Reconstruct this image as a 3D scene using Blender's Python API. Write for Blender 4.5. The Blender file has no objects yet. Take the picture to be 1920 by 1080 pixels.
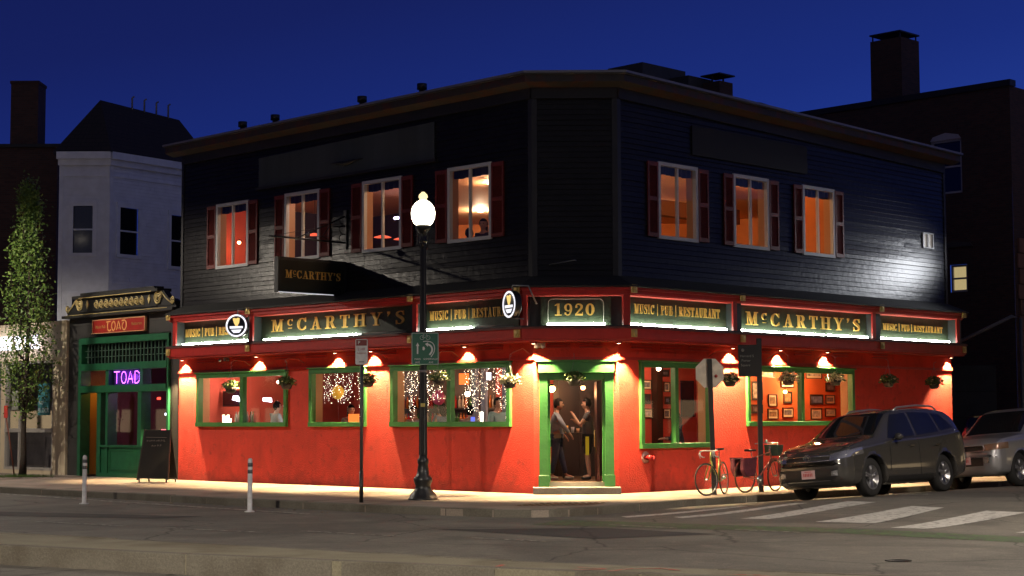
import bpy, bmesh, math, random
from mathutils import Vector, Matrix
from mathutils.bvhtree import BVHTree
R_ = math.radians
sc = bpy.context.scene
col = sc.collection
# ------------------------------------------------------------------ camera, sky, exposure
cam = bpy.data.cameras.new('camera')
cam.sensor_width = 36.0
cam.lens = 3183.2 / 1920 * 36
cam.clip_end = 2000
cam_o = bpy.data.objects.new('camera', cam)
col.objects.link(cam_o)
cam_o.matrix_world = Matrix.Translation((0, 0, 1.6)) @ Matrix.Rotation(R_(94.426), 4, 'X') @ Matrix.Rotation(R_(-0.211), 4, 'Z')
sc.camera = cam_o
w = bpy.data.worlds.new('World')
sc.world = w
w.use_nodes = True
nt = w.node_tree
bg = nt.nodes['Background']
tc = nt.nodes.new('ShaderNodeTexCoord')
sx = nt.nodes.new('ShaderNodeSeparateXYZ')
nt.links.new(tc.outputs['Generated'], sx.inputs[0])
ma = nt.nodes.new('ShaderNodeMath'); ma.operation = 'MULTIPLY_ADD'   # a little brighter towards the west (right)
ma.inputs[1].default_value = -0.22
nt.links.new(sx.outputs[0], ma.inputs[0]); nt.links.new(sx.outputs[2], ma.inputs[2])
rp = nt.nodes.new('ShaderNodeValToRGB')
nt.links.new(ma.outputs[0], rp.inputs[0])
cr = rp.color_ramp
cr.elements[0].position = 0.0; cr.elements[0].color = (.024, .068, .37, 1)
cr.elements[1].position = 1.0; cr.elements[1].color = (.003, .005, .025, 1)
for p, c in ((.07, (.016, .046, .30, 1)), (.16, (.010, .026, .195, 1)), (.26, (.0075, .0145, .110, 1)), (.45, (.004, .006, .05, 1))):
    e = cr.elements.new(p); e.color = c
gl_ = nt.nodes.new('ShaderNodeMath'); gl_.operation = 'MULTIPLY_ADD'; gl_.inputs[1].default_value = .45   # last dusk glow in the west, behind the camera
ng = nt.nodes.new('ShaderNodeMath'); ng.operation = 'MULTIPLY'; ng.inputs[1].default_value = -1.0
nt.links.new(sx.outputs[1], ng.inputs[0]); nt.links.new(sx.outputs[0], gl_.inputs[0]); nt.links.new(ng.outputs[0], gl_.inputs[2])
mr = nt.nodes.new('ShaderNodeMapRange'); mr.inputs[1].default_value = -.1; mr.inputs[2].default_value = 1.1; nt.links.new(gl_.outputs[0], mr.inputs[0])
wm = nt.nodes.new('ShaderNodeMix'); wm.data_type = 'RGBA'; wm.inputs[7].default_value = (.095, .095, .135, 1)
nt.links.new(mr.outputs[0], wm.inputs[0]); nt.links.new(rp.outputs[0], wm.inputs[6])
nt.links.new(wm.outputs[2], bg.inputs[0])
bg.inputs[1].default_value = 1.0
sc.view_settings.view_transform = 'Standard'
sc.view_settings.look = 'None'
sc.view_settings.exposure = 0
sc.view_settings.gamma = 1
sc.cycles.use_denoising = True
sc.cycles.max_bounces = 6
sc.cycles.diffuse_bounces = 3
sc.cycles.glossy_bounces = 3
sc.cycles.transmission_bounces = 4
sc.cycles.transparent_max_bounces = 12
sc.cycles.sample_clamp_indirect = 4
sc.cycles.caustics_reflective = False
sc.cycles.caustics_refractive = False
# ------------------------------------------------------------------ materials
MATS = {}
def mat(name, c, rough=.6, metal=0., var=.0, vscale=3., bump=0., bscale=20., emit=None, es=0., spec=.5, coat=0., kind=None, c2=None, p=()):
    if name in MATS: return MATS[name]
    m = bpy.data.materials.new(name); m.use_nodes = True; MATS[name] = m
    n = m.node_tree; b = n.nodes['Principled BSDF']
    b.inputs['Base Color'].default_value = (*c, 1); b.inputs['Roughness'].default_value = rough
    b.inputs['Metallic'].default_value = metal; b.inputs['Specular IOR Level'].default_value = spec
    if coat: b.inputs['Coat Weight'].default_value = coat; b.inputs['Coat Roughness'].default_value = .06
    if emit: b.inputs['Emission Color'].default_value = (*emit, 1); b.inputs['Emission Strength'].default_value = es
    t = n.nodes.new('ShaderNodeTexCoord'); last = None
    def noise(s, d=5, src='Object', dist=0.):
        x = n.nodes.new('ShaderNodeTexNoise'); x.inputs['Scale'].default_value = s; x.inputs['Detail'].default_value = d
        x.inputs['Distortion'].default_value = dist
        n.links.new(t.outputs[src], x.inputs['Vector']); return x
    def mix(fac, a, bb, typ='MIX'):
        x = n.nodes.new('ShaderNodeMix'); x.data_type = 'RGBA'; x.blend_type = typ
        for s, v in ((0, fac), (6, a), (7, bb)):
            if hasattr(v, 'is_output'): n.links.new(v, x.inputs[s])
            else: x.inputs[s].default_value = v if s == 0 else (*v, 1)
        return x.outputs[2]
    def ramp(src, a, bb):
        x = n.nodes.new('ShaderNodeMapRange'); n.links.new(src, x.inputs[0])
        x.inputs[1].default_value = a; x.inputs[2].default_value = bb; return x.outputs[0]
    out = None
    if kind in ('brick', 'slab', 'tiles'):
        br = n.nodes.new('ShaderNodeTexBrick'); n.links.new(t.outputs['UV'], br.inputs['Vector'])
        bw, bh, mo, cm, sq = p
        br.inputs['Color1'].default_value = (*c, 1); br.inputs['Color2'].default_value = (*(c2 or [v * .65 for v in c]), 1)
        br.inputs['Mortar'].default_value = (*cm, 1); br.inputs['Scale'].default_value = 1
        br.inputs['Brick Width'].default_value = bw; br.inputs['Row Height'].default_value = bh
        br.inputs['Mortar Size'].default_value = mo; br.inputs['Mortar Smooth'].default_value = .2; br.offset = sq
        out = br.outputs[0]; last = br.outputs[1]
    if var:
        nn = noise(vscale, 8, dist=.3)
        out = mix(ramp(nn.outputs[0], .3, .7), out or c, tuple(v * (1 - var) for v in c) if not out else mix(1., out, (1 - var,) * 3, 'MULTIPLY'))
    if kind == 'asphalt':
        n2 = noise(60, 4); n3 = noise(.35, 4, dist=1.2)
        out = mix(ramp(n2.outputs[0], .35, .75), tuple(v * .75 for v in c), tuple(v * 1.5 for v in c))
        out = mix(ramp(n3.outputs[0], .42, .62), out, mix(1., out, (.66, .65, .66), 'MULTIPLY'))
        n4 = noise(4, 8, dist=.6); out = mix(ramp(n4.outputs[0], .5, .75), out, mix(1., out, (1.35, 1.32, 1.25), 'MULTIPLY'))
        vo = n.nodes.new('ShaderNodeTexVoronoi'); vo.feature = 'DISTANCE_TO_EDGE'; vo.inputs['Scale'].default_value = .38
        nv = noise(1.5, 5); mm = mix(.25, t.outputs['Object'], nv.outputs[1]); n.links.new(mm, vo.inputs['Vector'])
        out = mix(ramp(vo.outputs[0], 0.0, .010), mix(1., out, (.35,) * 3, 'MULTIPLY'), out)
    if kind == 'stucco':
        sz = n.nodes.new('ShaderNodeSeparateXYZ'); ge = n.nodes.new('ShaderNodeNewGeometry'); n.links.new(ge.outputs['Position'], sz.inputs[0])
        n5 = noise(2.3, 8, dist=1.); ad = n.nodes.new('ShaderNodeMath'); ad.operation = 'MULTIPLY_ADD'; ad.inputs[1].default_value = .9; n.links.new(n5.outputs[0], ad.inputs[0]); n.links.new(sz.outputs[2], ad.inputs[2])
        out = mix(ramp(ad.outputs[0], .38, .78), mix(1., out, (.50, .55, .6), 'MULTIPLY'), out)
        n6 = noise(6, 8, dist=.5); out = mix(ramp(n6.outputs[0], .58, .72), out, mix(1., out, (.72, .8, .85), 'MULTIPLY'))
        mp = n.nodes.new('ShaderNodeMapping'); mp.inputs['Scale'].default_value = (1, 1, .1); n.links.new(t.outputs['Object'], mp.inputs[0]); n7 = noise(5, 5); n.links.new(mp.outputs[0], n7.inputs['Vector'])
        out = mix(ramp(n7.outputs[0], .54, .75), out, mix(1., out, (.9, .9, .9), 'MULTIPLY'))
    if kind == 'worn':
        n2 = noise(9, 8, dist=.6); n3 = noise(70, 3)
        out = mix(ramp(n2.outputs[0], *(p or (.42, .56))), c2, c); out = mix(ramp(n3.outputs[0], .3, .45), c2, out)
    if kind == 'rust':
        n2 = noise(2.2, 8, dist=1.)
        out = mix(ramp(n2.outputs[0], .45, .6), c, c2)
    if kind == 'streak':
        mp = n.nodes.new('ShaderNodeMapping'); mp.inputs['Scale'].default_value = (1, 1, .12); n.links.new(t.outputs['Object'], mp.inputs[0])
        n2 = noise(2.5, 6); n.links.new(mp.outputs[0], n2.inputs['Vector']); out = mix(ramp(n2.outputs[0], .35, .65), c, c2)
    if kind == 'wood':
        mp = n.nodes.new('ShaderNodeMapping'); mp.inputs['Scale'].default_value = (1, 1, .1); n.links.new(t.outputs['Object'], mp.inputs[0])
        n2 = noise(14, 6, dist=2.); n.links.new(mp.outputs[0], n2.inputs['Vector']); out = mix(n2.outputs[0], c, c2)
    if kind == 'slab' or kind == 'granite':
        n2 = noise(45, 4); out = mix(ramp(n2.outputs[0], .35, .7), mix(1., out or c, (.72,) * 3, 'MULTIPLY'), out or c)
        n3 = noise(.9, 6, dist=.8); out = mix(ramp(n3.outputs[0], .45, .68), out, mix(1., out, (.62, .58, .54), 'MULTIPLY'))
    if out: n.links.new(out, b.inputs['Base Color'])
    if bump or last:
        bp = n.nodes.new('ShaderNodeBump'); bp.inputs['Distance'].default_value = .02; bp.inputs['Strength'].default_value = max(bump, .3)
        if last: n.links.new(last, bp.inputs['Height']); bp.invert = True
        else: n.links.new(noise(bscale, 6).outputs[0], bp.inputs['Height'])
        n.links.new(bp.outputs[0], b.inputs['Normal'])
    return m
def emat(name, c, s, spot=None):
    return mat(name, tuple(.25 * v for v in c), .5, emit=c, es=s)
def glass(name, tint=(1, 1, 1), rough=.0, refl=.05):
    if name in MATS: return MATS[name]
    m = bpy.data.materials.new(name); m.use_nodes = True; MATS[name] = m; n = m.node_tree
    n.nodes.remove(n.nodes['Principled BSDF'])
    tr = n.nodes.new('ShaderNodeBsdfTransparent'); tr.inputs[0].default_value = (*tint, 1)
    gl = n.nodes.new('ShaderNodeBsdfGlossy'); gl.inputs['Roughness'].default_value = .02
    ge = n.nodes.new('ShaderNodeNewGeometry'); dt = n.nodes.new('ShaderNodeVectorMath'); dt.operation = 'DOT_PRODUCT'
    n.links.new(ge.outputs['Normal'], dt.inputs[0]); n.links.new(ge.outputs['Incoming'], dt.inputs[1])
    def mth(op, x, y=None):
        k = n.nodes.new('ShaderNodeMath'); k.operation = op
        for i, v in enumerate((x, y)):
            if v is None: continue
            if hasattr(v, 'is_output'): n.links.new(v, k.inputs[i])
            else: k.inputs[i].default_value = v
        return k.outputs[0]
    sch = mth('POWER', mth('SUBTRACT', 1., mth('ABSOLUTE', dt.outputs['Value'])), 5.)
    ad = mth('ADD', mth('MULTIPLY', sch, .9), refl)
    mx = n.nodes.new('ShaderNodeMixShader'); n.links.new(ad, mx.inputs[0]); n.links.new(tr.outputs[0], mx.inputs[1]); n.links.new(gl.outputs[0], mx.inputs[2])
    n.links.new(mx.outputs[0], n.nodes['Material Output'].inputs[0]); return m
# ------------------------------------------------------------------ mesh helpers
A = Vector((.4565, 36.829, 0)); B = Vector((2.2993, 36.80, 0)); q = math.sqrt(.5)
FR = {'L': (A, Vector((-q, q, 0)), Vector((-q, -q, 0))), 'R': (B, Vector((q, q, 0)), Vector((q, -q, 0))),
      'C': (A, (B - A).normalized(), Vector((0, -1, 0))), 'W': (Vector((0, 0, 0)), Vector((1, 0, 0)), Vector((0, 1, 0)))}
def T(F):
    O, t, n = FR[F]
    return lambda p: O + t * p[0] + n * p[1] + Vector((0, 0, p[2]))
def P(F, s, d, z): return T(F)((s, d, z))
class MB:
    def __init__(s, F='W'):
        s.v = []; s.f = []; s.sm = []; s.pc = []; s.t = T(F) if isinstance(F, str) else F
    def add(s, vs, fs, smooth=False):
        o = len(s.v); s.pc.append((o, len(s.f))); s.v += [tuple(s.t(Vector(p))) for p in vs]; s.f += [tuple(i + o for i in f) for f in fs]; s.sm += [smooth] * len(fs); return s
    def box(s, a, b, tap=0):
        x0, y0, z0 = a; x1, y1, z1 = b; k = tap
        s.add([(x0, y0, z0), (x1, y0, z0), (x1, y1, z0), (x0, y1, z0), (x0 + k, y0 + k, z1), (x1 - k, y0 + k, z1), (x1 - k, y1 - k, z1), (x0 + k, y1 - k, z1)],
              [(0, 1, 2, 3), (4, 5, 6, 7), (0, 1, 5, 4), (1, 2, 6, 5), (2, 3, 7, 6), (3, 0, 4, 7)]); return s
    def quad(s, *p): return s.add(p, [tuple(range(len(p)))])
    def prism(s, poly, y0, y1, plane='xz'):
        n = len(poly)
        g = (lambda p, y: (p[0], y, p[1])) if plane == 'xz' else (lambda p, y: (p[0], p[1], y)) if plane == 'xy' else (lambda p, y: (y, p[0], p[1]))
        return s.add([g(p, y0) for p in poly] + [g(p, y1) for p in poly], [tuple(range(n)), tuple(range(n, 2 * n))] + [(i, (i + 1) % n, n + (i + 1) % n, n + i) for i in range(n)])
    def tube(s, pts, r, k=8, close=False, caps=True):
        pts = [Vector(p) for p in pts]; n = len(pts); vs = []; fs = []; up = None
        rr = r if isinstance(r, (list, tuple)) else [r] * n
        for i, p in enumerate(pts):
            a = pts[(i - 1) % n] if (i > 0 or close) else p; b = pts[(i + 1) % n] if (i < n - 1 or close) else p
            d = (b - a).normalized()
            if up is None: up = Vector((0, 0, 1)) if abs(d.z) < .9 else Vector((1, 0, 0))
            x = d.cross(up).normalized(); y = x.cross(d).normalized(); up = y
            vs += [p + (x * math.cos(2 * math.pi * j / k) + y * math.sin(2 * math.pi * j / k)) * rr[i] for j in range(k)]
        for i in range(n if close else n - 1):
            for j in range(k): fs.append((i * k + j, i * k + (j + 1) % k, ((i + 1) % n) * k + (j + 1) % k, ((i + 1) % n) * k + j))
        if not close and caps: fs += [tuple(range(k)), tuple(range((n - 1) * k, n * k))]
        return s.add(vs, fs, True)
    def lathe(s, prof, c=(0, 0, 0), k=24, axis='z', cap=True):
        c = Vector(c); vs = []; fs = []; n = len(prof)
        for r, z in prof:
            for j in range(k):
                a = 2 * math.pi * j / k; u, v_ = math.cos(a) * r, math.sin(a) * r
                vs.append(c + (Vector((u, v_, z)) if axis == 'z' else Vector((u, z, v_)) if axis == 'y' else Vector((z, u, v_))))
        for i in range(n - 1):
            for j in range(k): fs.append((i * k + j, i * k + (j + 1) % k, (i + 1) * k + (j + 1) % k, (i + 1) * k + j))
        if cap and prof[0][0] > 1e-4: fs.append(tuple(range(k)))
        if cap and prof[-1][0] > 1e-4: fs.append(tuple(range((n - 1) * k, n * k)))
        return s.add(vs, fs, True)
    def sphere(s, c, r, k=12, sq=(1, 1, 1)):
        c = Vector(c); n = max(4, k // 2); vs = []; fs = []
        for i in range(n + 1):
            th = math.pi * i / n
            for j in range(k):
                a = 2 * math.pi * j / k
                vs.append(c + Vector((math.sin(th) * math.cos(a) * r * sq[0], math.sin(th) * math.sin(a) * r * sq[1], math.cos(th) * r * sq[2])))
        for i in range(n):
            for j in range(k): fs.append((i * k + j, i * k + (j + 1) % k, (i + 1) * k + (j + 1) % k, (i + 1) * k + j))
        return s.add(vs, fs, True)
    def build(s, name, m, parent=None, off=None, rec=True, bevel=0):
        if off is None: off = parent.get('_o', (0, 0, 0)) if parent else (0, 0, 0)
        off = Vector(off)
        me = bpy.data.meshes.new(name); me.from_pydata([Vector(v) - off for v in s.v], [], s.f)
        for i, pl in enumerate(me.polygons): pl.use_smooth = s.sm[i] if i < len(s.sm) else False
        if rec:
            bm = bmesh.new(); bm.from_mesh(me); bmesh.ops.remove_doubles(bm, verts=bm.verts, dist=1e-5)
            bmesh.ops.recalc_face_normals(bm, faces=bm.faces)
            if bevel: bmesh.ops.bevel(bm, geom=[e for e in bm.edges if len(e.link_faces) == 2 and e.calc_face_angle(0) > .6], offset=bevel, segments=1, affect='EDGES', clamp_overlap=True)
            bm.to_mesh(me); bm.free()
        uv = me.uv_layers.new(name='UVMap').data
        for pl in me.polygons:
            nn = pl.normal
            if abs(nn.z) > .8: tx, ty = Vector((q, q, 0)), Vector((-q, q, 0))
            else: tx = Vector((-nn.y, nn.x, 0)).normalized(); ty = Vector((0, 0, 1))
            if abs(tx.x) > abs(tx.y) and tx.x < 0 or abs(tx.y) >= abs(tx.x) and tx.y < 0: tx = -tx
            for li in pl.loop_indices:
                co = me.vertices[me.loops[li].vertex_index].co + off; uv[li].uv = (co.dot(tx), co.dot(ty))
        me.materials.append(m)
        o = bpy.data.objects.new(name, me); col.objects.link(o)
        if parent: o.parent = parent
        if parent is not None and '_o' in parent: o['_o'] = parent['_o']
        return o
def build_each(mb, name, m, parent, **k):
    ends = mb.pc[1:] + [(len(mb.v), len(mb.f))]
    for (v0, f0), (v1, f1) in zip(mb.pc, ends):
        x = MB(); x.v = mb.v[v0:v1]; x.f = [tuple(i - v0 for i in f) for f in mb.f[f0:f1]]; x.sm = mb.sm[f0:f1]; x.build(name, m, parent, **k)
def tag(o, label, cat, group=None, kind=None):
    if label: o['label'] = label
    if cat: o['category'] = cat
    if group: o['group'] = group
    if kind: o['kind'] = kind
    return o
def thing(name, loc, label, cat, group=None, rz=0, world=False):
    """an Empty at the thing's base; world=True: its parts are given in world coordinates"""
    o = bpy.data.objects.new(name, None); col.objects.link(o); o.location = loc; o.rotation_euler = (0, 0, rz); o.empty_display_size = .2
    if world: o['_o'] = tuple(loc)
    return tag(o, label, cat, group)
def copy_tree(o, parent=None):
    c = o.copy(); col.objects.link(c)
    if parent is not None: c.parent = parent
    for ch in [x for x in o.children]: copy_tree(ch, c)
    return c
def lamp(name, typ, loc, energy, color, parent=None, **k):
    l = bpy.data.lights.new(name, typ); l.energy = energy; l.color = color
    rot = k.pop('rot', None)
    for a, b in k.items(): setattr(l, a, b)
    o = bpy.data.objects.new(name, l); col.objects.link(o); o.location = loc
    if rot: o.rotation_euler = rot
    if parent:
        o.parent = parent
        if '_o' in parent: o.location = Vector(loc) - Vector(parent['_o'])
    return o
def struct(mb, name, m):
    return tag(mb.build(name, m), None, None, None, 'structure')
# ------------------------------------------------------------------ slab-serif lettering
def rc(a, b, c, d): return [(a, b), (c, b), (c, d), (a, d)]
def stroke(pts, n=5):
    """thick-thin stroke through (x, y, width) points, as quads"""
    P_ = [Vector(p) for p in pts]; fine = []
    for i in range(len(P_) - 1):
        a, b, c, d = P_[max(i - 1, 0)], P_[i], P_[i + 1], P_[min(i + 2, len(P_) - 1)]
        for j in range(n):
            t = j / n; fine.append(.5 * ((2 * b) + (c - a) * t + (2 * a - 5 * b + 4 * c - d) * t * t + (3 * b - a - 3 * c + d) * t ** 3))
    fine.append(P_[-1]); L = []; Rr = []
    for i, p in enumerate(fine):
        d = (fine[min(i + 1, len(fine) - 1)] - fine[max(i - 1, 0)]); d = Vector((d.x, d.y)).normalized(); nn = Vector((-d.y, d.x)) * p.z / 2
        L.append((p.x + nn.x, p.y + nn.y)); Rr.append((p.x - nn.x, p.y - nn.y))
    return [[L[i], L[i + 1], Rr[i + 1], Rr[i]] for i in range(len(L) - 1)]
def arc(cx, cy, rx, ry, a0, a1, n=14, T_=.2, t=.07):
    return stroke([(cx + rx * math.cos(R_(a0 + (a1 - a0) * i / n)), cy + ry * math.sin(R_(a0 + (a1 - a0) * i / n)), t + (T_ - t) * abs(math.cos(R_(a0 + (a1 - a0) * i / n))) ** 1.5) for i in range(n + 1)], 1)
sb = .075
GL = {
 'I': (.42, [rc(.11, 0, .31, 1), rc(0, 0, .42, sb), rc(0, 1 - sb, .42, 1)]),
 'M': (1.0, [rc(.12, 0, .19, 1), rc(.7, 0, .9, 1), [(.12, 1), (.33, 1), (.56, .2), (.46, 0), (.42, 0)], [(.44, 0), (.5, 0), (.76, .86), (.74, 1)], rc(0, 0, .32, sb), rc(.6, 0, 1, sb), rc(0, 1 - sb, .2, 1), rc(.8, 1 - sb, 1, 1)]),
 'U': (.82, [rc(.11, .3, .31, 1), rc(.62, .3, .69, 1), rc(0, 1 - sb, .42, 1), rc(.5, 1 - sb, .82, 1)] + stroke([(.21, .32, .2), (.24, .14, .17), (.42, .035, .09), (.6, .14, .08), (.655, .32, .07)])),
 'S': (.66, stroke([(.58, .72, .05), (.54, .9, .06), (.35, .965, .07), (.15, .88, .13), (.12, .72, .18), (.3, .56, .21), (.5, .42, .2), (.55, .24, .16), (.45, .08, .1), (.28, .035, .07), (.12, .1, .06), (.07, .28, .05)]) + [rc(.56, .68, .62, 1), rc(.03, 0, .09, .32)]),
 'C': (.78, arc(.42, .5, .31, .46, 42, 318) + [rc(.66, .66, .73, 1), rc(.66, .12, .73, .34)]),
 'P': (.7, [rc(.11, 0, .31, 1), rc(0, 0, .44, sb), rc(0, 1 - sb, .4, 1), rc(.25, .44, .4, .51)] + arc(.38, .72, .24, .245, -90, 90)),
 'B': (.74, [rc(.11, 0, .31, 1), rc(0, 0, .42, sb), rc(0, 1 - sb, .4, 1), rc(.25, .48, .42, .55)] + arc(.38, .755, .21, .21, -90, 90) + arc(.4, .27, .25, .235, -90, 90)),
 'R': (.84, [rc(.11, 0, .31, 1), rc(0, 0, .42, sb), rc(0, 1 - sb, .4, 1), rc(.25, .46, .4, .53), [(.38, .5), (.56, .5), (.76, .06), (.76, 0), (.58, 0)], rc(.58, 0, .84, sb)] + arc(.38, .735, .23, .235, -90, 90)),
 'E': (.72, [rc(.11, 0, .31, 1), rc(0, 0, .68, sb), rc(0, 1 - sb, .66, 1), rc(.3, .47, .5, .54), rc(.6, .72, .66, 1), rc(.62, 0, .68, .3), rc(.46, .36, .52, .65)]),
 'T': (.76, [rc(.28, 0, .48, 1), rc(.16, 0, .6, sb), rc(.02, 1 - sb, .74, 1), rc(.02, .7, .08, 1), rc(.68, .7, .74, 1)]),
 'A': (.86, [[(.42, 1), (.46, 1), (.2, 0), (.12, 0)], [(.36, 1), (.5, 1), (.78, 0), (.56, 0)], rc(.22, .3, .58, .37), rc(0, 0, .3, sb), rc(.46, 0, .86, sb)]),
 'N': (.9, [rc(.12, 0, .19, 1), rc(.69, 0, .76, 1), [(.1, 1), (.32, 1), (.76, .1), (.76, 0), (.68, 0), (.16, .86)], rc(0, 0, .32, sb), rc(0, 1 - sb, .3, 1), rc(.56, 1 - sb, .88, 1)]),
 'H': (.94, [rc(.11, 0, .31, 1), rc(.63, 0, .83, 1), rc(.3, .46, .64, .54), rc(0, 0, .42, sb), rc(0, 1 - sb, .42, 1), rc(.52, 0, .94, sb), rc(.52, 1 - sb, .94, 1)]),
 'Y': (.86, [rc(.33, 0, .53, .45), rc(.2, 0, .66, sb), [(.06, 1), (.28, 1), (.53, .42), (.34, .42)], [(.7, 1), (.78, 1), (.52, .42), (.44, .42)], rc(0, 1 - sb, .36, 1), rc(.56, 1 - sb, .88, 1)]),
 "'": (.34, [[(.08, 1), (.26, 1), (.26, .86), (.12, .64), (.08, .66), (.16, .84), (.08, .84)]]),
 '|': (.4, [rc(.18, -.12, .22, 1.12)]), ' ': (.22, []),
 'c': (.5, [[(x * .58 + .02, y * .55 + .42) for x, y in pl] for pl in arc(.42, .5, .31, .46, 42, 318) + [rc(.66, .66, .73, 1)]] + [rc(.1, .2, .4, .27)]),
 '1': (.62, [rc(.2, 0, .42, 1), rc(.03, 0, .59, .09), [(.2, 1), (.2, .86), (.03, .8), (.03, .87)]]),
 '9': (.74, arc(.36, .67, .23, .28, 0, 360, 20, .2, .08) + stroke([(.6, .66, .18), (.58, .38, .17), (.45, .1, .1), (.26, .05, .08), (.12, .14, .1)]) + [rc(.05, .1, .2, .26)]),
 '2': (.74, stroke([(.1, .72, .12), (.18, .9, .1), (.38, .94, .12), (.56, .82, .19), (.55, .62, .19), (.3, .34, .13), (.1, .1, .1)]) + [rc(.04, 0, .68, .15), rc(.62, 0, .68, .28), rc(.05, .64, .22, .8)]),
 '0': (.78, arc(.38, .5, .25, .45, 0, 360, 24, .24, .1)),
}
def lettering(mb, text, x0, x1, z0, h, d, flip, th=.018, gap=.09):
    """text between x0 and x1 in facade coordinates; flip: the reader's right is -x"""
    tot = sum(GL[c][0] for c in text) + gap * (len(text) - 1); k = abs(x1 - x0) / tot; x = 0; i = 0; sg = -1 if flip else 1
    for c in text:
        w_, pl = GL[c]
        for p in pl:
            i += 1; mb.prism([(x0 + sg * (x + px) * k, z0 + py * h) for px, py in p], d, d + th + (i % 9) * .0005)
        x += w_ + gap
    return mb
def plain_text(s, size, m, name, parent, M, ext=.002, align='CENTER'):
    c = bpy.data.curves.new(name, 'FONT'); c.body = s; c.size = size; c.extrude = ext; c.align_x = align; c.align_y = 'CENTER'
    o = bpy.data.objects.new(name, c); dg = bpy.context.evaluated_depsgraph_get(); col.objects.link(o); dg.update()
    me = bpy.data.meshes.new_from_object(o.evaluated_get(dg)); col.objects.unlink(o); bpy.data.objects.remove(o)
    me.transform(M); me.materials.clear(); me.materials.append(m)
    r = bpy.data.objects.new(name, me); col.objects.link(r); r.parent = parent; return r
# ------------------------------------------------------------------ shared materials
asphalt = mat('asphalt', (.125, .117, .10), .8, kind='asphalt', bump=.35, bscale=90)
concrete = mat('pavement_concrete', (.36, .29, .235), .85, kind='slab', p=(1.5, 1.5, .012, (.12, .1, .085), 0), c2=(.32, .27, .22), var=.12, vscale=1.2, bump=.2)
granite = mat('kerb_granite', (.165, .15, .12), .85, kind='granite', bump=.7, bscale=25)
medc = mat('median_concrete', (.235, .215, .15), .9, kind='granite', bump=.4, bscale=30)
whitepaint = mat('road_paint_white', (.46, .45, .42), .7, kind='worn', c2=(.2, .195, .18), p=(.36, .5))
thinpaint = mat('road_paint_faded', (.36, .34, .3), .7, kind='worn', c2=(.07, .065, .06), p=(.42, .58))
yellowpaint = mat('road_paint_yellow', (.5, .42, .12), .7, kind='worn', c2=(.12, .1, .06), p=(.38, .5))
greenpaint = mat('road_paint_green', (.07, .13, .045), .75, kind='worn', c2=(.06, .062, .048), p=(.45, .6))
stucco = mat('red_stucco', (.80, .060, .030), .8, var=.3, vscale=1.3, bump=.8, kind='stucco', bscale=38)
redtrim = mat('red_trim_paint', (.50, .026, .018), .38, var=.2, vscale=4, bump=.06, bscale=12)
redsoff = mat('red_soffit_paint', (.50, .045, .028), .5, var=.15)
greenf = mat('green_frame_paint', (.042, .19, .045), .45, var=.22, vscale=5, bump=.05)
siding_m = mat('black_siding_paint', (.018, .0165, .016), .30, var=.4, vscale=2.5, bump=.4, bscale=7, spec=.22)
blacktrim = mat('black_trim_paint', (.014, .014, .016), .55, var=.3)
gold = mat('gold_leaf_paint', (.85, .52, .13), .35, metal=.35, var=.2, vscale=30)
signgreen = mat('sign_board_green', (.034, .046, .026), .35, var=.35, vscale=7, bump=.05)
white_f = mat('white_window_frame', (.62, .62, .62), .5, var=.12)
shut = mat('shutter_maroon', (.20, .024, .018), .55, var=.35, vscale=4, bump=.1)
rustm = mat('gutter_rust', (.03, .027, .025), .6, kind='rust', c2=(.065, .022, .015))
roofm = mat('roof_membrane', (.075, .072, .075), .8, var=.3)
stone = mat('step_stone', (.25, .235, .21), .85, kind='granite', bump=.3)
black = mat('black_iron', (.012, .012, .012), .38, var=.2, bump=.1, spec=.6)
steel = mat('galvanised_steel', (.30, .31, .32), .4, metal=.8, var=.2)
pane = glass('window_glass')
warmw = (1.0, .56, .24)
# ------------------------------------------------------------------ ground
def sm(a, b, x):
    t = max(0, min(1, (x - a) / (b - a))); return t * t * (3 - 2 * t)
def zr(x, y):
    z = -.14 - .10 * (1 - sm(18.3, 19.6, y + .6 * x))
    s = (x - B.x) * q + (y - B.y) * q; d = (x - B.x) * q - (y - B.y) * q
    return z + sm(-4, 1.5, s) * (sm(2.9, 5.3, d) * .145 + min(max(s, 0), 40) * .006 * sm(2.5, 4, d))
def axis(a, b, c, d, st, st2):
    v = []; x = a
    while x < b: v.append(x); x += st2
    x = b
    while x < c: v.append(x); x += st
    x = c
    while x <= d: v.append(x); x += st2
    return v
xs = axis(-300, -20, 24, 320, .5, 14); ys = axis(-40, 4, 62, 520, .5, 18)
g = MB(); g.add([(x, y, zr(x, y)) for y in ys for x in xs], [(j * len(xs) + i, j * len(xs) + i + 1, (j + 1) * len(xs) + i + 1, (j + 1) * len(xs) + i) for j in range(len(ys) - 1) for i in range(len(xs) - 1)], True)
struct(g, 'road', asphalt)
def drape(pts, h=.004, n=10):
    """four-cornered sheet laid on the road"""
    a, b, c, d = [Vector(p) for p in pts]; V = []
    for j in range(n + 1):
        for i in range(n + 1):
            u, v = i / n, j / n; p = (a * (1 - u) + b * u) * (1 - v) + (d * (1 - u) + c * u) * v; V.append((p.x, p.y, zr(p.x, p.y) + h))
    return V, [(j * (n + 1) + i, j * (n + 1) + i + 1, (j + 1) * (n + 1) + i + 1, (j + 1) * (n + 1) + i) for j in range(n) for i in range(n)]
kerb = [(-70, 99), (-12.48, 41.59), (-9.77, 39.04), (-7.34, 36.66), (-5.45, 34.8), (-2.79, 32.33), (-1.3, 31.12), (-.35, 30.5), (.35, 30.36), (1.0, 30.62), (1.55, 31.2), (2.41, 32.45), (3.37, 33.88), (4.85, 35.45), (6.19, 36.83), (96.2, 126.83)]
pv = MB(); pv.prism([(x, y) for x, y in kerb] + [(96, 160), (-70, 160)], -.5, 0, 'xy')
struct(pv, 'pavement', concrete)
random.seed(4)
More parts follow.
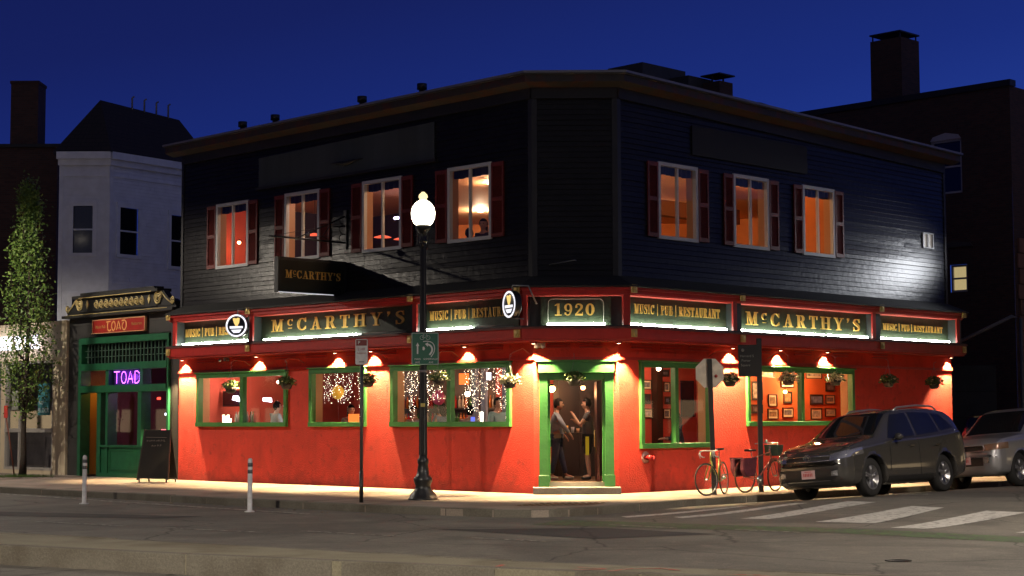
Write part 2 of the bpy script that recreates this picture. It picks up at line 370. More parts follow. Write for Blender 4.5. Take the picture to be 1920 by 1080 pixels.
def kerbstones(mb, line, w_, z0, z1, ln=1.7, side=1, skip=0):
    for i in range(len(line) - 1):
        a, b = Vector(line[i]), Vector(line[i + 1]); L = (b - a).length
        if L > 40: a, b = (b + (a - b).normalized() * 22, b) if i == 0 else (a, a + (b - a).normalized() * 22); L = 22
        d = (b - a).normalized(); n = Vector((-d.y, d.x)) * side; k = max(1, round(L / ln)); st = L / k
        for j in range(k):
            p0 = a + d * (j * st + .013); p1 = a + d * ((j + 1) * st - .013); e = random.uniform(-.02, .02); e2 = random.uniform(-.010, .006)
            qd = [p0 - n * (.01 + e), p1 - n * (.01 + e2), p1 + n * w_, p0 + n * w_]
            mb.add([(v.x, v.y, z0) for v in qd] + [(v.x, v.y, z1 + e2) for v in qd], [(0, 1, 2, 3), (4, 5, 6, 7), (0, 1, 5, 4), (1, 2, 6, 5), (2, 3, 7, 6), (3, 0, 4, 7)])
kb = MB(); kerbstones(kb, kerb, .16, -.45, .009)
tag(kb.build('kerb', granite, bevel=.012), None, None, None, 'structure')
# median with its stone kerbs
mf = [(-40, 47.3), (-7.38, 24.63), (-3.36, 21.94), (0, 19.49), (2.2, 18.3), (4, 17.4), (12, 13.6)]
mn = [(-40, 42.2), (-6.62, 22.11), (-3.91, 20.51), (-.18, 18.46), (1.31, 17.7), (5.5, 15.4), (11, 12.6)]
md = MB(); md.prism(mf + mn[::-1], -.5, 0, 'xy'); struct(md, 'median_island', medc)
kb = MB(); kerbstones(kb, mn, .15, -.5, .012, 2.6); kerbstones(kb, mf, .12, -.5, .010, 2.6, -1)
tag(kb.build('median_kerb', granite, bevel=.012), None, None, None, 'structure')
Z = MB()
for zq in ([(1.93, 30.52), (4.39, 33.27), (4.55, 33.0), (2.01, 30.19)], [(2.84, 30.3), (5.47, 33.19), (5.69, 32.98), (2.97, 29.96)], [(3.95, 29.74), (6.49, 33.12), (6.95, 32.7), (4.41, 29.56)],
           [(5.08, 28.75), (7.36, 31.55), (7.82, 31.0), (5.98, 28.26)], [(5.99, 27.15), (8.34, 30.11), (8.86, 29.5), (6.52, 26.86)], [(7.6, 25.9), (10.0, 28.7), (10.5, 28.2), (8.1, 25.4)]):
    Z.add(*drape(zq, .006, 14))
struct(Z, 'crosswalk_marking', whitepaint)
Z = MB()
Z.add(*drape([(4.81, 35.45), (8.61, 35.45), (8.61, 35.1), (4.81, 35.1)], .006))
Z.add(*drape([(-20, 49.6), (-8.93, 37.4), (-8.93, 37.22), (-20, 49.4)], .006)); Z.add(*drape([(-8.93, 37.4), (-3.7, 31.75), (-3.8, 31.62), (-9.03, 37.22)], .006))
struct(Z, 'stop_line_marking', thinpaint)
Z = MB()
for a, b in (((-8.28, 29.72), (-6.43, 28.29)), ((-5.75, 27.9), (-3.9, 26.6)), ((-3.3, 26.9), (-1.7, 25.6)), ((-.6, 25.2), (.5, 24.4)), ((1.6, 28.2), (2.6, 27.3)), ((3.5, 26.9), (4.4, 26.1)), ((8.2, 21.2), (10.5, 19.6)), ((7.0, 23.0), (8.4, 21.9)), ((13.2, 38.6), (15.0, 38.0))):
    d = (Vector(b) - Vector(a)).normalized(); n = Vector((-d.y, d.x)) * .05
    Z.add(*drape([(a[0] - n.x, a[1] - n.y), (b[0] - n.x, b[1] - n.y), (b[0] + n.x, b[1] + n.y), (a[0] + n.x, a[1] + n.y)], .006))
struct(Z, 'lane_dash_marking', thinpaint)
Z = MB(); Z.add(*drape([(.9, 29.6), (5.66, 26.7), (4.9, 26.0), (.3, 28.3)], .005, 16)); Z.add(*drape([(5.66, 26.7), (12, 20.5), (11.3, 19.8), (4.9, 26.0)], .005, 16))
struct(Z, 'green_bicycle_lane', greenpaint)
Z = MB(); Z.add(*drape([(-1.2, 27.2), (1.5, 27.35), (3.1, 25.8), (1.2, 24.9)], .005)); Z.add(*drape([(-11, 33.5), (-5.6, 31.0), (-6.4, 30.4), (-12, 32.4)], .005))
struct(Z, 'asphalt_patch', mat('asphalt_patch', (.036, .033, .032), .85, kind='asphalt', bump=.3, bscale=90))
Z = MB(); Z.add(*drape([(-12, 22.9), (.5, 15.6), (.45, 15.5), (-12, 22.75)], .005, 16)); struct(Z, 'yellow_line_marking', yellowpaint)
Z = MB(); redspray = mat('utility_spray_paint', (.38, .07, .05), .8, kind='worn', c2=(.3, .2, .15), p=(.4, .55))
for x0, y0, pts in ((.5, 18.2, [(0, 0), (.5, .12), (.2, .35)]), (1.0, 18.05, [(0, 0), (.25, .28), (.6, .3), (.75, .05)]), (2.2, 17.35, [(0, .3), (.3, .2), (.5, -.05)]), (-.2, 18.6, [(0, 0), (.1, .3)])):
    for i in range(len(pts) - 1):
        a = Vector((x0 + pts[i][0], y0 + pts[i][1])); b = Vector((x0 + pts[i + 1][0], y0 + pts[i + 1][1])); n = (b - a).normalized(); n = Vector((-n.y, n.x)) * .03
        Z.quad(*[(v.x, v.y, .004 + .001 * i) for v in (a - n, b - n, b + n, a + n)])
struct(Z, 'spray_paint_marking', redspray)
# corner tactile plate, tree pit, litter
Z = MB()
tac = T('C')
for i in range(10):
    for j in range(5):
        p = (Vector((.0, 31.65)) + Vector((.13 * i, .02 * i)) + Vector((.12 * j * .9, .2 * j)))
        Z.lathe([(.05, .006), (.035, .016), (0, .018)], (p.x + .12, p.y, 0), 6)
Z.quad((-.05, 31.5, .006), (1.45, 31.75, .006), (1.75, 32.6, .006), (.3, 32.45, .006))
struct(Z, 'tactile_paving', mat('tactile_iron', (.14, .085, .05), .7, var=.3))
# ------------------------------------------------------------------ pub helpers
def band(mb, d0, d1, z0, z1, zend=0, sL=13.1, sR=13.45, fr=0):
    """ledge that follows the three street faces with mitred corners; d0 < d1 outward"""
    def pt(d, i):
        if i == 0: return P('L', sL, d, 0)
        if i == 3: return P('R', sR, d, 0)
        c = A if i == 1 else B; n1 = FR['L'][2] if i == 1 else FR['C'][2]; n2 = FR['C'][2] if i == 1 else FR['R'][2]
        m = (n1 + n2); m = m / m.length; return c + m * (d / m.dot(n1))
    rows = [[pt(d, i) for i in range(4)] for d in (d0, d1)]
    for i in range(3):
        a, b, c, d = rows[0][i], rows[0][i + 1], rows[1][i + 1], rows[1][i]
        e = [zend * k / 3 for k in (i, i + 1)]
        vs = [(a.x, a.y, z0), (b.x, b.y, z0), (c.x, c.y, z0), (d.x, d.y, z0), (a.x, a.y, z1), (b.x, b.y, z1), (c.x, c.y, z1), (d.x, d.y, z1)]
        fs = [(0, 1, 2, 3), (4, 5, 6, 7), (0, 1, 5, 4), (2, 3, 7, 6)]
        if i == 0: fs.append((0, 3, 7, 4))
        if i == 2: fs.append((1, 2, 6, 5))
        mb.add(vs, fs)
    return mb
def wall_grid(mb, s0, s1, z0, z1, holes, d):
    S = sorted({s0, s1} | {v for h in holes for v in (h[0], h[1]) if s0 < v < s1}); Zz = sorted({z0, z1} | {v for h in holes for v in (h[2], h[3]) if z0 < v < z1})
    for a, b in zip(S, S[1:]):
        for c, e in zip(Zz, Zz[1:]):
            m, n = (a + b) / 2, (c + e) / 2
            if any(h[0] < m < h[1] and h[2] < n < h[3] for h in holes): continue
            mb.quad((a, d, c), (b, d, c), (b, d, e), (a, d, e))
    return mb
def siding(mb, s0, s1, z0, z1, holes, pitch=.118, lip=.02, skew=None):
    z = z0; r = random.Random(int(s1 * 100))
    while z < z1 - .001:
        zt = min(z + pitch, z1); j = r.uniform(-.003, .003)
        cuts = sorted({z, zt} | {v for h in holes for v in (h[2], h[3]) if z < v < zt})
        for a, b in zip(cuts, cuts[1:]):
            m = (a + b) / 2; seg = [(s0, s1)]
            for h in holes:
                if h[2] < m < h[3]:
                    seg = [x for p in seg for x in ((p[0], min(p[1], h[0])), (max(p[0], h[1]), p[1])) if x[1] > x[0] + .001]
            da = (lip + j) * (1 - (a - z) / pitch); db = (lip + j) * (1 - (b - z) / pitch)
            nb = r.randint(1, 3); js = sorted([s0] + [s0 + (s1 - s0) * r.random() for _ in range(nb)] + [s1]) if s1 - s0 > 4 else [s0, s1]
            if a == z: jo = [(x0, x1, r.uniform(-.004, .004), r.uniform(-.003, .003)) for x0, x1 in zip(js, js[1:])]
            seg = [(max(p[0], x0 + .001), min(p[1], x1 - .001), e0, e1) for p in seg for x0, x1, e0, e1 in jo if min(p[1], x1) - max(p[0], x0) > .01]
            da0, db0 = da, db
            for p in seg:
                da, db = da0 + p[2], db0 + p[3]
                mb.quad((p[0], da, a), (p[1], da, a), (p[1], db, b), (p[0], db, b))
                if a == z: mb.quad((p[0], da, a), (p[1], da, a), (p[1], 0, a), (p[0], 0, a))
        z = zt
    return mb
def bp(d, i, z, sL=13.3, sR=13.6):
    if i == 0: v = P('L', sL, d, 0)
    elif i == 3: v = P('R', sR, d, 0)
    else:
        c = A if i == 1 else B; n1 = FR['L'][2] if i == 1 else FR['C'][2]; n2 = FR['C'][2] if i == 1 else FR['R'][2]; m = (n1 + n2).normalized(); v = c + m * (d / m.dot(n1))
    return (v.x, v.y, z)
pub = thing('pub_building', (1.4, 37.2, 0), 'two-storey corner pub with black clapboard upstairs over a red stuccoed ground floor', 'building', world=True)
LW = [(8.65, 12.59, 1.44, 2.84), (5.57, 7.74, 1.44, 2.86), (.66, 4.66, 1.44, 2.85)]
RW = [(.67, 3.19, .95, 2.85), (4.5, 8.95, 1.42, 2.82)]
LU = [(10.40, 11.74), (7.43, 8.75), (4.34, 5.68), (1.30, 2.64)]
RU = [(1.40, 2.71), (4.14, 5.43), (6.92, 8.19)]
UZ = (5.67, 7.31)
hole = lambda h: (h[0] + .10, h[1] - .10, h[2] + .10, h[3] - .10)
w_ = MB('L'); wall_grid(w_, 0, 13.5, 0, 3.3, [hole(h) for h in LW], 0)
w_.t = T('R'); wall_grid(w_, 0, 13.75, 0, 3.3, [hole(h) for h in RW], 0)
w_.t = T('C'); wall_grid(w_, 0, 1.843, 0, 3.3, [(.22, 1.62, 0, 2.6)], 0)
w_.t = T('L'); w_.quad((13.5, 0, 0), (13.5, -9, 0), (13.5, -9, 3.3), (13.5, 0, 3.3))
w_.t = T('R'); w_.quad((13.75, 0, 0), (13.75, -9, 0), (13.75, -9, 3.3), (13.75, 0, 3.3))
w_.build('ground_floor_wall', stucco, pub, rec=False)
# vents, drip ledge
v_ = MB('L')
for s in (12.2, 10.6, 8.75, 7.5, 5.9, 4.9, 2.9, 1.35): v_.box((s - .42, .0, 3.205), (s + .42, .03, 3.235)); v_.box((s - .42, .0, 3.14), (s + .42, .03, 3.17))
v_.t = T('C')
for s in (.55, 1.25): v_.box((s - .25, 0, 3.205), (s + .25, .03, 3.235)); v_.box((s - .25, 0, 3.14), (s + .25, .03, 3.17))
v_.t = T('R')
for s in (.75, 1.75, 2.75, 5.1, 6.8, 8.4, 10.2): v_.box((s - .35, 0, 3.205), (s + .35, .03, 3.235)); v_.box((s - .35, 0, 3.14), (s + .35, .03, 3.17))
build_each(v_, 'vent_strip', redtrim, pub)
band(MB(), .0, .038, 2.885, 2.945, sL=13.5, sR=13.76).build('drip_ledge', redtrim, pub)
band(MB(), -.1, .56, 3.26, 3.30, sL=13.15, sR=13.5).build('soffit', redsoff, pub)
band(MB(), .36, .60, 3.302, 3.56, sL=13.2, sR=13.52).build('lower_rail', redtrim, pub)
band(MB(), .57, .63, 3.53, 3.575, sL=13.22, sR=13.55).build('rail_moulding', mat('dark_rail_trim', (.13, .03, .024), .5, var=.3), pub)
band(MB(), .0, .60, 3.575, 3.60, sL=13.2, sR=13.52).build('sign_ledge', blacktrim, pub)
band(MB(), .0, .18, 3.60, 4.43, sL=13.1, sR=13.45).build('fascia_back', blacktrim, pub)
band(MB(), .30, .56, 4.27, 4.40, sL=13.2, sR=13.50).build('upper_rail', redtrim, pub)
band(MB(), .18, .52, 4.245, 4.27, sL=13.2, sR=13.50).build('rail_soffit', redsoff, pub)
band(MB(), .56, .61, 4.36, 4.415, sL=13.22, sR=13.55).build('rail_moulding', redtrim, pub)
# pent roof over the fascia
pr = MB()
for i in range(3): pr.quad(bp(0, i, 4.72), bp(0, i + 1, 4.72), bp(.66, i + 1, 4.455), bp(.66, i, 4.455)); pr.quad(bp(.66, i, 4.455), bp(.66, i + 1, 4.455), bp(.66, i + 1, 4.425), bp(.66, i, 4.425)); pr.quad(bp(.66, i, 4.425), bp(.66, i + 1, 4.425), bp(0, i + 1, 4.425), bp(0, i, 4.425))
pr.build('pent_roof', mat('pent_roof_shingle', (.024, .024, .022), .8, var=.4, vscale=9, bump=.3), pub)
# posts between the sign bays, brass blocks
ps = MB()
for F, ss in (('L', (12.95, 9.5, 3.26)), ('R', (3.50, 9.23, 13.30))):
    ps.t = T(F)
    for s in ss: s -= .07 * (F == 'R'); ps.box((s - .07, .50, 3.60), (s + .07, .545, 4.27))
for i in (1, 2):
    v, vi = Vector(bp(.545, i, 0)), Vector(bp(.47, i, 0)); t0 = FR['L'][1] if i == 1 else -FR['C'][1]; t1 = FR['C'][1] if i == 1 else FR['R'][1]
    k0, k1 = (.08, .08) if i == 1 else (.14, .01)
    ps.t = T('W'); ps.prism([(p.x, p.y) for p in (v + t0 * k0, v, v + t1 * k1, vi + t1 * k1, vi, vi + t0 * k0)], 3.60, 4.27, 'xy')
build_each(ps, 'fascia_post', redtrim, pub)
rt = MB()
for F, ss in (('L', (13.05, 9.6, 3.33)), ('R', (3.62, 9.40, 13.35))):
    rt.t = T(F)
    for s in ss: rt.box((s - .10, .19, 3.602), (s + .10, .499, 4.244))
build_each(rt, 'return_board', mat('return_board_green', (.035, .045, .045), .5, var=.3), pub)
brass = mat('brass_rosette', (.75, .52, .16), .4, metal=.3, var=.3, vscale=40)
for F, ss in (('L', (13.12, 9.55, 3.33, -.12)), ('R', (-.18, 3.62, 9.4, 13.4))):
    for s in ss:
        for z in (4.38, 3.43):
            d = .615 if z > 4 else .605
            bk = MB(F); bk.box((s - .085, d, z - .085), (s + .085, d + .03, z + .085)); bk.lathe([(.06, d + .03), (.045, d + .045), (.02, d + .04), (0, d + .055)], (s, 0, z), 12, 'y')
            bk.build('rosette_block', brass, pub)
# upstairs clapboards
u = MB('L'); LH = [(a, b, *UZ) for a, b in LU]; RH = [(a, b, *UZ) for a, b in RU] + [(12.40, 12.90, 6.19, 6.57)]
siding(u, .06, 13.36, 4.6, 9.05, LH); u.t = T('R'); siding(u, .06, 13.52, 4.6, 8.98, RH); u.t = T('C'); siding(u, .06, 1.783, 4.6, 9.0, [])
wall_grid(u, 0, 1.84, 4.5, 9.05, [], -.012); u.t = T('L'); wall_grid(u, 0, 13.4, 4.5, 9.05, LH, -.012); u.t = T('R'); wall_grid(u, 0, 13.55, 4.5, 8.95, RH, -.012); u.t = T('L'); u.quad((13.42, 0, 3.3), (13.42, -9, 3.3), (13.42, -9, 9.1), (13.42, 0, 9.1)); u.t = T('R'); u.quad((13.58, 0, 3.3), (13.58, -9, 3.3), (13.58, -9, 8.9), (13.58, 0, 8.9))
u.build('clapboard_wall', siding_m, pub, rec=False)
cb = MB('L'); cb.box((13.34, -.02, 4.6), (13.44, .035, 9.02)); cb.t = T('R'); cb.box((13.5, -.02, 4.6), (13.6, .035, 8.8))
for i in (1, 2):
    F0, F1 = (('L', 'C'), ('C', 'R'))[i - 1]; s1 = {('L', 1): .1, ('C', 1): .1, ('C', 2): 1.743, ('R', 2): .1}
    ring = [P(F0, s1[(F0, i)], -.03, 0), P(F0, s1[(F0, i)], .036, 0), Vector(bp(.036, i, 0)), P(F1, s1[(F1, i)], .036, 0), P(F1, s1[(F1, i)], -.03, 0), Vector(bp(-.03, i, 0))]
    cb.t = T('W'); cb.prism([(v.x, v.y) for v in ring], 4.6, 9.05, 'xy')
build_each(cb, 'corner_board', mat('corner_board_paint', (.022, .023, .028), .5, var=.3), pub)
# roof: shallow slab with rusty gutter
def rooftop(mb, d, z0, z1, dz):
    e = [P('L', 13.75, d, 0), None, None, P('R', 13.85, d, 0)]
    for i in (1, 2): e[i] = Vector(bp(d, i, 0))
    zz = [9.10, 9.10, 9.10, 8.80]; bk = [P('L', 13.75, -9, 0), P('R', 13.85, -9, 0)]
    return e, zz, bk
rf = MB(); e, zz, bk = rooftop(rf, .44, 0, 0, 0); poly = e + [bk[1], bk[0]]; hz = zz + [9.3, 9.3]
top = [(p.x, p.y, z + .05) for p, z in zip(poly, hz)]; bot = [(p.x, p.y, z - .02) for p, z in zip(poly, hz)]
rf.add(top + bot, [(0, 1, 2, 3, 4, 5), (6, 7, 8, 9, 10, 11)] + [(i, (i + 1) % 6, 6 + (i + 1) % 6, 6 + i) for i in range(6)])
rf.build('roof', roofm, pub)
de = MB()
for i in range(3):
    a, b = top[i], top[i + 1]; o_, _, _ = rooftop(de, .465, 0, 0, 0); c_, d_ = o_[i], o_[i + 1]
    de.add([(a[0], a[1], a[2] + .003), (b[0], b[1], b[2] + .003), (d_.x, d_.y, b[2] + .003), (c_.x, c_.y, a[2] + .003), (d_.x, d_.y, b[2] - .05), (c_.x, c_.y, a[2] - .05)], [(0, 1, 2, 3), (3, 2, 4, 5)])
de.build('drip_edge', mat('drip_edge_metal', (.22, .22, .24), .45, metal=.4), pub, rec=False)
gt = MB(); e2, _, _ = rooftop(gt, .38, 0, 0, 0); e3, _, _ = rooftop(gt, .1, 0, 0, 0)
for i in range(3):
    a, b, c, d = e2[i], e2[i + 1], e3[i + 1], e3[i]; z0, z1 = zz[i], zz[i + 1]
    gt.add([(a.x, a.y, z0 - .18), (b.x, b.y, z1 - .18), (b.x, b.y, z1 - .022), (a.x, a.y, z0 - .022), (d.x, d.y, z0 - .26), (c.x, c.y, z1 - .26), (c.x, c.y, z1 - .022), (d.x, d.y, z0 - .022)], [(0, 1, 2, 3), (0, 1, 5, 4), (0, 3, 7, 4), (1, 2, 6, 5)])
gt.build('gutter', rustm, pub)
fz = MB(); 
for F, s1, za, zb in (('L', 13.4, 8.85, 8.85), ('C', 1.843, 8.85, 8.85), ('R', 13.55, 8.85, 8.55)):
    fz.t = T(F); fz.add([(0, .0, za - .24), (s1, .0, zb - .24), (s1, .0, zb), (0, .0, za), (0, .07, za - .24), (s1, .07, zb - .24), (s1, .07, zb), (0, .07, za)], [(4, 5, 6, 7), (0, 1, 5, 4), (2, 3, 7, 6), (0, 3, 7, 4), (1, 2, 6, 5)])
fz.build('frieze_board', blacktrim, pub)
pn = MB('L'); pn.add([(3.13, .024, 7.63), (9.9, .024, 7.63), (9.9, .024, 8.40), (3.13, .024, 8.50), (3.13, .05, 7.63), (9.9, .05, 7.63), (9.9, .05, 8.40), (3.13, .05, 8.50)], [(4, 5, 6, 7), (0, 1, 5, 4), (2, 3, 7, 6), (0, 3, 7, 4), (1, 2, 6, 5)])
pn.build('blank_panel', mat('blank_panel_grey', (.05, .062, .066), .6, kind='streak', c2=(.035, .045, .048)), pub)
pn = MB('L'); pn.box((3.05, .02, 7.56), (9.98, .09, 7.63)); pn.build('panel_shelf', blacktrim, pub)
pn = MB('R'); pn.box((2.57, .024, 7.64), (7.08, .05, 8.32)); pn.build('blank_panel', mat('blank_panel_black', (.008, .008, .009), .7), pub)
pn = MB('L'); pn.tube([(6.9, .06, 7.92), (6.55, .10, 7.90), (6.3, .10, 7.86), (6.05, .10, 7.9), (5.7, .06, 7.93)], [.01, .035, .06, .035, .01], 6); pn.build('spread_bracket', blacktrim, pub)
pn = MB('C'); pn.tube([(.35, .05, 4.95), (.9, .4, 5.02), (.93, .4, 5.0)], .015, 6); pn.build('cable_arm', steel, pub)
# windows
jamb = mat('window_jamb', (.52, .27, .13), .7)
valm = mat('valance_cloth', (.02, .022, .05), .9, var=.3, vscale=20)
def upper_window(F, a, b, z0, z1):
    f = MB(F); k = .05
    f.box((a - k, -.05, z0 - k), (b + k, .05, z0 + .03)); f.box((a - k, -.05, z1 - .03), (b + k, .05, z1 + k)); f.box((a - k, -.05, z0 + .03), (a + .03, .05, z1 - .03)); f.box((b - .03, -.05, z0 + .03), (b + k, .05, z1 - .03))
    m = (a + b) / 2; f.box((m - .025, -.04, z0 + .03), (m + .025, .03, z1 - .03))
    wn = f.build('window', white_f, pub)
    g = MB(F); g.quad((a, -.01, z0), (b, -.01, z0), (b, -.01, z1), (a, -.01, z1)); g.build('pane', pane, wn)
    j = MB(F); j.box((a - .03, -.26, z0 - .05), (a + .0, -.05, z1)); j.box((b, -.26, z0 - .05), (b + .03, -.05, z1)); j.box((a, -.26, z0 - .05), (b, -.05, z0 - .02)); j.box((a, -.26, z1), (b, -.05, z1 + .03)); j.build('jamb', jamb, wn)
    v = MB(F); n = 14
    for i in range(n):
        x0, x1 = a + (b - a) * i / n, a + (b - a) * (i + 1) / n; d = [-.12, -.15][i % 2], [-.12, -.15][(i + 1) % 2]; zb = z1 - .20 - .008 * math.sin(i * 1.3)
        v.quad((x0, d[0], zb), (x1, d[1], zb), (x1, d[1], z1 - .0), (x0, d[0], z1 - .0))
    v.build('valance', valm, wn)
def shutter(F, a, b, z0, z1):
    f = MB(F); k = .05; d0, d1 = .022, .06
    f.box((a, d0, z0), (a + k, d1, z1)); f.box((b - k, d0, z0), (b, d1, z1))
    for z in (z0, (z0 + z1) / 2 - .03, z1 - .09): f.box((a + k, d0, z), (b - k, d1, z + .09))
    z = z0 + .1
    while z < z1 - .1:
        f.add([(a + k, d0 + .004, z + .03), (b - k, d0 + .004, z + .03), (b - k, d1 - .006, z), (a + k, d1 - .006, z)], [(0, 1, 2, 3)]); z += .035
    f.box((a + k, d0, z0 + .05), (b - k, d0 + .004, z1 - .05))
    f.build('shutter', shut, pub)
for a, b in LU: upper_window('L', a, b, *UZ); shutter('L', a - .45, a - .06, 5.65, 7.33); shutter('L', b + .06, b + .45, 5.65, 7.33)
for a, b in RU: upper_window('R', a, b, *UZ); shutter('R', a - .42, a - .06, 5.65, 7.33); shutter('R', b + .06, b + .43, 5.65, 7.33)
f = MB('R'); f.box((12.38, -.02, 6.17), (12.92, .05, 6.20)); f.box((12.38, -.02, 6.56), (12.92, .05, 6.59)); f.box((12.38, -.02, 6.20), (12.42, .05, 6.56)); f.box((12.88, -.02, 6.20), (12.92, .05, 6.56)); f.box((12.63, -.02, 6.2), (12.66, .04, 6.56))
sw = f.build('window', white_f, pub); g = MB('R'); g.quad((12.42, .0, 6.2), (12.88, .0, 6.2), (12.88, .0, 6.56), (12.42, .0, 6.56)); g.build('pane', mat('frosted_glass', (.7, .68, .62), .5, emit=(1, .85, .7), es=.12), sw)
def lower_window(F, a, b, z0, z1, muls, head=0):
    f = MB(F); k = .11; d0, d1 = -.08, .075
    f.box((a, d0, z0), (b, d1 + .02, z0 + k)); f.box((a, d0, z1 - k), (b, d1, z1)); f.box((a, d0, z0 + k), (a + k, d1, z1 - k)); f.box((b - k, d0, z0 + k), (b, d1, z1 - k))
    for m in muls: f.box((m - .06, d0, z0 + k), (m + .06, d1 - .015, z1 - k))
    f.box((a - .03, -.02, z1 + .002), (b + .03, .12, z1 + .035))
    wn = f.build('window', greenf, pub, bevel=.006)
    g = MB(F); g.quad((a + k, -.03, z0 + k), (b - k, -.03, z0 + k), (b - k, -.03, z1 - k), (a + k, -.03, z1 - k)); g.build('pane', pane, wn)
    j = MB(F); j.box((a + .06, -.3, z0 + .04), (a + .1, -.08, z1 - .06)); j.box((b - .1, -.3, z0 + .04), (b - .06, -.08, z1 - .06)); j.box((a + .1, -.3, z0 + .04), (b - .1, -.08, z0 + .08)); j.build('jamb', jamb, wn)
lower_window('L', *LW[0], [10.57]); lower_window('L', *LW[1], []); lower_window('L', *LW[2], [2.64]); lower_window('R', *RW[0], [1.91]); lower_window('R', *RW[1], [6.73])
# doorway
f = MB('C'); f.box((.12, -.25, .15), (.31, .09, 2.6)); f.box((1.54, -.25, .15), (1.73, .09, 2.6)); f.box((.31, -.25, 2.45), (1.54, .02, 2.6)); f.box((.1, -.1, 2.6), (1.75, .13, 2.84)); f.box((.04, -.02, 2.84), (1.81, .15, 2.88))
f.box((.31, -.25, .15), (.36, -.02, 2.45)); f.box((1.49, -.25, .15), (1.54, -.02, 2.45)); f.box((.10, .09, .15), (.33, .11, .4)); f.box((1.52, .09, .15), (1.75, .11, .4))
df = f.build('door_frame', greenf, pub, bevel=.006)
maroon = mat('maroon_door_paint', (.05, .008, .008), .35, var=.2)
f = MB('C'); f.box((1.38, -1.3, .16), (1.43, -.24, 2.42)); f.box((1.42, -1.15, .5), (1.45, -.4, 2.2)); dr = f.build('door', maroon, pub)
f = MB('C'); f.tube([(1.36, -.36, 1.0), (1.33, -.36, 1.0), (1.33, -.36, 1.35), (1.36, -.36, 1.35)], .012, 6); f.build('handle', mat('brass_pull', (.8, .55, .25), .3, metal=1), dr)
f = MB('C'); f.box((.32, -.5, .10), (1.53, -.02, .247)); f.build('threshold', mat('threshold_stone', (.4, .37, .3), .8, var=.3), pub)
f = MB('C'); f.box((-.02, -.05, .0), (1.86, .4, .15)); f.build('step', stone, pub, bevel=.012)
# ------------------------------------------------------------------ downlights under the soffit
dl = thing('soffit_downlight', (0, 0, 0), 'x', 'spotlight', 'downlights under the fascia of the red pub')
MB().lathe([(.075, .0), (.075, -.035), (.06, -.04)], (0, 0, 0), 20).build('housing', mat('lamp_housing_red', (.3, .03, .02), .5), dl)
MB().lathe([(.058, -.036), (.03, -.042), (0, -.044)], (0, 0, 0), 16).build('lens', emat('downlight_lens', (1, .62, .36), 18), dl)
lamp('bulb', 'SPOT', (0, 0, -.06), 1, (1, .69, .36), dl, spot_size=R_(102), spot_blend=.42, shadow_soft_size=.03)
spots = [('L', 13.2, 1, 'leftmost downlight, at the wall end beside the dark stone storefront'), ('L', 9.85, 1, 'downlight over the middle of the leftmost green window'), ('L', 6.65, 1, 'downlight above the single-pane green window'),
         ('L', 5.3, .8, 'downlight behind the small parking sign'), ('L', 3.6, .8, 'downlight behind the green bicycle sign on the lamp post'), ('L', 2.05, .35, 'dim downlight above the right half of the string-lit window'),
         ('C', .0, 1.1, 'downlight left of the green doorway, beside the white emergency light'), ('C', 1.84, 1, 'downlight right of the green doorway'), ('R', 3.89, 1.1, 'downlight above the red wall behind the octagonal sign'),
         ('R', 5.75, 1, 'downlight over the left pane of the window with the picture wall'), ('R', 7.7, 1, 'downlight over the right pane of the window with the picture wall'), ('R', 13.55, 1, 'rightmost downlight, at the far end of the side street wall')]
for i, (F, s, k, lb) in enumerate(spots):
    o = dl if i == 0 else copy_tree(dl)
    d = .12 if F != 'C' else .24
    o.location = P(F, s, d, 3.262); o['label'] = 'small round ' + lb
    for ch in o.children:
        if ch.type == 'LIGHT':
            ch.data = ch.data.copy(); ch.data.energy = 2800 * k
            if i == 11: ch.data.energy = 1800
# ------------------------------------------------------------------ fascia signs
tube_on = emat('fluorescent_tube_lit', (.90, 1.0, .86), 62)
tube_off = mat('fluorescent_tube_off', (.12, .12, .11), .4)
outline = mat('sign_outline_paint', (.25, .24, .2), .5)
def fascia_sign(F, s0, s1, text, t0, t1, z0, h, tubes, label, border=False, d=.19, off=(), gap=.16):
    r = thing('fascia_sign', P(F, (s0 + s1) / 2, d, 3.6), label, 'sign', 'dark green signboards along the pub fascia', world=True)
    MB(F).box((s0, d, 3.602), (s1, d + .035, 4.243)).build('board', signgreen, r)
    lt = MB(F); lettering(lt, text, t0, t1, z0, h, d + .036, F == 'L', gap=gap); lt.build('lettering', gold, r)
    if border:
        b = MB(F); x0, x1, y0, y1, rr = s0 + .16, s1 - .16, 3.68, 4.19, .1; pts = []
        for cx, cy, a0 in ((x1 - rr, y1 - rr, 0), (x0 + rr, y1 - rr, 90)):
            pts += [(cx + rr * math.cos(R_(a0 + t * 15)), d + .04, cy + rr * math.sin(R_(a0 + t * 15))) for t in range(7)]
        b.tube([(x1, d + .04, y0)] + pts + [(x0, d + .04, y0)], .008, 6); b.build('border', outline, r)
    for a, b in tubes + list(off):
        f = MB(F); f.box((a - .04, .28, 3.602), (b + .04, .36, 3.622)); f.build('lamp_fixture', mat('lamp_fixture_white', (.55, .55, .52), .5), r)
        t = MB(F); t.tube([(a, .315, 3.645), (b, .315, 3.645)], .020, 8); t.build('fluorescent_tube', tube_on if (a, b) in tubes else tube_off, r)
    return r
fascia_sign('L', 9.72, 12.93, 'MUSIC | PUB | RESTAURANT', 12.93 - .05, 9.85, 3.84, .21, [(11.5, 12.88), (9.85, 11.38)], 'leftmost signboard, small gold words over two lit tubes, partly behind a round sign')
fascia_sign('L', 3.46, 9.48, "McCARTHY'S", 9.05, 3.95, 3.83, .31, [(7.1, 9.25), (5.6, 6.98)], 'long signboard with large gold name lettering, tubes lit only at its left half', off=((3.8, 5.4),), gap=.34)
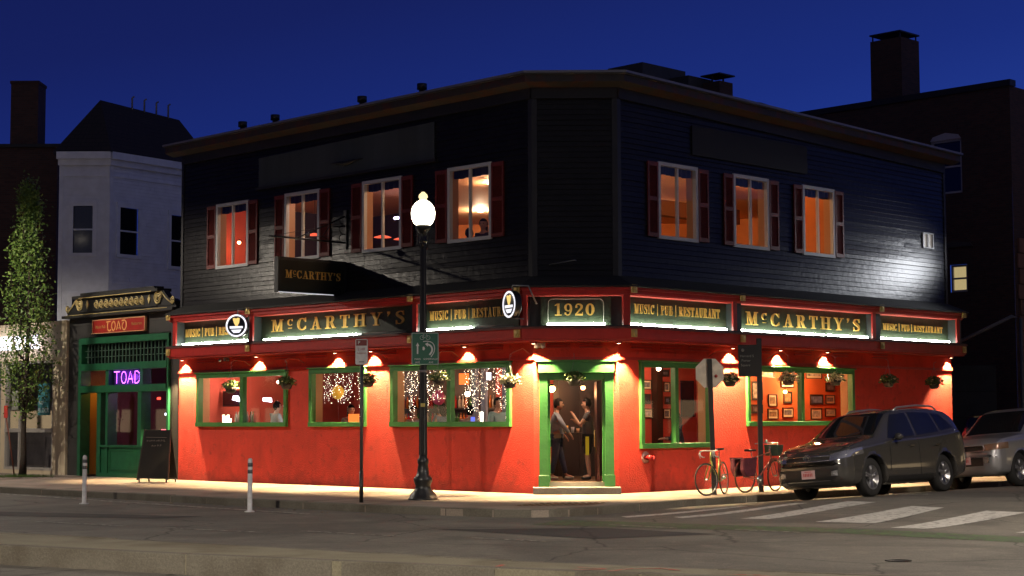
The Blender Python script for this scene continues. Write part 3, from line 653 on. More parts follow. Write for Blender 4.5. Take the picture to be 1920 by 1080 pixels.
fascia_sign('L', .22, 3.22, 'MUSIC | PUB | RESTAURANT', 3.08, .2 + .12, 3.86, .21, [(1.62, 3.1)], 'signboard with small gold words just left of the corner, only its left tube lit', off=((.3, 1.5),))
fascia_sign('C', .16, 1.68, '1920', .46, 1.33, 3.83, .26, [(.3, 1.55)], 'signboard above the corner door with the year in gold numerals inside a thin outline', border=True, d=.20)
fascia_sign('R', -.08, 3.50, 'MUSIC | PUB | RESTAURANT', .27, 3.26, 3.89, .21, [(-.05, 1.5), (1.62, 3.4)], 'signboard with small gold words just right of the corner door, both tubes lit')
fascia_sign('R', 3.74, 9.28, "McCARTHY'S", 4.24, 8.98, 3.79, .31, [(3.85, 5.55), (5.7, 7.3), (7.45, 9.2)], 'long signboard with large gold name lettering on the side street, three tubes all lit', gap=.3)
fascia_sign('R', 9.52, 13.23, 'MUSIC | PUB | RESTAURANT', 10.04, 12.93, 3.87, .17, [(9.65, 11.5), (11.65, 13.15)], 'rightmost signboard with small gold words at the far end of the side street front')
# ------------------------------------------------------------------ hanging name sign on an iron bracket
Ao, At, An = FR['L']; FR['HS'] = (Ao + At * .37 - An * .27 + Vector((0, 0, .03)), At, An); FR['HB'] = (Ao + At * .37 + Vector((0, 0, .02)), At, An)
hs = thing('hanging_sign', P('L', 6.0, 0, 4.55), 'black double-sided name sign hung on an iron bracket at right angles to the clapboards', 'sign', world=True)
V = lambda d, z, s=6.0: P('L', s, d, z)
m = MB('HS'); m.box((5.95, .34, 4.60), (6.05, 2.38, 5.40)); m.build('board', mat('hanging_sign_black', (.012, .014, .012), .3, var=.3), hs)
m = MB('HS')
for a, b in (((5.93, .32, 5.36), (6.07, 2.40, 5.42)), ((5.93, .32, 4.57), (6.07, 2.40, 4.62)), ((5.93, .32, 4.6), (6.07, .37, 5.38)), ((5.93, 2.35, 4.6), (6.07, 2.40, 5.38))): m.box(a, b)
m.build('frame', blacktrim, hs)
sgn = MB(lambda p: P('HS', 5.948 - p[1], p[0], p[2])); lettering(sgn, "McCARTHY'S", 2.17, .50, 4.93, .19, 0, True, th=.01); sgn.build('lettering', gold, hs)
m = MB('HS'); m.tube([(5.9, 2.4, 4.58), (5.9, .75, 4.58)], .012, 6); m.build('strip_lamp', emat('strip_lamp_dim', (.9, .9, 1), .55), hs)
m = MB('HB'); m.tube([(6, .02, 5.9), (6, 2.35, 5.9)], .022, 8); m.tube([(6, .03, 6.55), (6, 1.5, 5.92)], .014, 6); m.tube([(6, .02, 6.3), (6, .55, 6.25), (6, .75, 6.0), (6, .5, 5.92)], .012, 6); m.box((5.95, 0.02, 5.75), (6.05, .05, 6.7))
for k in range(3): m.tube([(6, .03 + .3 * math.sin(R_(t * 24)) * .7, 6.0 + k * .22 + .11 * math.cos(R_(t * 24))) for t in range(0, 11)], .010, 5)
m.tube([(6, .45, 5.9), (6, .45, 5.4)], .008, 5); m.tube([(6, 2.0, 5.9), (6, 2.0, 5.4)], .008, 5); m.tube([(6.5, .02, 6.1), (6, 2.3, 5.9)], .006, 5); m.tube([(5.75, .02, 6.4), (6, 2.3, 5.9)], .006, 5)
m.build('bracket', black, hs)
m = MB('HB'); m.sphere((6.0, 1.2, 6.02), .07, 10); m.build('flood_lamp', mat('lamp_housing_grey', (.25, .25, .27), .25, metal=.7), hs)
# ------------------------------------------------------------------ round illuminated brewery signs
def round_sign(F, s, d, z, rad, tilt, label):
    c = P(F, s, d, z); r = thing('round_sign', c, label, 'sign', 'round illuminated signs on the fascia')
    r.rotation_euler = (0, 0, tilt)
    m = MB(); m.lathe([(0, .075), (rad, .075), (rad * 1.02, .05), (rad * 1.02, -.05), (rad, -.075), (rad * .9, -.085)], (0, 0, 0), 36, 'y'); m.build('case', mat('sign_case_black', (.01, .01, .014), .3), r)
    wh = emat('sign_face_white', (.93, .92, 1), 1.15)
    m = MB(); m.lathe([(rad * .84, -.086), (rad * .84, -.094), (rad * .99, -.094), (rad * .99, -.086)], (0, 0, 0), 40, 'y', cap=False); m.build('lit_ring', wh, r)
    h = rad
    m = MB(); m.prism([(-.34 * h, .62 * h), (-.2 * h, .68 * h), (.0, .62 * h), (.16 * h, .70 * h), (.32 * h, .64 * h), (.27 * h, .25 * h), (.1 * h, -.06 * h), (-.06 * h, -.06 * h), (-.22 * h, .25 * h)], -.09, -.097); m.build('harp_emblem', emat('emblem_gold', (1, .70, .22), 1.0), r)
    m = MB(); m.prism([(-.62 * h, -.05 * h), (.62 * h, -.05 * h), (.6 * h, -.24 * h), (-.6 * h, -.26 * h)], -.09, -.096); m.prism([(-.5 * h, -.36 * h), (.5 * h, -.34 * h), (.3 * h, -.62 * h), (-.25 * h, -.64 * h)], -.09, -.096); m.build('name_band', wh, r)
    m = MB(); m.tube([(0, .0, rad), (0, .0, rad + .12), (.25, .25, rad + .1), (.34, .4, 0)], .018, 6); m.tube([(0, 0, -rad), (.05, .3, -rad - .02)], .014, 6); m.build('bracket', steel, r)
    return r
round_sign('L', 9.72, .80, 4.0, .29, R_(-14), 'round white-ringed lit sign with a golden harp at the left end of the long fascia')
round_sign('L', -.12, .75, 4.05, .29, R_(-62), 'round white-ringed lit sign seen nearly edge on beside the year signboard')
# small fittings
def small(name, mb, m, label, cat, F=None, **k): o = mb.build(name, m, None, off=k.pop('off', (0, 0, 0))); return tag(o, label, cat, k.get('group'))
e = thing('emergency_light', P('C', .13, .03, 3.17), 'white twin-head emergency light under the fascia left of the corner door', 'light', world=True)
MB('C').box((.02, .04, 3.15), (.26, .12, 3.25)).build('case', mat('plastic_offwhite', (.6, .58, .5), .5), e)
for s in (.07, .2): MB('C').lathe([(0, .12), (.035, .13), (.045, .165), (0, .17)], (s, 0, 3.17), 12, 'y').build('lamp_head', mat('lamp_head_glass', (.7, .7, .65), .3), e)
e = thing('security_camera', P('L', 11.3, .1, 3.2), 'small silver camera dome under the red fascia near its left end', 'camera', world=True)
MB('L').box((11.2, 0, 3.16), (11.32, .1, 3.25)).build('mount', steel, e); MB('L').sphere((11.42, .12, 3.19), .06, 12).build('lens', mat('chrome', (.6, .6, .62), .12, metal=1), e)
e = thing('wall_flood_lamp', P('R', 15.1, 1.9, 0), 'floodlight on a short mast beyond the far end of the side street front', 'floodlight', world=True)
MB('R').tube([(15.1, 1.9, 0), (15.1, 1.9, 6.3)], .05, 8).build('mast', steel, e); MB('R').box((14.98, 1.78, 6.3), (15.22, 2.02, 6.5)).build('head', steel, e); MB('R').box((14.96, 1.82, 6.33), (14.972, 1.98, 6.47)).build('lens', emat('flood_lens', (.9, .95, 1), 8), e)
fl_o = lamp('bulb', 'SPOT', P('R', 14.9, 1.9, 6.4), 560, (.92, .95, 1), e, spot_size=R_(54), spot_blend=1.0, shadow_soft_size=.6)
fl_o.rotation_euler = (P('R', 10.0, 0, 5.3) - P('R', 14.9, 1.9, 6.4)).to_track_quat('-Z', 'Y').to_euler()
e = thing('standpipe_connection', P('R', .86, .0, .76), 'round wall plate with twin red-capped hose connection low on the red wall', 'hose connection', world=True)
MB('R').lathe([(.13, .0), (.13, .02), (.06, .03)], (.86, 0, .76), 20, 'y').build('plate', mat('plate_pink', (.65, .35, .3), .4, metal=.4), e)
for k, s in enumerate((.82, .92)):
    MB('R').lathe([(.045, .02), (.045, .15), (.055, .15), (.055, .2), (.03, .22), (0, .22)], (s, 0, .76 - .02 * k), 14, 'y').build('cap', mat('cap_red', (.6, .03, .03), .35), e)
# ------------------------------------------------------------------ hanging baskets
def leafball(seed, rad, n, fl, squash=.7, size=.045):
    r = random.Random(seed); a = MB(); b = MB()
    for i in range(n):
        th = r.uniform(0, 2 * math.pi); ph = math.acos(r.uniform(-.35, 1)); rr = rad * r.uniform(.35, 1.05)
        p = Vector((math.sin(ph) * math.cos(th) * rr, math.sin(ph) * math.sin(th) * rr, math.cos(ph) * rr * squash)); s = size * r.uniform(.6, 1.2)
        d1 = Vector((r.gauss(0, 1), r.gauss(0, 1), r.gauss(0, .6))).normalized() * s; d2 = d1.cross(Vector((r.gauss(0, 1), r.gauss(0, 1), r.gauss(0, 1)))).normalized() * s * .5
        (b if r.random() < fl else a).add([p - d1, p + d2, p + d1, p - d2], [(0, 1, 2, 3)])
    return a, b
leafm = mat('basket_leaf', (.07, .13, .025), .6, var=.5, vscale=25); flow = mat('basket_flower', (.85, .80, .48), .6, var=.15, vscale=20)
pot = mat('basket_pot', (.02, .018, .016), .6, var=.3)
def basket(seed, fl, hook=True):
    r = thing('hanging_basket', (0, 0, 0), 'x', 'hanging basket', 'flower baskets hung along the pub front')
    MB().lathe([(.07, -.16), (.11, -.14), (.165, .0), (.155, .0), (.1, -.12), (0, -.13)], (0, 0, 0), 18).build('pot', pot, r)
    a, b = leafball(seed, .24, 420, fl); a.build('foliage', leafm, r, rec=False)
    if fl: b.build('flowers', flow, r, rec=False)
    m = MB()
    for k in range(3): m.tube([(.15 * math.cos(k * 2.09), .15 * math.sin(k * 2.09), 0), (0, 0, .42)], .003, 4)
    m.tube([(0, 0, .42), (0, 0, .52), (0, -.06, .55)], .005, 5); m.build('chain', steel, r); return r
b_g = basket(1, .05); b_f = basket(2, .75); b_m = basket(3, .3)
bk = [(b_g, 'L', 10.27, .6, 2.46, 'green leafy basket in front of the left pane of the leftmost window'), (b_g, 'L', 8.0, .55, 2.52, 'green leafy basket at the right edge of the leftmost window'), (b_m, 'L', 4.83, .6, 2.52, 'lightly flowered basket between the single-pane window and the string-lit one'),
      (b_m, 'L', 2.37, .6, 2.52, 'flowered basket just right of the street lamp post'), (b_f, 'L', .12, .6, 2.42, 'pale flowered basket at the right edge of the string-lit window'), (b_g, 'C', .88, .12, 2.47, 'small dark green basket hanging over the corner doorway'),
      (b_m, 'R', 3.14, .6, 2.48, 'flowered basket right of the octagonal sign'), (b_f, 'R', 5.37, .6, 2.54, 'white flowered basket in front of the left pane of the picture-wall window'), (b_f, 'R', 7.31, .6, 2.55, 'white flowered basket in front of the right pane of the picture-wall window'),
      (b_g, 'R', 9.67, .6, 2.54, 'dim green basket on the plain red wall above the dark car roof'), (b_g, 'R', 11.86, .6, 2.52, 'dim green basket farthest along the side street wall')]
seen = set()
for src, F, s, d, z, lb in bk:
    o = copy_tree(src) if id(src) in seen else src; seen.add(id(src))
    o.location = P(F, s, d, z); o.rotation_euler = (0, 0, s * 7); o['label'] = lb
for F, s, lb in (('L', .12, 'at the right end of the long wall'), ('R', 5.37, 'above the left white basket'), ('R', 7.31, 'above the right white basket'), ('L', 10.27, 'above the leftmost green basket'), ('L', 8.0, 'above the second basket from the left'), ('L', 4.83, 'above the basket behind the parking sign'), ('L', 2.37, 'above the basket right of the lamp post'), ('R', 3.14, 'above the basket right of the octagonal sign')):
    z = 2.42 if s == .12 else 2.52
    m = MB(F); m.tube([(s, .0, 3.02), (s, .2, 3.13), (s, .5, z + .62), (s, .6, z + .56), (s, .6, z + .5)], .010, 6)
    small('basket_hook', m, mat('hook_red', (.5, .12, .08), .4), 'thin iron wall hook ' + lb, 'hook', off=P(F, s, 0, 3), group='hooks for the flower baskets').location = P(F, s, 0, 3)
# ------------------------------------------------------------------ inside the pub
iw = mat('interior_red_plaster', (.50, .085, .060), .8, var=.15); iw2 = mat('interior_orange_plaster', (.62, .13, .035), .8, var=.1)
idark = mat('interior_dark_wood', (.016, .009, .007), .5, kind='wood', c2=(.032, .016, .010)); icei = mat('interior_ceiling_boards', (.62, .33, .17), .7, kind='tiles', p=(6, .14, .006, (.25, .12, .06), 0), c2=(.6, .32, .17)); ifl = mat('interior_floor', (.2, .13, .08), .5, kind='wood', c2=(.13, .08, .05))
def fp(z, d=-.05): return [tuple(P('L', 13.4, d, z)), bp(d, 1, z), bp(d, 2, z), tuple(P('R', 13.6, d, z)), tuple(P('R', 13.6, -9, z)), tuple(P('L', 13.4, -9, z))]
MB().quad(*fp(.25)).build('interior_floor', ifl, pub, rec=False); MB().quad(*fp(3.24)).build('interior_ceiling', mat('plaster_dim', (.35, .2, .15), .8), pub, rec=False)
MB().quad(*fp(4.65)).build('upper_floor', ifl, pub, rec=False); MB().quad(*fp(7.62)).build('upper_ceiling', icei, pub, rec=False)
m = MB('L'); m.box((2.5, -6.1, .15), (13.4, -6.0, 3.24)); m.box((8.6, -5.9, .15), (8.7, -3.4, 3.24)); m.box((13.30, -6, .15), (13.38, -.3, 3.24)); m.build('interior_wall', iw, pub)
m = MB('R'); m.box((5.75, -2.3, .15), (13.5, -2.2, 3.24)); m.build('interior_wall', iw2, pub)
m = MB('R'); m.box((3.2, -3.6, .15), (8.8, -3.5, 3.24)); m.box((7.0, -3.5, .15), (7.1, -2.35, 3.24)); m.build('interior_wall', iw, pub)
m = MB(); m.box((-.4, 41.0, .15), (1.0, 41.1, 3.24)); m.build('interior_wall', iw, pub)
m = MB(); m.box((.98, 40.6, .15), (3.0, 40.7, 3.24)); m.box((1.1, 40.5, .15), (1.45, 40.6, 3.24)); m.box((1.6, 40.55, .15), (1.9, 40.6, 3.24)); m.build('wood_panelling', idark, pub)
m = MB('L'); m.box((3.2, -3.2, .15), (8.2, -3.1, 3.24)); m.build('bar_back_wall', mat('bar_back_dark', (.05, .028, .02), .4, kind='wood', c2=(.1, .045, .025)), pub)
# upstairs partitions
m = MB('L'); m.box((13.28, -3.1, 4.65), (13.36, -.3, 7.62)); m.build('upper_wall', iw, pub)
m = MB('L'); m.box((13.26, -6.2, 4.65), (13.36, -3.1, 7.62)); m.box((9.2, -6.3, 4.65), (13.3, -6.2, 7.62)); m.build('upper_wall', mat('interior_dark_plaster', (.045, .03, .04), .8), pub)
m = MB('R'); m.box((13.4, -8.7, 4.65), (13.5, -.3, 7.62)); m.box((9.4, -2.6, 4.65), (9.5, -.4, 7.62)); m.t = T('W'); m.box((-2.8, 52.3, 4.65), (5.6, 52.4, 7.62)); m.build('upper_wall', mat('upper_orange_red', (.6, .20, .05), .8, var=.15), pub)
m = MB('R'); m.box((4.0, -4.2, 6.9), (9.5, -3.9, 7.3)); m.box((9.8, -3.0, 4.65), (10.9, -2.9, 6.95)); m.build('ceiling_beam', mat('beam_brown', (.16, .05, .025), .6), pub)
def ceiling_lamp(name, loc, r, e, c, label, drop=.0, ps=0, em=8, group=None, shade=None):
    t = thing(name, loc, label, 'lamp', group); m = MB()
    if shade is None: m.lathe([(r, 0), (r * .9, -.03), (0, -.04)], (0, 0, 0), 16); m.build('diffuser', emat('diffuser_%s' % name, c, em), t)
    else:
        m.sphere((0, 0, -drop), r, 14); m.build('globe', emat('globe_%s_%d' % (name, em), c, em), t)
        k = MB(); k.tube([(0, 0, 0), (0, 0, -drop + r)], .008, 5); k.lathe([(.03, -drop + r * 1.35), (r * .7, -drop + r * .7), (r * .72, -drop + r * .6)], (0, 0, 0), 14); k.build('fitting', black, t)
    if e: lamp('bulb', 'POINT', (0, 0, -drop - r - .08 if shade else -.12), e, c, t, shadow_soft_size=.08)
    return t
W1 = (1, .62, .35); gi = 'recessed lamps in the board ceiling upstairs'
ceiling_lamp('ceiling_lamp', P('L', 3.6, -2.0, 7.61), .1, 95, W1, 'upper recessed ceiling lamp seen through the window nearest the corner', em=12, group=gi)
ceiling_lamp('ceiling_lamp', P('L', 5.0, -3.6, 7.61), .1, 95, W1, 'lower recessed ceiling lamp seen through the window nearest the corner', em=12, group=gi)
ceiling_lamp('ceiling_lamp', P('L', 6.9, -2.0, 7.61), .1, 40, W1, 'ceiling lamp seen at the top of the upstairs window left of the lamp globe', em=12, group=gi)
ceiling_lamp('ceiling_lamp', P('L', 8.5, -.7, 7.61), .13, 18, (.95, .9, 1), 'bluish white ceiling lamp at the top of the second upstairs window', em=25, group=gi)
ceiling_lamp('ceiling_lamp', P('L', 6.2, -6.5, 7.61), .1, 160, W1, 'recessed lamp far back in the upstairs room', em=12, group=gi)
ceiling_lamp('ceiling_lamp', (-.9, 48.6, 7.6), .1, 190, (1, .70, .45), 'bright lamp near the back wall of the upstairs room', em=12, group=gi)
ceiling_lamp('ceiling_lamp', (3.9, 47.5, 7.6), .1, 110, (1, .42, .13), 'lamp deep behind the side street upstairs windows', em=8, group=gi)
ceiling_lamp('wall_lamp', P('L', 12.6, -1.3, 6.6), .05, 26, (1, .50, .2), 'small wall lamp glowing inside the leftmost upstairs window', drop=.1, shade=1, em=14)
t = thing('strip_light', P('L', 8.4, -3.2, 6.72), 'violet white strip light glowing inside the upstairs window left of the lamp globe', 'lamp', world=True); MB('L').tube([(7.5, -3.2, 6.95), (8.25, -3.2, 6.95)], .035, 8).build('tube', emat('violet_tube', (.75, .62, 1), 14), t)
for s, d, z, lb in ((9.9, -1.8, 6.52, 'oval red-glowing pendant shade inside the second upstairs window'), (7.35, -2.0, 6.28, 'red pendant shade low inside the third upstairs window, left-hand one'), (6.8, -2.2, 6.2, 'red pendant shade low inside the third upstairs window, right-hand one')):
    t = thing('pendant_lamp', P('L', s, d, z), lb, 'lamp', 'red shaded pendants upstairs'); MB().lathe([(.03, .06), (.2, .015), (.23, 0), (0, .005)], (0, 0, 0), 20).build('shade', emat('red_shade', (1, .13, .06), 1.2), t); MB().tube([(0, 0, .12), (0, 0, 1.0)], .006, 5).build('cord', black, t)
ceiling_lamp('sconce', P('R', 5.7, -2.0, 6.55), .07, 45, (1, .55, .16), 'yellow sconce glowing inside the middle side street upstairs window', drop=.1, shade=1, em=10)
ceiling_lamp('ceiling_lamp', P('R', 3.0, -4.0, 7.61), .1, 75, (1, .42, .13), 'ceiling lamp hidden behind the first side street upstairs window head', em=8, group=gi)
ceiling_lamp('ceiling_lamp', P('R', 7.6, -1.8, 7.61), .1, 55, (1, .42, .13), 'ceiling lamp behind the third side street upstairs window head', em=8, group=gi)
t = thing('ceiling_fan', P('R', 3.4, -2.6, 7.25), 'flat brown ceiling fan seen through the first side street upstairs window', 'fan')
for k in range(4): MB(lambda p, k=k: Matrix.Rotation(k * math.pi / 2 + .4, 3, 'Z') @ Vector(p)).box((.1, -.07, -.01), (.62, .07, .01)).build('blade', idark, t)
MB().lathe([(.03, .37), (.03, .05), (.09, .04), (.09, -.06), (0, -.08)], (0, 0, 0), 14).build('hub', idark, t)
# ground floor lamps
gl = 'lamps lighting the ground floor bar'
for F, s, d, z, r, e_, c, lb in (('L', 12.2, -1.2, 2.78, .06, 75, (1, .66, .46), 'small white pendant in the left pane of the leftmost window'), ('L', 10.9, -1.4, 2.74, .05, 60, (1, .66, .46), 'small white pendant in the right pane of the leftmost window'),
        ('L', 6.6, -1.7, 2.72, .06, 26, (1, .6, .35), 'amber pendant inside the single-pane window'), ('L', 4.6, -2.4, 2.35, .07, 22, (1, .5, .22), 'amber globe low over the bar'), ('L', 2.7, -1.9, 2.6, .06, 22, (1, .6, .35), 'amber globe in the left pane of the string-lit window'),
        ('R', 6.9, -1.6, 2.98, .07, 130, (1, .52, .2), 'bulb lighting the picture wall at the left'), ('R', 9.2, -1.6, 2.98, .07, 130, (1, .52, .2), 'bulb lighting the picture wall at the right'), ('R', 4.2, -2.4, 2.95, .06, 110, (1, .55, .3), 'dim bulb behind the tall window by the door')):
    ceiling_lamp('pendant_lamp', P(F, s, d, z), r, e_, c, lb, drop=.12, shade=1, em=16, group=gl)
ceiling_lamp('wall_globe_lamp', (.93, 40.2, 2.42), .085, 9, (1, .5, .18), 'glowing amber globe seen at the upper left inside the doorway', drop=.1, shade=1, em=30)
ceiling_lamp('lantern', (1.62, 39.0, 2.42), .055, 6, (1, .35, .15), 'small red-amber lantern hanging inside the doorway above the standing man', drop=.1, shade=1, em=14)
ceiling_lamp('ceiling_lamp', (1.25, 37.75, 3.2), .08, 120, (1, .74, .5), 'unseen lamp added inside the corner doorway to light the people', em=6)  # added lamp, no such fitting seen; lights the two people from the front
for F, s, z, lb in (('R', 6.86, 2.30, 'left small round sconce between the pictures'), ('R', 8.97, 2.30, 'right small round sconce between the pictures')):
    ceiling_lamp('sconce', P(F, s, -2.1, z + .1), .05, 3, (1, .6, .25), lb, drop=.1, shade=1, em=20)
# ------------------------------------------------------------------ framed pictures on the walls
cream_m = mat('picture_mat_cream', (.72, .62, .45), .7); fr_m = mat('picture_frame_dark', (.03, .018, .012), .4)
def picture(F, s0, s1, z0, z1, d, label, art, matc=cream_m, mw=.05):
    t = thing('framed_picture', P(F, (s0 + s1) / 2, d, z0), label, 'picture', 'framed pictures inside the pub', world=True)
    m = MB(F); k = .022
    for a, b in (((s0, z0), (s1, z0 + k)), ((s0, z1 - k), (s1, z1)), ((s0, z0 + k), (s0 + k, z1 - k)), ((s1 - k, z0 + k), (s1, z1 - k))): m.box((a[0], d, a[1]), (b[0], d + .03, b[1]))
    m.build('frame', fr_m, t); m = MB(F); m.box((s0 + k, d, z0 + k), (s1 - k, d + .012, z1 - k)); m.build('mat', matc, t)
    r = random.Random(int(s0 * 100 + z0 * 10)); m = MB(F); m.box((s0 + k + mw, d + .013, z0 + k + mw), (s1 - k - mw, d + .016, z1 - k - mw)); m.build('print', mat('print_' + art, {'dark': (.05, .05, .06), 'grey': (.22, .22, .25), 'tan': (.4, .26, .14), 'blue': (.2, .28, .5), 'pale': (.65, .62, .6)}[art], .4, var=.8, vscale=11), t)
black_m = mat('picture_mat_black', (.03, .03, .035), .5)
PD = -2.195
for s0, s1, z0, z1, art, mm, lb in ((7.64, 8.09, 2.07, 2.56, 'pale', black_m, 'large black framed picture at the left edge of the picture wall'), (7.62, 8.09, 1.73, 1.96, 'grey', black_m, 'small dark picture at the lower left of the picture wall'),
    (8.34, 8.72, 1.91, 2.23, 'tan', cream_m, 'upright cream-matted print, middle row left'), (8.31, 8.76, 1.58, 1.85, 'tan', cream_m, 'cream-matted print with two bands, bottom row left'), (9.01, 9.38, 1.99, 2.31, 'tan', black_m, 'dark upright photograph left of the window mullion'),
    (8.96, 9.43, 1.62, 1.89, 'grey', cream_m, 'cream-matted grey print left of the mullion, bottom row'), (8.9, 9.48, 2.41, 2.67, 'tan', cream_m, 'wide cream picture hidden behind the left white flower basket'), (10.21, 10.8, 1.96, 2.24, 'blue', black_m, 'bright bluish picture in a black frame right of the mullion'),
    (10.23, 10.73, 1.57, 1.87, 'pale', cream_m, 'pale sketch in a wide cream mat right of the mullion'), (10.94, 11.36, 2.32, 2.56, 'grey', black_m, 'dark picture behind the right white flower basket'), (10.92, 11.35, 1.98, 2.23, 'grey', cream_m, 'small grey picture at the right, middle row'),
    (10.89, 11.39, 1.64, 1.87, 'pale', cream_m, 'small pale picture at the right, bottom row'), (8.02, 8.61, 2.66, 2.86, 'pale', cream_m, 'pale panel standing in for lamplit wall, top left of the picture wall'), (10.02, 10.75, 2.66, 2.86, 'pale', cream_m, 'pale panel standing in for lamplit wall, top right of the picture wall')):  # the two top panels stand for lamplit wall, its brightness put in their colour
    if (s0 > 9.8 and s0 < 10.02): s0 = 10.03
    picture('R', s0, s1, z0, z1, PD, lb, art, mm, .05 if mm is cream_m else .03)
for s0, s1, z0, z1, art, mm, lb in ((4.86, 5.19, 2.34, 2.58, 'grey', cream_m, 'small grey picture at the upper left of the tall window by the door'), (4.86, 5.15, 1.97, 2.23, 'dark', black_m, 'dark picture at the middle left of the tall window by the door'), (5.61, 5.89, 2.67, 2.85, 'grey', black_m, 'small dark picture at the very top of the tall window'),
    (5.68, 5.92, 2.28, 2.54, 'grey', cream_m, 'cream-matted picture in the second column of the tall window'), (5.71, 5.93, 1.97, 2.17, 'blue', black_m, 'picture with a bluish gleam in the second column of the tall window'), (4.9, 5.23, 1.62, 1.86, 'pale', cream_m, 'pale picture low at the left of the tall window'), (5.65, 5.93, 1.60, 1.86, 'grey', cream_m, 'cream picture low in the second column of the tall window')):
    picture('R', s0, s1, z0, z1, -3.495, lb, art, mm, .035)
m = MB('R'); m.box((5.2, -3.49, .25), (5.42, -3.3, 3.2)); m.build('wood_column', idark, pub)
t = thing('television', P('R', 6.6, -3.4, 1.7), 'tall dark screen on the red wall behind the seated person in the tall window', 'screen', world=True); MB('R').box((6.35, -3.49, 1.65), (6.85, -3.44, 2.58)).build('screen', mat('screen_dark', (.01, .014, .03), .15), t)
def tv(F, s0, s1, z0, z1, d, label):
    t = thing('television', P(F, (s0 + s1) / 2, d, z0), label, 'screen', world=True); MB(F).box((s0, d, z0), (s1, d + .06, z1)).build('case', mat('screen_case', (.008, .008, .01), .3), t)
    MB(F).box((s0 + .03, d + .061, z0 + .03), (s1 - .03, d + .064, z1 - .03)).build('screen', mat('screen_dark', (.01, .014, .03), .15), t)
tv('L', 12.25, 13.15, 1.98, 2.42, -1.25, 'black television in the left pane of the leftmost window')
t = thing('lit_sign', P('L', 12.1, -1.0, 2.2), 'white lit beer sign below the basket in the leftmost window', 'sign', world=True); MB('L').prism([(12.05, 2.10), (12.4, 2.16), (12.35, 2.27), (12.15, 2.26)], -1.0, -.97).build('face', emat('white_lit', (.85, .85, 1), 7), t)
t = thing('lit_sign', P('L', 9.95, -1.0, 2.1), 'white lit sign just right of the mullion of the leftmost window', 'sign', world=True); MB('L').prism([(10.65, 2.08), (11.0, 2.11), (11.0, 2.2), (10.67, 2.19)], -1.0, -.96).build('face', emat('white_lit', (.85, .85, 1), 7), t)
t = thing('table_lamp', P('L', 8.95, -.8, 1.25), 'white glowing lamp at the right edge of the leftmost window', 'lamp', world=True); MB('L').lathe([(.03, 1.3), (.03, 1.95), (.1, 1.97), (.06, 2.12), (0, 2.12)], (9.75, -.8, 0), 12).build('shade', emat('white_lit', (.85, .85, 1), 7), t)
# bar shelves, bottles and glasses
amber = [mat('bottle_amber', (.45, .12, .02), .12, spec=.8), mat('bottle_green', (.03, .12, .03), .12, spec=.8), mat('bottle_clear', (.55, .5, .45), .1, spec=.8), mat('bottle_red', (.4, .03, .03), .15)]
bot = []
for k in range(4):
    b = MB().lathe([(.036, 0), (.037, .17), (.033, .2), (.014, .24), (.013, .3), (.016, .305), (0, .31)], (0, 0, 0), 10).build('bottle', amber[k]); bot.append(b)
used = set(); cols = ('amber', 'green', 'clear', 'red'); rr = random.Random(8)
def bottles(F, s0, s1, d, z, n, where, grp):
    for i in range(n):
        k = rr.randrange(4); o = bot[k] if k not in used else bot[k].copy()
        if k in used: col.objects.link(o)
        used.add(k); o.location = P(F, s0 + (s1 - s0) * (i + .5) / n, d + rr.uniform(-.03, .03), z)
        g3 = ('at the right-hand end', 'in the middle', 'at the left-hand end')[min(2, i * 3 // n)]
        tag(o, '%s bottle %s of those %s' % (cols[k], g3, where), 'bottle', '%s bottles %s, %s' % (cols[k], g3, grp))
def shelf(F, a, b, name, label, m=None): o = MB(F).box(a, b).build(name, m or idark, None, off=P(F, a[0], a[1], a[2])); o.location = P(F, a[0], a[1], a[2]); tag(o, label, 'shelf' if name != 'bar_counter' else 'counter')
shelf('L', (3.6, -3.08, 1.42), (8.0, -2.75, 1.45), 'bottle_shelf', 'lower dark shelf of bottles behind the bar'); shelf('L', (3.6, -3.08, 1.85), (8.0, -2.75, 1.88), 'bottle_shelf', 'upper dark shelf of bottles behind the bar')
shelf('L', (2.6, -1.9, .25), (8.2, -1.3, 1.25), 'bar_counter', 'dark wooden bar counter behind the string-lit windows')
bottles('L', 3.7, 7.9, -2.9, 1.46, 44, 'on the lower shelf behind the bar', 'bottles on the lower bar shelf'); bottles('L', 3.7, 7.9, -2.9, 1.89, 30, 'on the upper shelf behind the bar', 'bottles on the upper bar shelf')
shelf('L', (11.3, -1.3, .25), (13.2, -.75, 1.52), 'bar_counter', 'sideboard with glassware inside the leftmost window'); bottles('L', 11.5, 12.4, -1.1, 1.53, 12, 'on the sideboard inside the leftmost window', 'bottles on the sideboard')
t = thing('candle_cluster', P('L', 12.0, -1.35, 1.53), 'bright cluster of lit white glasses low in the left pane of the leftmost window', 'candles', world=True)
for k in range(7): MB('L').lathe([(.03, 0), (.035, .12 + .05 * (k % 3)), (0, .12 + .05 * (k % 3))], (12.45 + .05 * k, -.95 + .04 * (k % 2), 1.53), 8).build('candle_glass', emat('candle_lit', (1, .85, .6), 6), t)
bottles('L', 4.8, 6.0, -2.2, 5.72, 9, 'low inside the third upstairs window', 'bottles upstairs'); shelf('L', (4.6, -2.4, 4.65), (8.2, -2.0, 5.71), 'bar_counter', 'upstairs bar counter behind the window left of the lamp globe', mat('bar_top_orange', (.4, .1, .04), .4))
bottles('L', 7.0, 8.0, -2.2, 5.72, 7, 'low inside the third upstairs window', 'bottles upstairs')
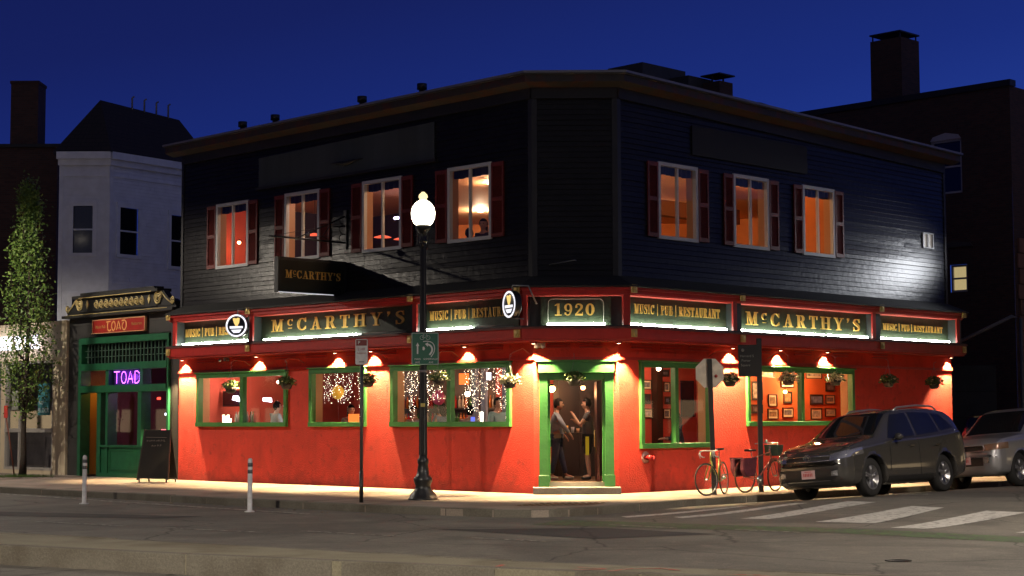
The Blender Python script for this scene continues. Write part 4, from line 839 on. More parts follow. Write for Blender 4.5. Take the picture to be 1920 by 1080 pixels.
# things seen through the string-lit windows
for s, d, w2, z0, z1, m_, nm, lb in ((7.15, -.9, .28, 1.3, 1.75, emat('orange_glow', (1, .22, .04), 1.4), 'lit_sign', 'orange glowing sign low in the single-pane window'), (3.25, -1.0, .24, 2.42, 2.68, emat('orange_glow', (1, .22, .04), 1.4), 'lit_sign', 'orange glowing sign at the top of the string-lit window'),
                          (1.9, -.5, .09, 1.78, 1.92, emat('white_lit', (.85, .85, 1), 7), 'lit_sign', 'small white lit box at the top right of the string-lit window'), (1.98, -.35, .08, 1.56, 1.78, emat('candle_lit', (1, .85, .6), 6), 'pint_glass', 'glowing pale pint glass on the sill of the string-lit window'), (2.27, -.35, .09, 1.56, 1.66, emat('blue_glow', (.15, .2, .9), 1.2), 'lit_sign', 'small blue glowing badge low in the string-lit window')):
    if nm == 'lit_sign' and s == 1.9: z0, z1 = 2.5, 2.66
    o = MB().lathe([(w2 * .4, 0), (w2 * .5, (z1 - z0) * .9), (0, z1 - z0)], (0, 0, 0), 12).build(nm, m_) if nm == 'pint_glass' else MB().box((-w2 / 2, -.015, 0), (w2 / 2, .015, z1 - z0)).build(nm, m_)
    o.location = P('L', s, d, z0); o.rotation_euler = (0, 0, R_(-20)); tag(o, lb, 'sign' if nm == 'lit_sign' else 'glass')
def balloon(loc, m_, lb):
    o = MB().sphere((0, 0, 0), .16, 14, (1, 1, 1.15)).build('balloon', m_); o.location = loc; tag(o, lb, 'balloon'); MB().tube([(0, 0, -.18), (.02, 0, -.7)], .003, 4).build('string', steel, o)
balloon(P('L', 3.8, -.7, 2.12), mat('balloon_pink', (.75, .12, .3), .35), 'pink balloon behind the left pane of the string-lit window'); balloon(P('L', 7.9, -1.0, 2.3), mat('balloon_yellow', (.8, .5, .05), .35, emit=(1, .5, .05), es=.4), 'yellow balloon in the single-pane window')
m = MB('L')
for s in (2.45, 2.75, 1.75): m.box((s, -1.0, .25), (s + .13, -.9, 3.2))
m.build('pale_post', mat('pale_post_paint', (.35, .34, .42), .5), pub)
bulb = emat('fairy_bulb', (1, .84, .62), 11)
for s0, s1, n, sd, lb in ((5.8, 7.5, 10, 3, 'fairy lights strung inside the single-pane window'), (2.8, 4.5, 12, 5, 'fairy lights strung inside the left pane of the widest lit window'), (.85, 2.5, 11, 9, 'fairy lights strung inside the right pane of the widest lit window')):
    r = random.Random(sd); t = thing('string_lights', P('L', (s0 + s1) / 2, -.2, 1.5), lb, 'fairy lights', world=True); wi = MB('L'); bu = MB('L')
    for k in range(n):
        s = s0 + (s1 - s0) * (k + .5) / n + r.uniform(-.06, .06); z = 2.72; pts = []; L = r.choice([.45, .7, .95, .5, 1.15])
        while z > 2.72 - L:
            pts.append((s, -.2 - .06 * r.random(), z)); z -= r.uniform(.015, .04); s += r.gauss(0, .022)
        wi.tube(pts, .002, 3)
        for p in pts:
            bu.sphere((p[0] + r.gauss(0, .045), p[1], p[2] + r.gauss(0, .01)), r.choice([.003, .004, .0045, .007]), 5)
    sw_ = [(s0 + (s1 - s0) * i / 16, -.24, 2.2 + .12 * math.cos(i * .9)) for i in range(17)]; wi.tube(sw_, .002, 3)
    for p in sw_: bu.sphere(p, .006, 5)
    wi.build('wire', black, t); tag(bu.build('bulbs', bulb, t, rec=False), None, None, None, 'stuff')
# ------------------------------------------------------------------ people
skin_m = mat('skin', (.52, .27, .18), .55, var=.1); hair_m = mat('hair_dark', (.010, .007, .006), .7, spec=.15)
def skinmesh(name, pts, edges, m, parent, sub=1):
    me = bpy.data.meshes.new(name); idx = {k: i for i, k in enumerate(pts)}
    me.from_pydata([p[0] for p in pts.values()], [(idx[a], idx[b]) for a, b in edges], []); o = bpy.data.objects.new(name, me); col.objects.link(o)
    o.modifiers.new('s', 'SKIN'); sv = me.skin_vertices[0].data
    for i, p in enumerate(pts.values()): rr = p[1]; sv[i].radius = rr if isinstance(rr, tuple) else (rr, rr); sv[i].use_root = (i == 0)
    ss = o.modifiers.new('u', 'SUBSURF'); ss.levels = sub; ss.render_levels = sub
    dg = bpy.context.evaluated_depsgraph_get(); dg.update(); n = bpy.data.meshes.new_from_object(o.evaluated_get(dg)); bpy.data.objects.remove(o)
    for pl in n.polygons: pl.use_smooth = True
    n.materials.clear(); n.materials.append(m); r = bpy.data.objects.new(name, n); col.objects.link(r); r.parent = parent; return r
def person(loc, rz, label, J, shirt, legs, shoe, sleeves=True, shorts=False, long_hair=False, group=None, stripe=None):
    """J: joints of a figure facing -x; y is its left/right"""
    t = thing('person', loc, label, 'person', group, rz); V = Vector; pts = {}; ed = []
    def add(n, co, r, par=None):
        pts[n] = (co, r)
        if par: ed.append((par, n))
    add('pel', J['pel'], (.13, .15)); add('bel', J['bel'], (.12, .14), 'pel'); add('che', J['che'], (.13, .17), 'bel'); add('nek', J['nek'], .055, 'che'); add('jaw', J['jaw'], .06, 'nek'); add('hd', tuple(V(J['hd']) + V((.01, 0, -.02))), .075, 'jaw')
    for sd, sg in (('l', 1), ('r', -1)):
        add('sh' + sd, J['sh' + sd], .062, 'che'); add('el' + sd, J['el' + sd], .045, 'sh' + sd); add('wr' + sd, J['wr' + sd], .03, 'el' + sd)
        w_ = V(J['wr' + sd]); d = (w_ - V(J['el' + sd])).normalized(); add('pm' + sd, tuple(w_ + d * .06), (.035, .02), 'wr' + sd); side = d.cross(V((0, 0, 1)) if abs(d.z) < .9 else V((1, 0, 0))).normalized()
        for i in range(4):
            b0 = w_ + d * .075 + side * (.012 * (i - 1.5) * 1.6); L = (.06, .075, .07, .055)[i]; dn = V((0, 0, -1)) if abs(d.z) < .9 else V((-1, 0, 0))
            add('f%s%d' % (sd, i), tuple(b0 + d * L * .5 + dn * .005), .009, 'pm' + sd); add('g%s%d' % (sd, i), tuple(b0 + d * L * .85 + dn * .03), .008, 'f%s%d' % (sd, i))
        add('t' + sd, tuple(w_ + d * .05 + side * .045), .010, 'wr' + sd)
        add('hp' + sd, J['hp' + sd], .088, 'pel'); add('kn' + sd, J['kn' + sd], .058, 'hp' + sd); k, a = V(J['kn' + sd]), V(J['an' + sd]); add('cf' + sd, tuple(k.lerp(a, .3)), .055, 'kn' + sd); add('an' + sd, J['an' + sd], .036, 'cf' + sd); add('to' + sd, J['to' + sd], .036, 'an' + sd)
    bd = skinmesh('body', pts, ed, skin_m, t, 2); h = V(J['hd']); hm = MB(); hm.sphere(h, .112, 18, (.88, .76, 1.08)); hm.sphere(h + V((-.02, 0, -.055)), .075, 14, (.95, .8, .9))
    bm = bmesh.new(); bm.from_mesh(bd.data); tmp = bpy.data.meshes.new('t'); tmp.from_pydata(hm.v, [], hm.f); [setattr(pl, 'use_smooth', True) for pl in tmp.polygons]; bm.from_mesh(tmp); bm.to_mesh(bd.data); bm.free(); bpy.data.meshes.remove(tmp)
    sub = lambda ks, g: {k: (pts[k][0], tuple(x + g for x in pts[k][1]) if isinstance(pts[k][1], tuple) else pts[k][1] + g) for k in ks}
    ks = ['che', 'bel', 'pel', 'shl', 'shr']; es = [('che', 'bel'), ('bel', 'pel'), ('che', 'shl'), ('che', 'shr')]; sp = sub(ks, .03); lo = V(J['pel']); sp['bel'] = (J['bel'], (.15, .175)); sp['pel'] = (tuple(lo + V((0, 0, .0))), (.155, .18)); sp['hem'] = (tuple(lo + V((0, 0, -.06))), (.15, .18)); es.append(('pel', 'hem'))
    for sd in 'lr':
        e = V(J['sh' + sd]).lerp(V(J['el' + sd]), 1 if sleeves else .55); sp['e' + sd] = (tuple(e), .06); es.append(('sh' + sd, 'e' + sd))
        if sleeves: sp['w' + sd] = (tuple(V(J['el' + sd]).lerp(V(J['wr' + sd]), .9)), .042); es.append(('e' + sd, 'w' + sd))
    skinmesh('shirt', sp, es, shirt, t, 2)
    tp = {'pel': (tuple(lo + V((0, 0, .0))), (.142, .162))}; te = []
    for sd in 'lr':
        tp['hp' + sd] = (J['hp' + sd], .108); te.append(('pel', 'hp' + sd)); k = V(J['kn' + sd]); tp['kn' + sd] = (tuple(k if not shorts else V(J['hp' + sd]).lerp(k, .9)), .078 if not shorts else .095); te.append(('hp' + sd, 'kn' + sd))
        if not shorts: tp['an' + sd] = (tuple(k.lerp(V(J['an' + sd]), .93)), .058); te.append(('kn' + sd, 'an' + sd))
    skinmesh('trousers' if not shorts else 'shorts', tp, te, legs, t, 2)
    if stripe:
        h, k = V(J['hpr']), V(J['knr']).lerp(V(J['hpr']), .12); m = MB(); m.box((-.04, -.012, k.z), (.04, .0, h.z + .06)); o = m.build('side_stripe', stripe, t); o.location = ((h.x + k.x) / 2 - .02, h.y - .108, 0)
    for sd in 'lr':
        a, b = V(J['an' + sd]), V(J['to' + sd]); skinmesh('shoe', {'h': (tuple(a + V((.03, 0, -.045))), .045), 'm': (tuple(a.lerp(b, .5) + V((0, 0, -.03))), .045), 't': (tuple(b + (b - a) * .2), (.042, .032))}, [('h', 'm'), ('m', 't')], shoe, t)
    h = V(J['hd']); hm = MB(); n_ = 16; hv = []; hf = []
    for i in range(n_ + 1):
        for j in range(24):
            th, a = math.pi * i / n_, 2 * math.pi * j / 24; hv.append(h + V((.006, 0, .008)) + V((math.sin(th) * math.cos(a) * .122 * .92, math.sin(th) * math.sin(a) * .122 * .82, math.cos(th) * .122 * 1.08)))
    for i in range(n_):
        for j in range(24):
            c_ = (hv[i * 24 + j] + hv[(i + 1) * 24 + (j + 1) % 24]) / 2 - h
            if c_.z > .055 or c_.x > -.01 and c_.z > -.035 - .06 * (c_.x > .04): hf.append((i * 24 + j, i * 24 + (j + 1) % 24, (i + 1) * 24 + (j + 1) % 24, (i + 1) * 24 + j))
    hm.add(hv, hf, True); hm.build('hair', hair_m, t)
    hp_ = {'a': (tuple(h + V((.035, 0, .03))), .1), 'b': (tuple(h + V((.015, 0, .10))), .088), 'c': (tuple(h + V((-.045, 0, .105))), .06)}; he = [('a', 'b'), ('b', 'c')]
    if long_hair: skinmesh('hair_tail', {'a': (tuple(h + V((.06, 0, .02))), .11), 'd': (tuple(h + V((.075, 0, -.14))), .10), 'e': (tuple(h + V((.08, 0, -.25))), .07)}, [('a', 'd'), ('d', 'e')], hair_m, t)
    m = MB()
    for y in (-.035, .035): m.sphere(h + V((-.086, y, .01)), .011, 8)
    m.build('eyes', hair_m, t); m = MB(); m.sphere(h + V((-.104, 0, -.02)), .016, 8, (1.2, .8, 1.6)); m.sphere(h + V((0, .086, -.01)), .026, 8, (.7, .4, 1.2)); m.sphere(h + V((0, -.086, -.01)), .026, 8, (.7, .4, 1.2)); m.build('nose_and_ears', skin_m, t)
    m = MB(); m.box((h.x - .098, -.02, h.z - .058), (h.x - .088, .02, h.z - .05)); m.build('mouth', mat('lips', (.3, .08, .06), .5), t)
    return t
ST = dict(pel=(0, 0, .95), bel=(0, 0, 1.12), che=(0, 0, 1.34), nek=(-.01, 0, 1.52), jaw=(-.03, 0, 1.60), hd=(-.03, 0, 1.69), shl=(0, .18, 1.43), shr=(0, -.18, 1.43), ell=(.04, .24, 1.17), elr=(.04, -.24, 1.17), wrl=(-.06, .25, .94), wrr=(-.06, -.25, .94),
          hpl=(0, .09, .9), hpr=(0, -.09, .9), knl=(-.02, .11, .5), knr=(-.02, -.11, .5), anl=(.03, .12, .09), anr=(.03, -.12, .09), tol=(-.13, .13, .04), tor=(-.13, -.13, .04))
def pose(**k): d = dict(ST); d.update(k); return d
white_shoe = mat('sneaker_white', (.7, .68, .62), .5); black_shoe = mat('shoe_black', (.015, .015, .015), .5)
person((.98, 38.3, .25), math.pi, 'person in a grey long-sleeved shirt and jeans standing at the left inside the doorway', pose(elr=(-.16, .27, 1.2), wrr=(-.3, .2, 1.02), hd=(-.06, 0, 1.69), ell=(-.02, -.25, 1.16), wrl=(-.2, -.3, .97), shl=(0, -.18, 1.43), shr=(0, .18, 1.43), che=(-.03, 0, 1.34), bel=(-.0, 0, 1.12), hpl=(0, -.09, .9), hpr=(0, .09, .9), knl=(-.12, -.11, .5), anl=(-.22, -.12, .09), tol=(-.38, -.13, .04), knr=(.03, .11, .5), anr=(.12, .12, .09), tor=(-.02, .13, .04)),
       mat('shirt_grey', (.30, .33, .40), .8, var=.3, vscale=12), mat('jeans_blue', (.05, .07, .15), .8, var=.35, vscale=12), white_shoe)
t = thing('waist_bag', (1.0, 38.1, 1.18), 'small tan bag worn at the hip of the person in the grey shirt', 'bag'); MB().box((-.07, -.05, 0), (.09, .02, .09)).build('pouch', mat('bag_tan', (.12, .09, .07), .7), t); MB().tube([(-.1, 0, .1), (-.1, .1, .12)], .01, 5).build('strap', black, t)
person((1.70, 38.35, .25), 0, 'person in dark T-shirt and black shorts with yellow stripe, hand raised, inside the doorway', pose(elr=(-.2, -.27, 1.22), wrr=(-.33, -.15, 1.44), ell=(-.1, .26, 1.18), wrl=(-.28, .18, 1.3)), mat('tshirt_charcoal', (.05, .045, .05), .85), mat('shorts_black', (.012, .012, .012), .8), black_shoe, sleeves=False, shorts=True, stripe=mat('stripe_yellow', (.75, .65, .02), .6))
SE = dict(pel=(0, 0, .62), bel=(0, 0, .8), che=(-.02, 0, 1.02), nek=(-.03, 0, 1.2), jaw=(-.05, 0, 1.28), hd=(-.05, 0, 1.37), shl=(-.01, .18, 1.11), shr=(-.01, -.18, 1.11), ell=(-.08, .25, .86), elr=(-.08, -.25, .86), wrl=(-.3, .16, .86), wrr=(-.3, -.16, .86),
          hpl=(-.02, .09, .6), hpr=(-.02, -.09, .6), knl=(-.42, .12, .62), knr=(-.42, -.12, .62), anl=(-.38, .12, .2), anr=(-.38, -.12, .2), tol=(-.53, .13, .15), tor=(-.53, -.13, .15))
trs = mat('trousers_dark', (.02, .02, .025), .8)
stool_m = idark
def seat(loc, h, lb):
    t = thing('bar_stool', loc, lb, 'stool', 'bar stools'); MB().lathe([(0, h - .05), (.17, h - .05), (.18, h - .02), (.17, h), (0, h)], (0, 0, 0), 18).build('seat', stool_m, t)
    for k in range(4): a = k * math.pi / 2 + .4; MB().tube([(.1 * math.cos(a), .1 * math.sin(a), h - .05), (.2 * math.cos(a), .2 * math.sin(a), 0)], .015, 6).build('leg', stool_m, t)
for F, s, d, z0, rz, shc, lh, lb, sl in (('R', 3.2, -1.0, .3, .15, (.02, .025, .035), True, 'dark-haired person seated in the right pane of the tall window, looking left', True), ('L', 1.85, -.7, .62, 2.3, (.22, .34, .36), False, 'person in a pale teal shirt at the right end of the string-lit window', True), ('L', 2.9, -.85, .45, -1.9, (.45, .42, .38), False, 'person in a pale shirt low in the middle of the string-lit window', True),
    ('L', 10.3, -.85, .62, -2.6, (.30, .34, .33), False, 'person in a pale shirt right of the mullion in the leftmost window', True), ('L', 10.6, -1.9, .6, -.6, (.03, .04, .04), False, 'dark-clothed person farther back in the leftmost window', True), ('L', 4.75, -.8, .45, 1.2, (.5, .5, .5), False, 'person in white at the left end of the string-lit window', True), ('L', 4.1, -1.1, .55, -.8, (.12, .2, .28), True, 'person in a blue top in the middle of the left string-lit pane', True), ('L', 7.4, -1.0, .5, 2.0, (.2, .16, .15), True, 'long-haired person low in the single-pane window', True)):
    person(P(F, s, d, z0 - .02), rz, lb, SE, mat('shirt_%s%d' % (F, int(s * 10)), shc, .8, var=.2, vscale=10), trs, black_shoe, sleeves=sl, long_hair=lh); seat(P(F, s, d, .25), .50 + z0 - .27, 'stool under the %s' % lb.split(' in the')[0].split(' at the')[0])
for s, d, rz, lh, lb in ((2.4, -.85, 1.2, True, 'dark silhouette of a long-haired person upstairs behind the window nearest the corner'), (2.95, -.9, -1.4, False, 'reddish silhouette of a person upstairs, left of the long-haired one')):
    person(P('L', s, d, 4.74 if lh else 4.58), rz, lb, SE, mat('shirt_up%d' % int(s * 10), (.03, .02, .02), .8), trs, black_shoe, long_hair=lh); seat(P('L', s, d, 4.65), .5, 'upstairs stool under the %s' % ('long-haired person' if lh else 'reddish silhouette'))
# high table with drinks inside the doorway
t = thing('high_table', (1.42, 39.2, .25), 'high black table with glasses on it between the two people in the doorway', 'table')
MB().box((-.3, -.3, 1.0), (.3, .3, 1.04)).build('tabletop', idark, t)
for x in (-.25, .25):
    for y in (-.25, .25): MB().box((x - .02, y - .02, 0), (x + .02, y + .02, 1.0)).build('leg', black, t)
for k, (x, m_, lb) in enumerate(((1.24, mat('beer_gold', (.8, .42, .05), .1, emit=(1, .5, .05), es=.25), 'tall glass of golden beer, leftmost on the high table'), (1.38, mat('glass_clear_ware', (.5, .5, .55), .1), 'clear stubby glass in the middle of the high table'), (1.5, mat('candle_holder', (.6, .35, .2), .2), 'small amber glass at the right of the high table'))):
    o = MB().lathe([(.03, 0), (.042, .16 - .03 * k), (.036, .16 - .03 * k), (.028, .02), (0, .02)], (0, 0, 0), 12).build('drinking_glass', m_); o.location = (x, 39.1, 1.292); tag(o, lb, 'glass', 'glasses on the high table')
# ------------------------------------------------------------------ lit globe street lamp
sl = thing('street_lamp', (-1.80, 34.28, 0), 'black cast-iron street lamp with a glowing white acorn globe on the corner pavement', 'street lamp')
MB().lathe([(.30, 0), (.30, .03), (.27, .05), (.25, .12), (.16, .22), (.155, .28), (.19, .38), (.19, .43), (.13, .5), (.10, .7), (.115, .74), (.115, .8), (.085, .84), (.08, .9)], (0, 0, 0), 24).build('base', black, sl)
m = MB()
for i, (z0, z1, r0, r1) in enumerate(((.9, 5.2, .085, .062),)):
    n = 16; vs = []; 
    for z, r in ((z0, r0), (z1, r1)):
        for j in range(2 * n): a = math.pi * j / n; rr_ = r * (1 if j % 2 else .88); vs.append((math.cos(a) * rr_, math.sin(a) * rr_, z))
    m.add(vs, [(j, (j + 1) % (2 * n), 2 * n + (j + 1) % (2 * n), 2 * n + j) for j in range(2 * n)])
m.build('pole', black, sl)
MB().lathe([(.07, 5.18), (.09, 5.2), (.09, 5.23), (.065, 5.25), (.065, 5.34), (.11, 5.42), (.15, 5.46), (.155, 5.53), (.13, 5.54)], (0, 0, 0), 24).build('collar', black, sl)
MB().lathe([(.13, 5.53), (.19, 5.58), (.235, 5.68), (.245, 5.80), (.22, 5.91), (.16, 5.99), (.09, 6.04)], (0, 0, 0), 28).build('globe', emat('lamp_globe', (1, .90, .66), 7.5), sl)
MB().lathe([(.085, 6.04), (.07, 6.08), (.095, 6.11), (.085, 6.16), (.045, 6.20), (.03, 6.22), (0, 6.22)], (0, 0, 0), 20).build('finial', emat('lamp_finial', (1, .82, .42), 1.4), sl)
m = MB()
for a in (.4, 2.5, 4.6): m.tube([(.06 * math.cos(a), .06 * math.sin(a), 5.05), (.14 * math.cos(a), .14 * math.sin(a), 5.2), (.12 * math.cos(a), .12 * math.sin(a), 5.36)], .012, 5)
m.build('scroll_bracket', black, sl)
o = MB().box((-.045, -.09, 1.86), (.045, -.083, 1.93)).build('number_plate', mat('tag_yellow', (.5, .4, .1), .5), sl)
o = MB().lathe([(.09, 2.55), (.09, 2.6)], (0, 0, 0), 20).build('sign_clamp', steel, sl)
# bicycle direction sign on the post
gs = thing('bicycle_route_sign', (-1.755, 34.17, 2.70), 'green bicycle route sign with arrows clamped to the street lamp post', 'sign')
g1 = mat('sign_green', (.012, .14, .085), .4); wp = mat('sign_white', (.75, .78, .76), .5)
MB().prism([(-.255, 0), (.255, 0), (.275, .02), (.275, .63), (.255, .65), (-.255, .65), (-.275, .63), (-.275, .02)], 0, .006).build('plate', g1, gs)
m = MB()
for a, b in (((-.265, .008), (.265, .016)), ((-.265, .634), (.265, .642)), ((-.267, .016), (-.259, .634)), ((.259, .016), (.267, .634))): m.box((a[0], -.003, a[1]), (b[0], -.0005, b[1]))
m.build('border', wp, gs)
m = MB(); m.prism([(-.165, .22), (-.135, .22), (-.135, .38), (-.115, .38), (-.15, .45), (-.185, .38), (-.165, .38)], -.004, -.001); m.prism([(-.05, .3), (-.02, .29), (0, .33), (-.02, .37), (-.05, .36)], -.004, -.001)
def flatband(m, pts, w0, y=-.003):
    for pl in stroke([(a, b, w0) for a, b in pts], 4): m.prism(pl, y, y + .002)
flatband(m, [(.09, .20), (.14, .28), (.13, .36), (.08, .405), (.04, .41)], .035); m.prism([(.06, .455), (.06, .36), (-.0, .42)], -.005, -.003); flatband(m, [(-.04, .47), (.06, .475), (.15, .44), (.19, .36), (.18, .26), (.12, .16)], .016, -.004)
m.build('arrows', wp, gs)
m = MB()
for x in (-.06, .06): m.tube([(x + .042 * math.cos(k * .5236), -.002, .55 + .042 * math.sin(k * .5236)) for k in range(12)], .0035, 4, close=True)
m.tube([(-.06, -.002, .55), (-.03, -.002, .6), (.035, -.002, .6), (.0, -.002, .55), (-.06, -.002, .55)], .0035, 4); m.tube([(.06, -.002, .55), (.03, -.002, .615), (.045, -.002, .62)], .0035, 4); m.tube([(-.045, -.002, .615), (-.015, -.002, .615)], .0035, 4); m.build('bicycle_symbol', wp, gs)
Mx = lambda x, y, z: Matrix.Translation((x, y, z)) @ Matrix.Rotation(math.pi / 2, 4, 'X')
for s_, x, z in (('MASS', -.15, .115), ('AVE', -.15, .05), ('SOMERVILLE', .11, .115), ('AVE', .12, .05)): plain_text(s_, .052, wp, 'writing', gs, Mx(x, -.004, z))
# parking sign
pk = thing('parking_sign', (-2.95, 33.27, 0), 'narrow white parking sign with a dark red head on a grey steel post', 'sign')
MB().tube([(0, 0, 0), (0, 0, 3.15)], .032, 8).build('post', mat('post_grey_green', (.09, .10, .10), .45, metal=.5, var=.3), pk); MB().tube([(0, 0, 0), (0, 0, .62)], .04, 8).build('sleeve', black, pk)
MB().prism([(-.105, 2.68), (.105, 2.68), (.12, 2.70), (.12, 3.16), (.105, 3.18), (-.105, 3.18), (-.12, 3.16), (-.12, 2.70)], -.045, -.038).build('plate', mat('plate_white', (.72, .70, .70), .35, var=.25, vscale=9), pk)
MB().box((-.105, -.05, 3.05), (.105, -.046, 3.165)).build('red_head', mat('sign_dark_red', (.2, .02, .02), .5), pk)
rd = mat('sign_text_red', (.35, .08, .08), .5); plain_text('P', .09, wp, 'writing', pk, Mx(-.05, -.052, 3.108)); plain_text('2 HR', .07, rd, 'writing', pk, Mx(0, -.048, 2.98)); plain_text('PARKING', .045, rd, 'writing', pk, Mx(0, -.048, 2.90)); MB().box((-.05, -.05, 2.725), (.05, -.047, 2.74)).build('small_print', black, pk)
# flexible delineator posts
dpm = mat('delineator_white', (.62, .62, .64), .6, var=.3, vscale=9); dpb = mat('delineator_band', (.08, .08, .09), .4)
dp = thing('delineator_post', (0, 0, 0), 'x', 'bollard', 'flexible white posts along the kerb')
MB().lathe([(.1, 0), (.1, .015), (.047, .03), (.045, .97), (.04, 1.0), (.02, 1.02), (0, 1.02)], (0, 0, 0), 18).build('post', dpm, dp)
MB().lathe([(.0465, .86), (.0485, .862), (.0485, .93), (.0465, .932)], (0, 0, 0), 18).build('band', dpb, dp); MB().lathe([(.0465, .73), (.0485, .732), (.0485, .80), (.0465, .802)], (0, 0, 0), 18).build('band', dpb, dp)
dp.location = (-9.01, 35.93, -.14); dp['label'] = 'white flexible post with dark bands in front of the green storefront'
o = copy_tree(dp); o.location = (-5.01, 32.57, -.14); o['label'] = 'white flexible post with dark bands in front of the red wall'
# back of an octagonal stop sign on a leaning post
ss = thing('stop_sign', (4.24, 35.95, 0), 'octagonal traffic sign seen from its pale stained back on a leaning black post', 'sign')
m = MB(); m.add([(-.05, -.04, 0), (.05, -.04, 0), (.05, .01, 0), (-.05, .01, 0), (-.12, -.04, 2.86), (-.02, -.04, 2.86), (-.02, .01, 2.86), (-.12, .01, 2.86)], [(0, 1, 2, 3), (4, 5, 6, 7), (0, 1, 5, 4), (1, 2, 6, 5), (2, 3, 7, 6), (3, 0, 4, 7)]); m.build('post', mat('post_dark', (.015, .014, .013), .5), ss)
c8 = [(-.06 + .33 * math.cos(R_(22.5 + 45 * k)), 2.56 + .33 * math.sin(R_(22.5 + 45 * k))) for k in range(8)]
MB(lambda p: Matrix.Rotation(R_(8), 3, 'Z') @ Vector(p)).prism(c8, .02, .025).build('plate', mat('sign_back_aluminium', (.70, .62, .50), .45, metal=.3, var=.35, vscale=6), ss)
MB().lathe([(.035, .0), (.035, .012), (0, .012)], (.07, .0, 2.5), 14, 'y').build('sticker', mat('sticker_red', (.35, .05, .04), .5), ss)
MB().box((-.22, .012, 2.44), (-.09, .018, 2.50)).build('sticker', mat('sticker_pale', (.6, .5, .42), .5), ss)
# black street sign panel on a post
bs = thing('wayfinding_sign', (5.45, 37.42, 0), 'black pedestrian direction sign with faint lettering on a tall black post', 'sign')
MB().box((-.06, -.05, 0), (.04, .05, 3.36)).build('post', mat('post_dark', (.015, .014, .013), .5), bs)
MB(lambda p: Matrix.Rotation(R_(0), 3, 'Z') @ Vector(p)).box((-.48, -.075, 2.52), (.02, -.055, 3.22)).build('panel', mat('panel_black', (.012, .012, .013), .4), bs)
gy = mat('sign_text_grey', (.2, .21, .2), .5); plain_text('Harvard S', .075, gy, 'writing', bs, Mx(-.29, -.077, 2.97)); plain_text('Porter', .075, gy, 'writing', bs, Mx(-.31, -.077, 2.87)); plain_text('Square', .075, gy, 'writing', bs, Mx(-.32, -.077, 2.77))
MB().lathe([(.035, 0), (0, -.002)], (-.38, -.076, 3.1), 12, 'y').build('emblem', gy, bs)
# ------------------------------------------------------------------ off-frame roadside lamps that light the street
def cobra(loc, h, arm, rz, e, c, label, aim=0, blend=.4, size=150):
    t = thing('roadside_lamp', loc, label, 'street lamp', None, rz)
    MB().tube([(0, 0, 0), (0, 0, h - .6), (arm * .25, 0, h - .1), (arm, 0, h)], .06, 8).build('pole', steel, t); MB().box((arm - .1, -.12, h - .06), (arm + .5, .12, h + .08)).build('head', steel, t)
    MB().box((arm, -.09, h - .075), (arm + .42, .09, h - .062)).build('lens', emat('roadside_lens', c, 12), t)
    lamp('bulb', 'SPOT', (arm + .2, 0, h - .1), e, c, t, spot_size=R_(size), spot_blend=blend, shadow_soft_size=.12, rot=(0, R_(aim), 0)); return t
cobra((-16.2, 45.6, 0), 9.2, 2.2, R_(225), 4600, (1, .88, .72), 'tall grey roadside lamp left of the picture, by the kerb', blend=.25, size=163)
cobra((-12, 4, 0), 9.5, 2.0, R_(55), 23000, (1, .87, .70), 'tall grey roadside lamp on the near side of the road', blend=.25, size=165)
cobra((13.5, 22, 0), 9.0, 2.0, R_(120), 8000, (1, .86, .70), 'tall grey roadside lamp right of the picture beyond the crossing')
# ------------------------------------------------------------------ neighbour: small dark storefront with green joinery
tb = thing('storefront_building', P('L', 16.4, 0, 0), 'one-storey black stone storefront with green painted joinery and a scrolled gilt cornice', 'building', world=True)
bst = mat('black_stone', (.05, .047, .043), .6, kind='slab', p=(.9, .55, .008, (.025, .023, .02), .5), c2=(.045, .042, .04), var=.2)
gj = mat('green_joinery', (.012, .11, .045), .45, var=.3, vscale=5)
TH = [(14.0, 18.70, .0, 4.02)]
m = MB('L'); wall_grid(m, 13.52, 19.36, 0, 4.62, TH, -.05); m.quad((19.36, -.05, 0), (19.36, -8, 0), (19.36, -8, 4.9), (19.36, -.05, 4.9)); m.box((14.0, -.35, 4.02), (18.7, -.05, 4.06)); m.box((13.9, -.4, 0), (14.0, -.05, 4.02)); m.box((18.7, -.4, 0), (18.8, -.05, 4.02)); m.build('stone_front', bst, tb, rec=False)
m = MB('L'); m.quad((13.5, -.3, 4.9), (19.36, -.3, 4.9), (19.36, -8, 4.9), (13.5, -8, 4.9)); m.build('roof', roofm, tb)
# cornice with scrolls
m = MB('L'); m.box((13.55, -.1, 4.62), (19.36, .22, 4.70)); m.box((13.6, -.25, 4.7), (19.3, .06, 4.78)); m.box((14.5, -.2, 4.78), (18.6, .10, 5.18)); m.box((14.3, -.25, 5.18), (18.8, .22, 5.26), 0); m.box((14.6, -.2, 5.26), (18.5, .12, 5.34))
m.prism([(13.62, 4.78), (14.5, 4.78), (14.5, 5.26), (14.2, 5.2), (13.95, 4.98), (13.75, 4.95), (13.62, 4.88)], -.1, .08); m.prism([(19.3, 4.78), (18.6, 4.78), (18.6, 5.26), (18.85, 5.2), (19.05, 4.98), (19.2, 4.93), (19.3, 4.86)], -.1, .08)
m.build('cornice', mat('cornice_black', (.025, .024, .022), .5, var=.3), tb)
m = MB('L'); gd = mat('cornice_gilt', (.62, .48, .2), .5, var=.25, vscale=20)
def spiral(m, cx, cz, r, turns, a0, sg, w0=.02, d=.115):
    n = int(turns * 14); m.tube([(cx + sg * r * (1 - .82 * i / n) * math.cos(a0 + 2 * math.pi * turns * i / n), d, cz + r * (1 - .82 * i / n) * math.sin(a0 + 2 * math.pi * turns * i / n)) for i in range(n + 1)], w0, 5)
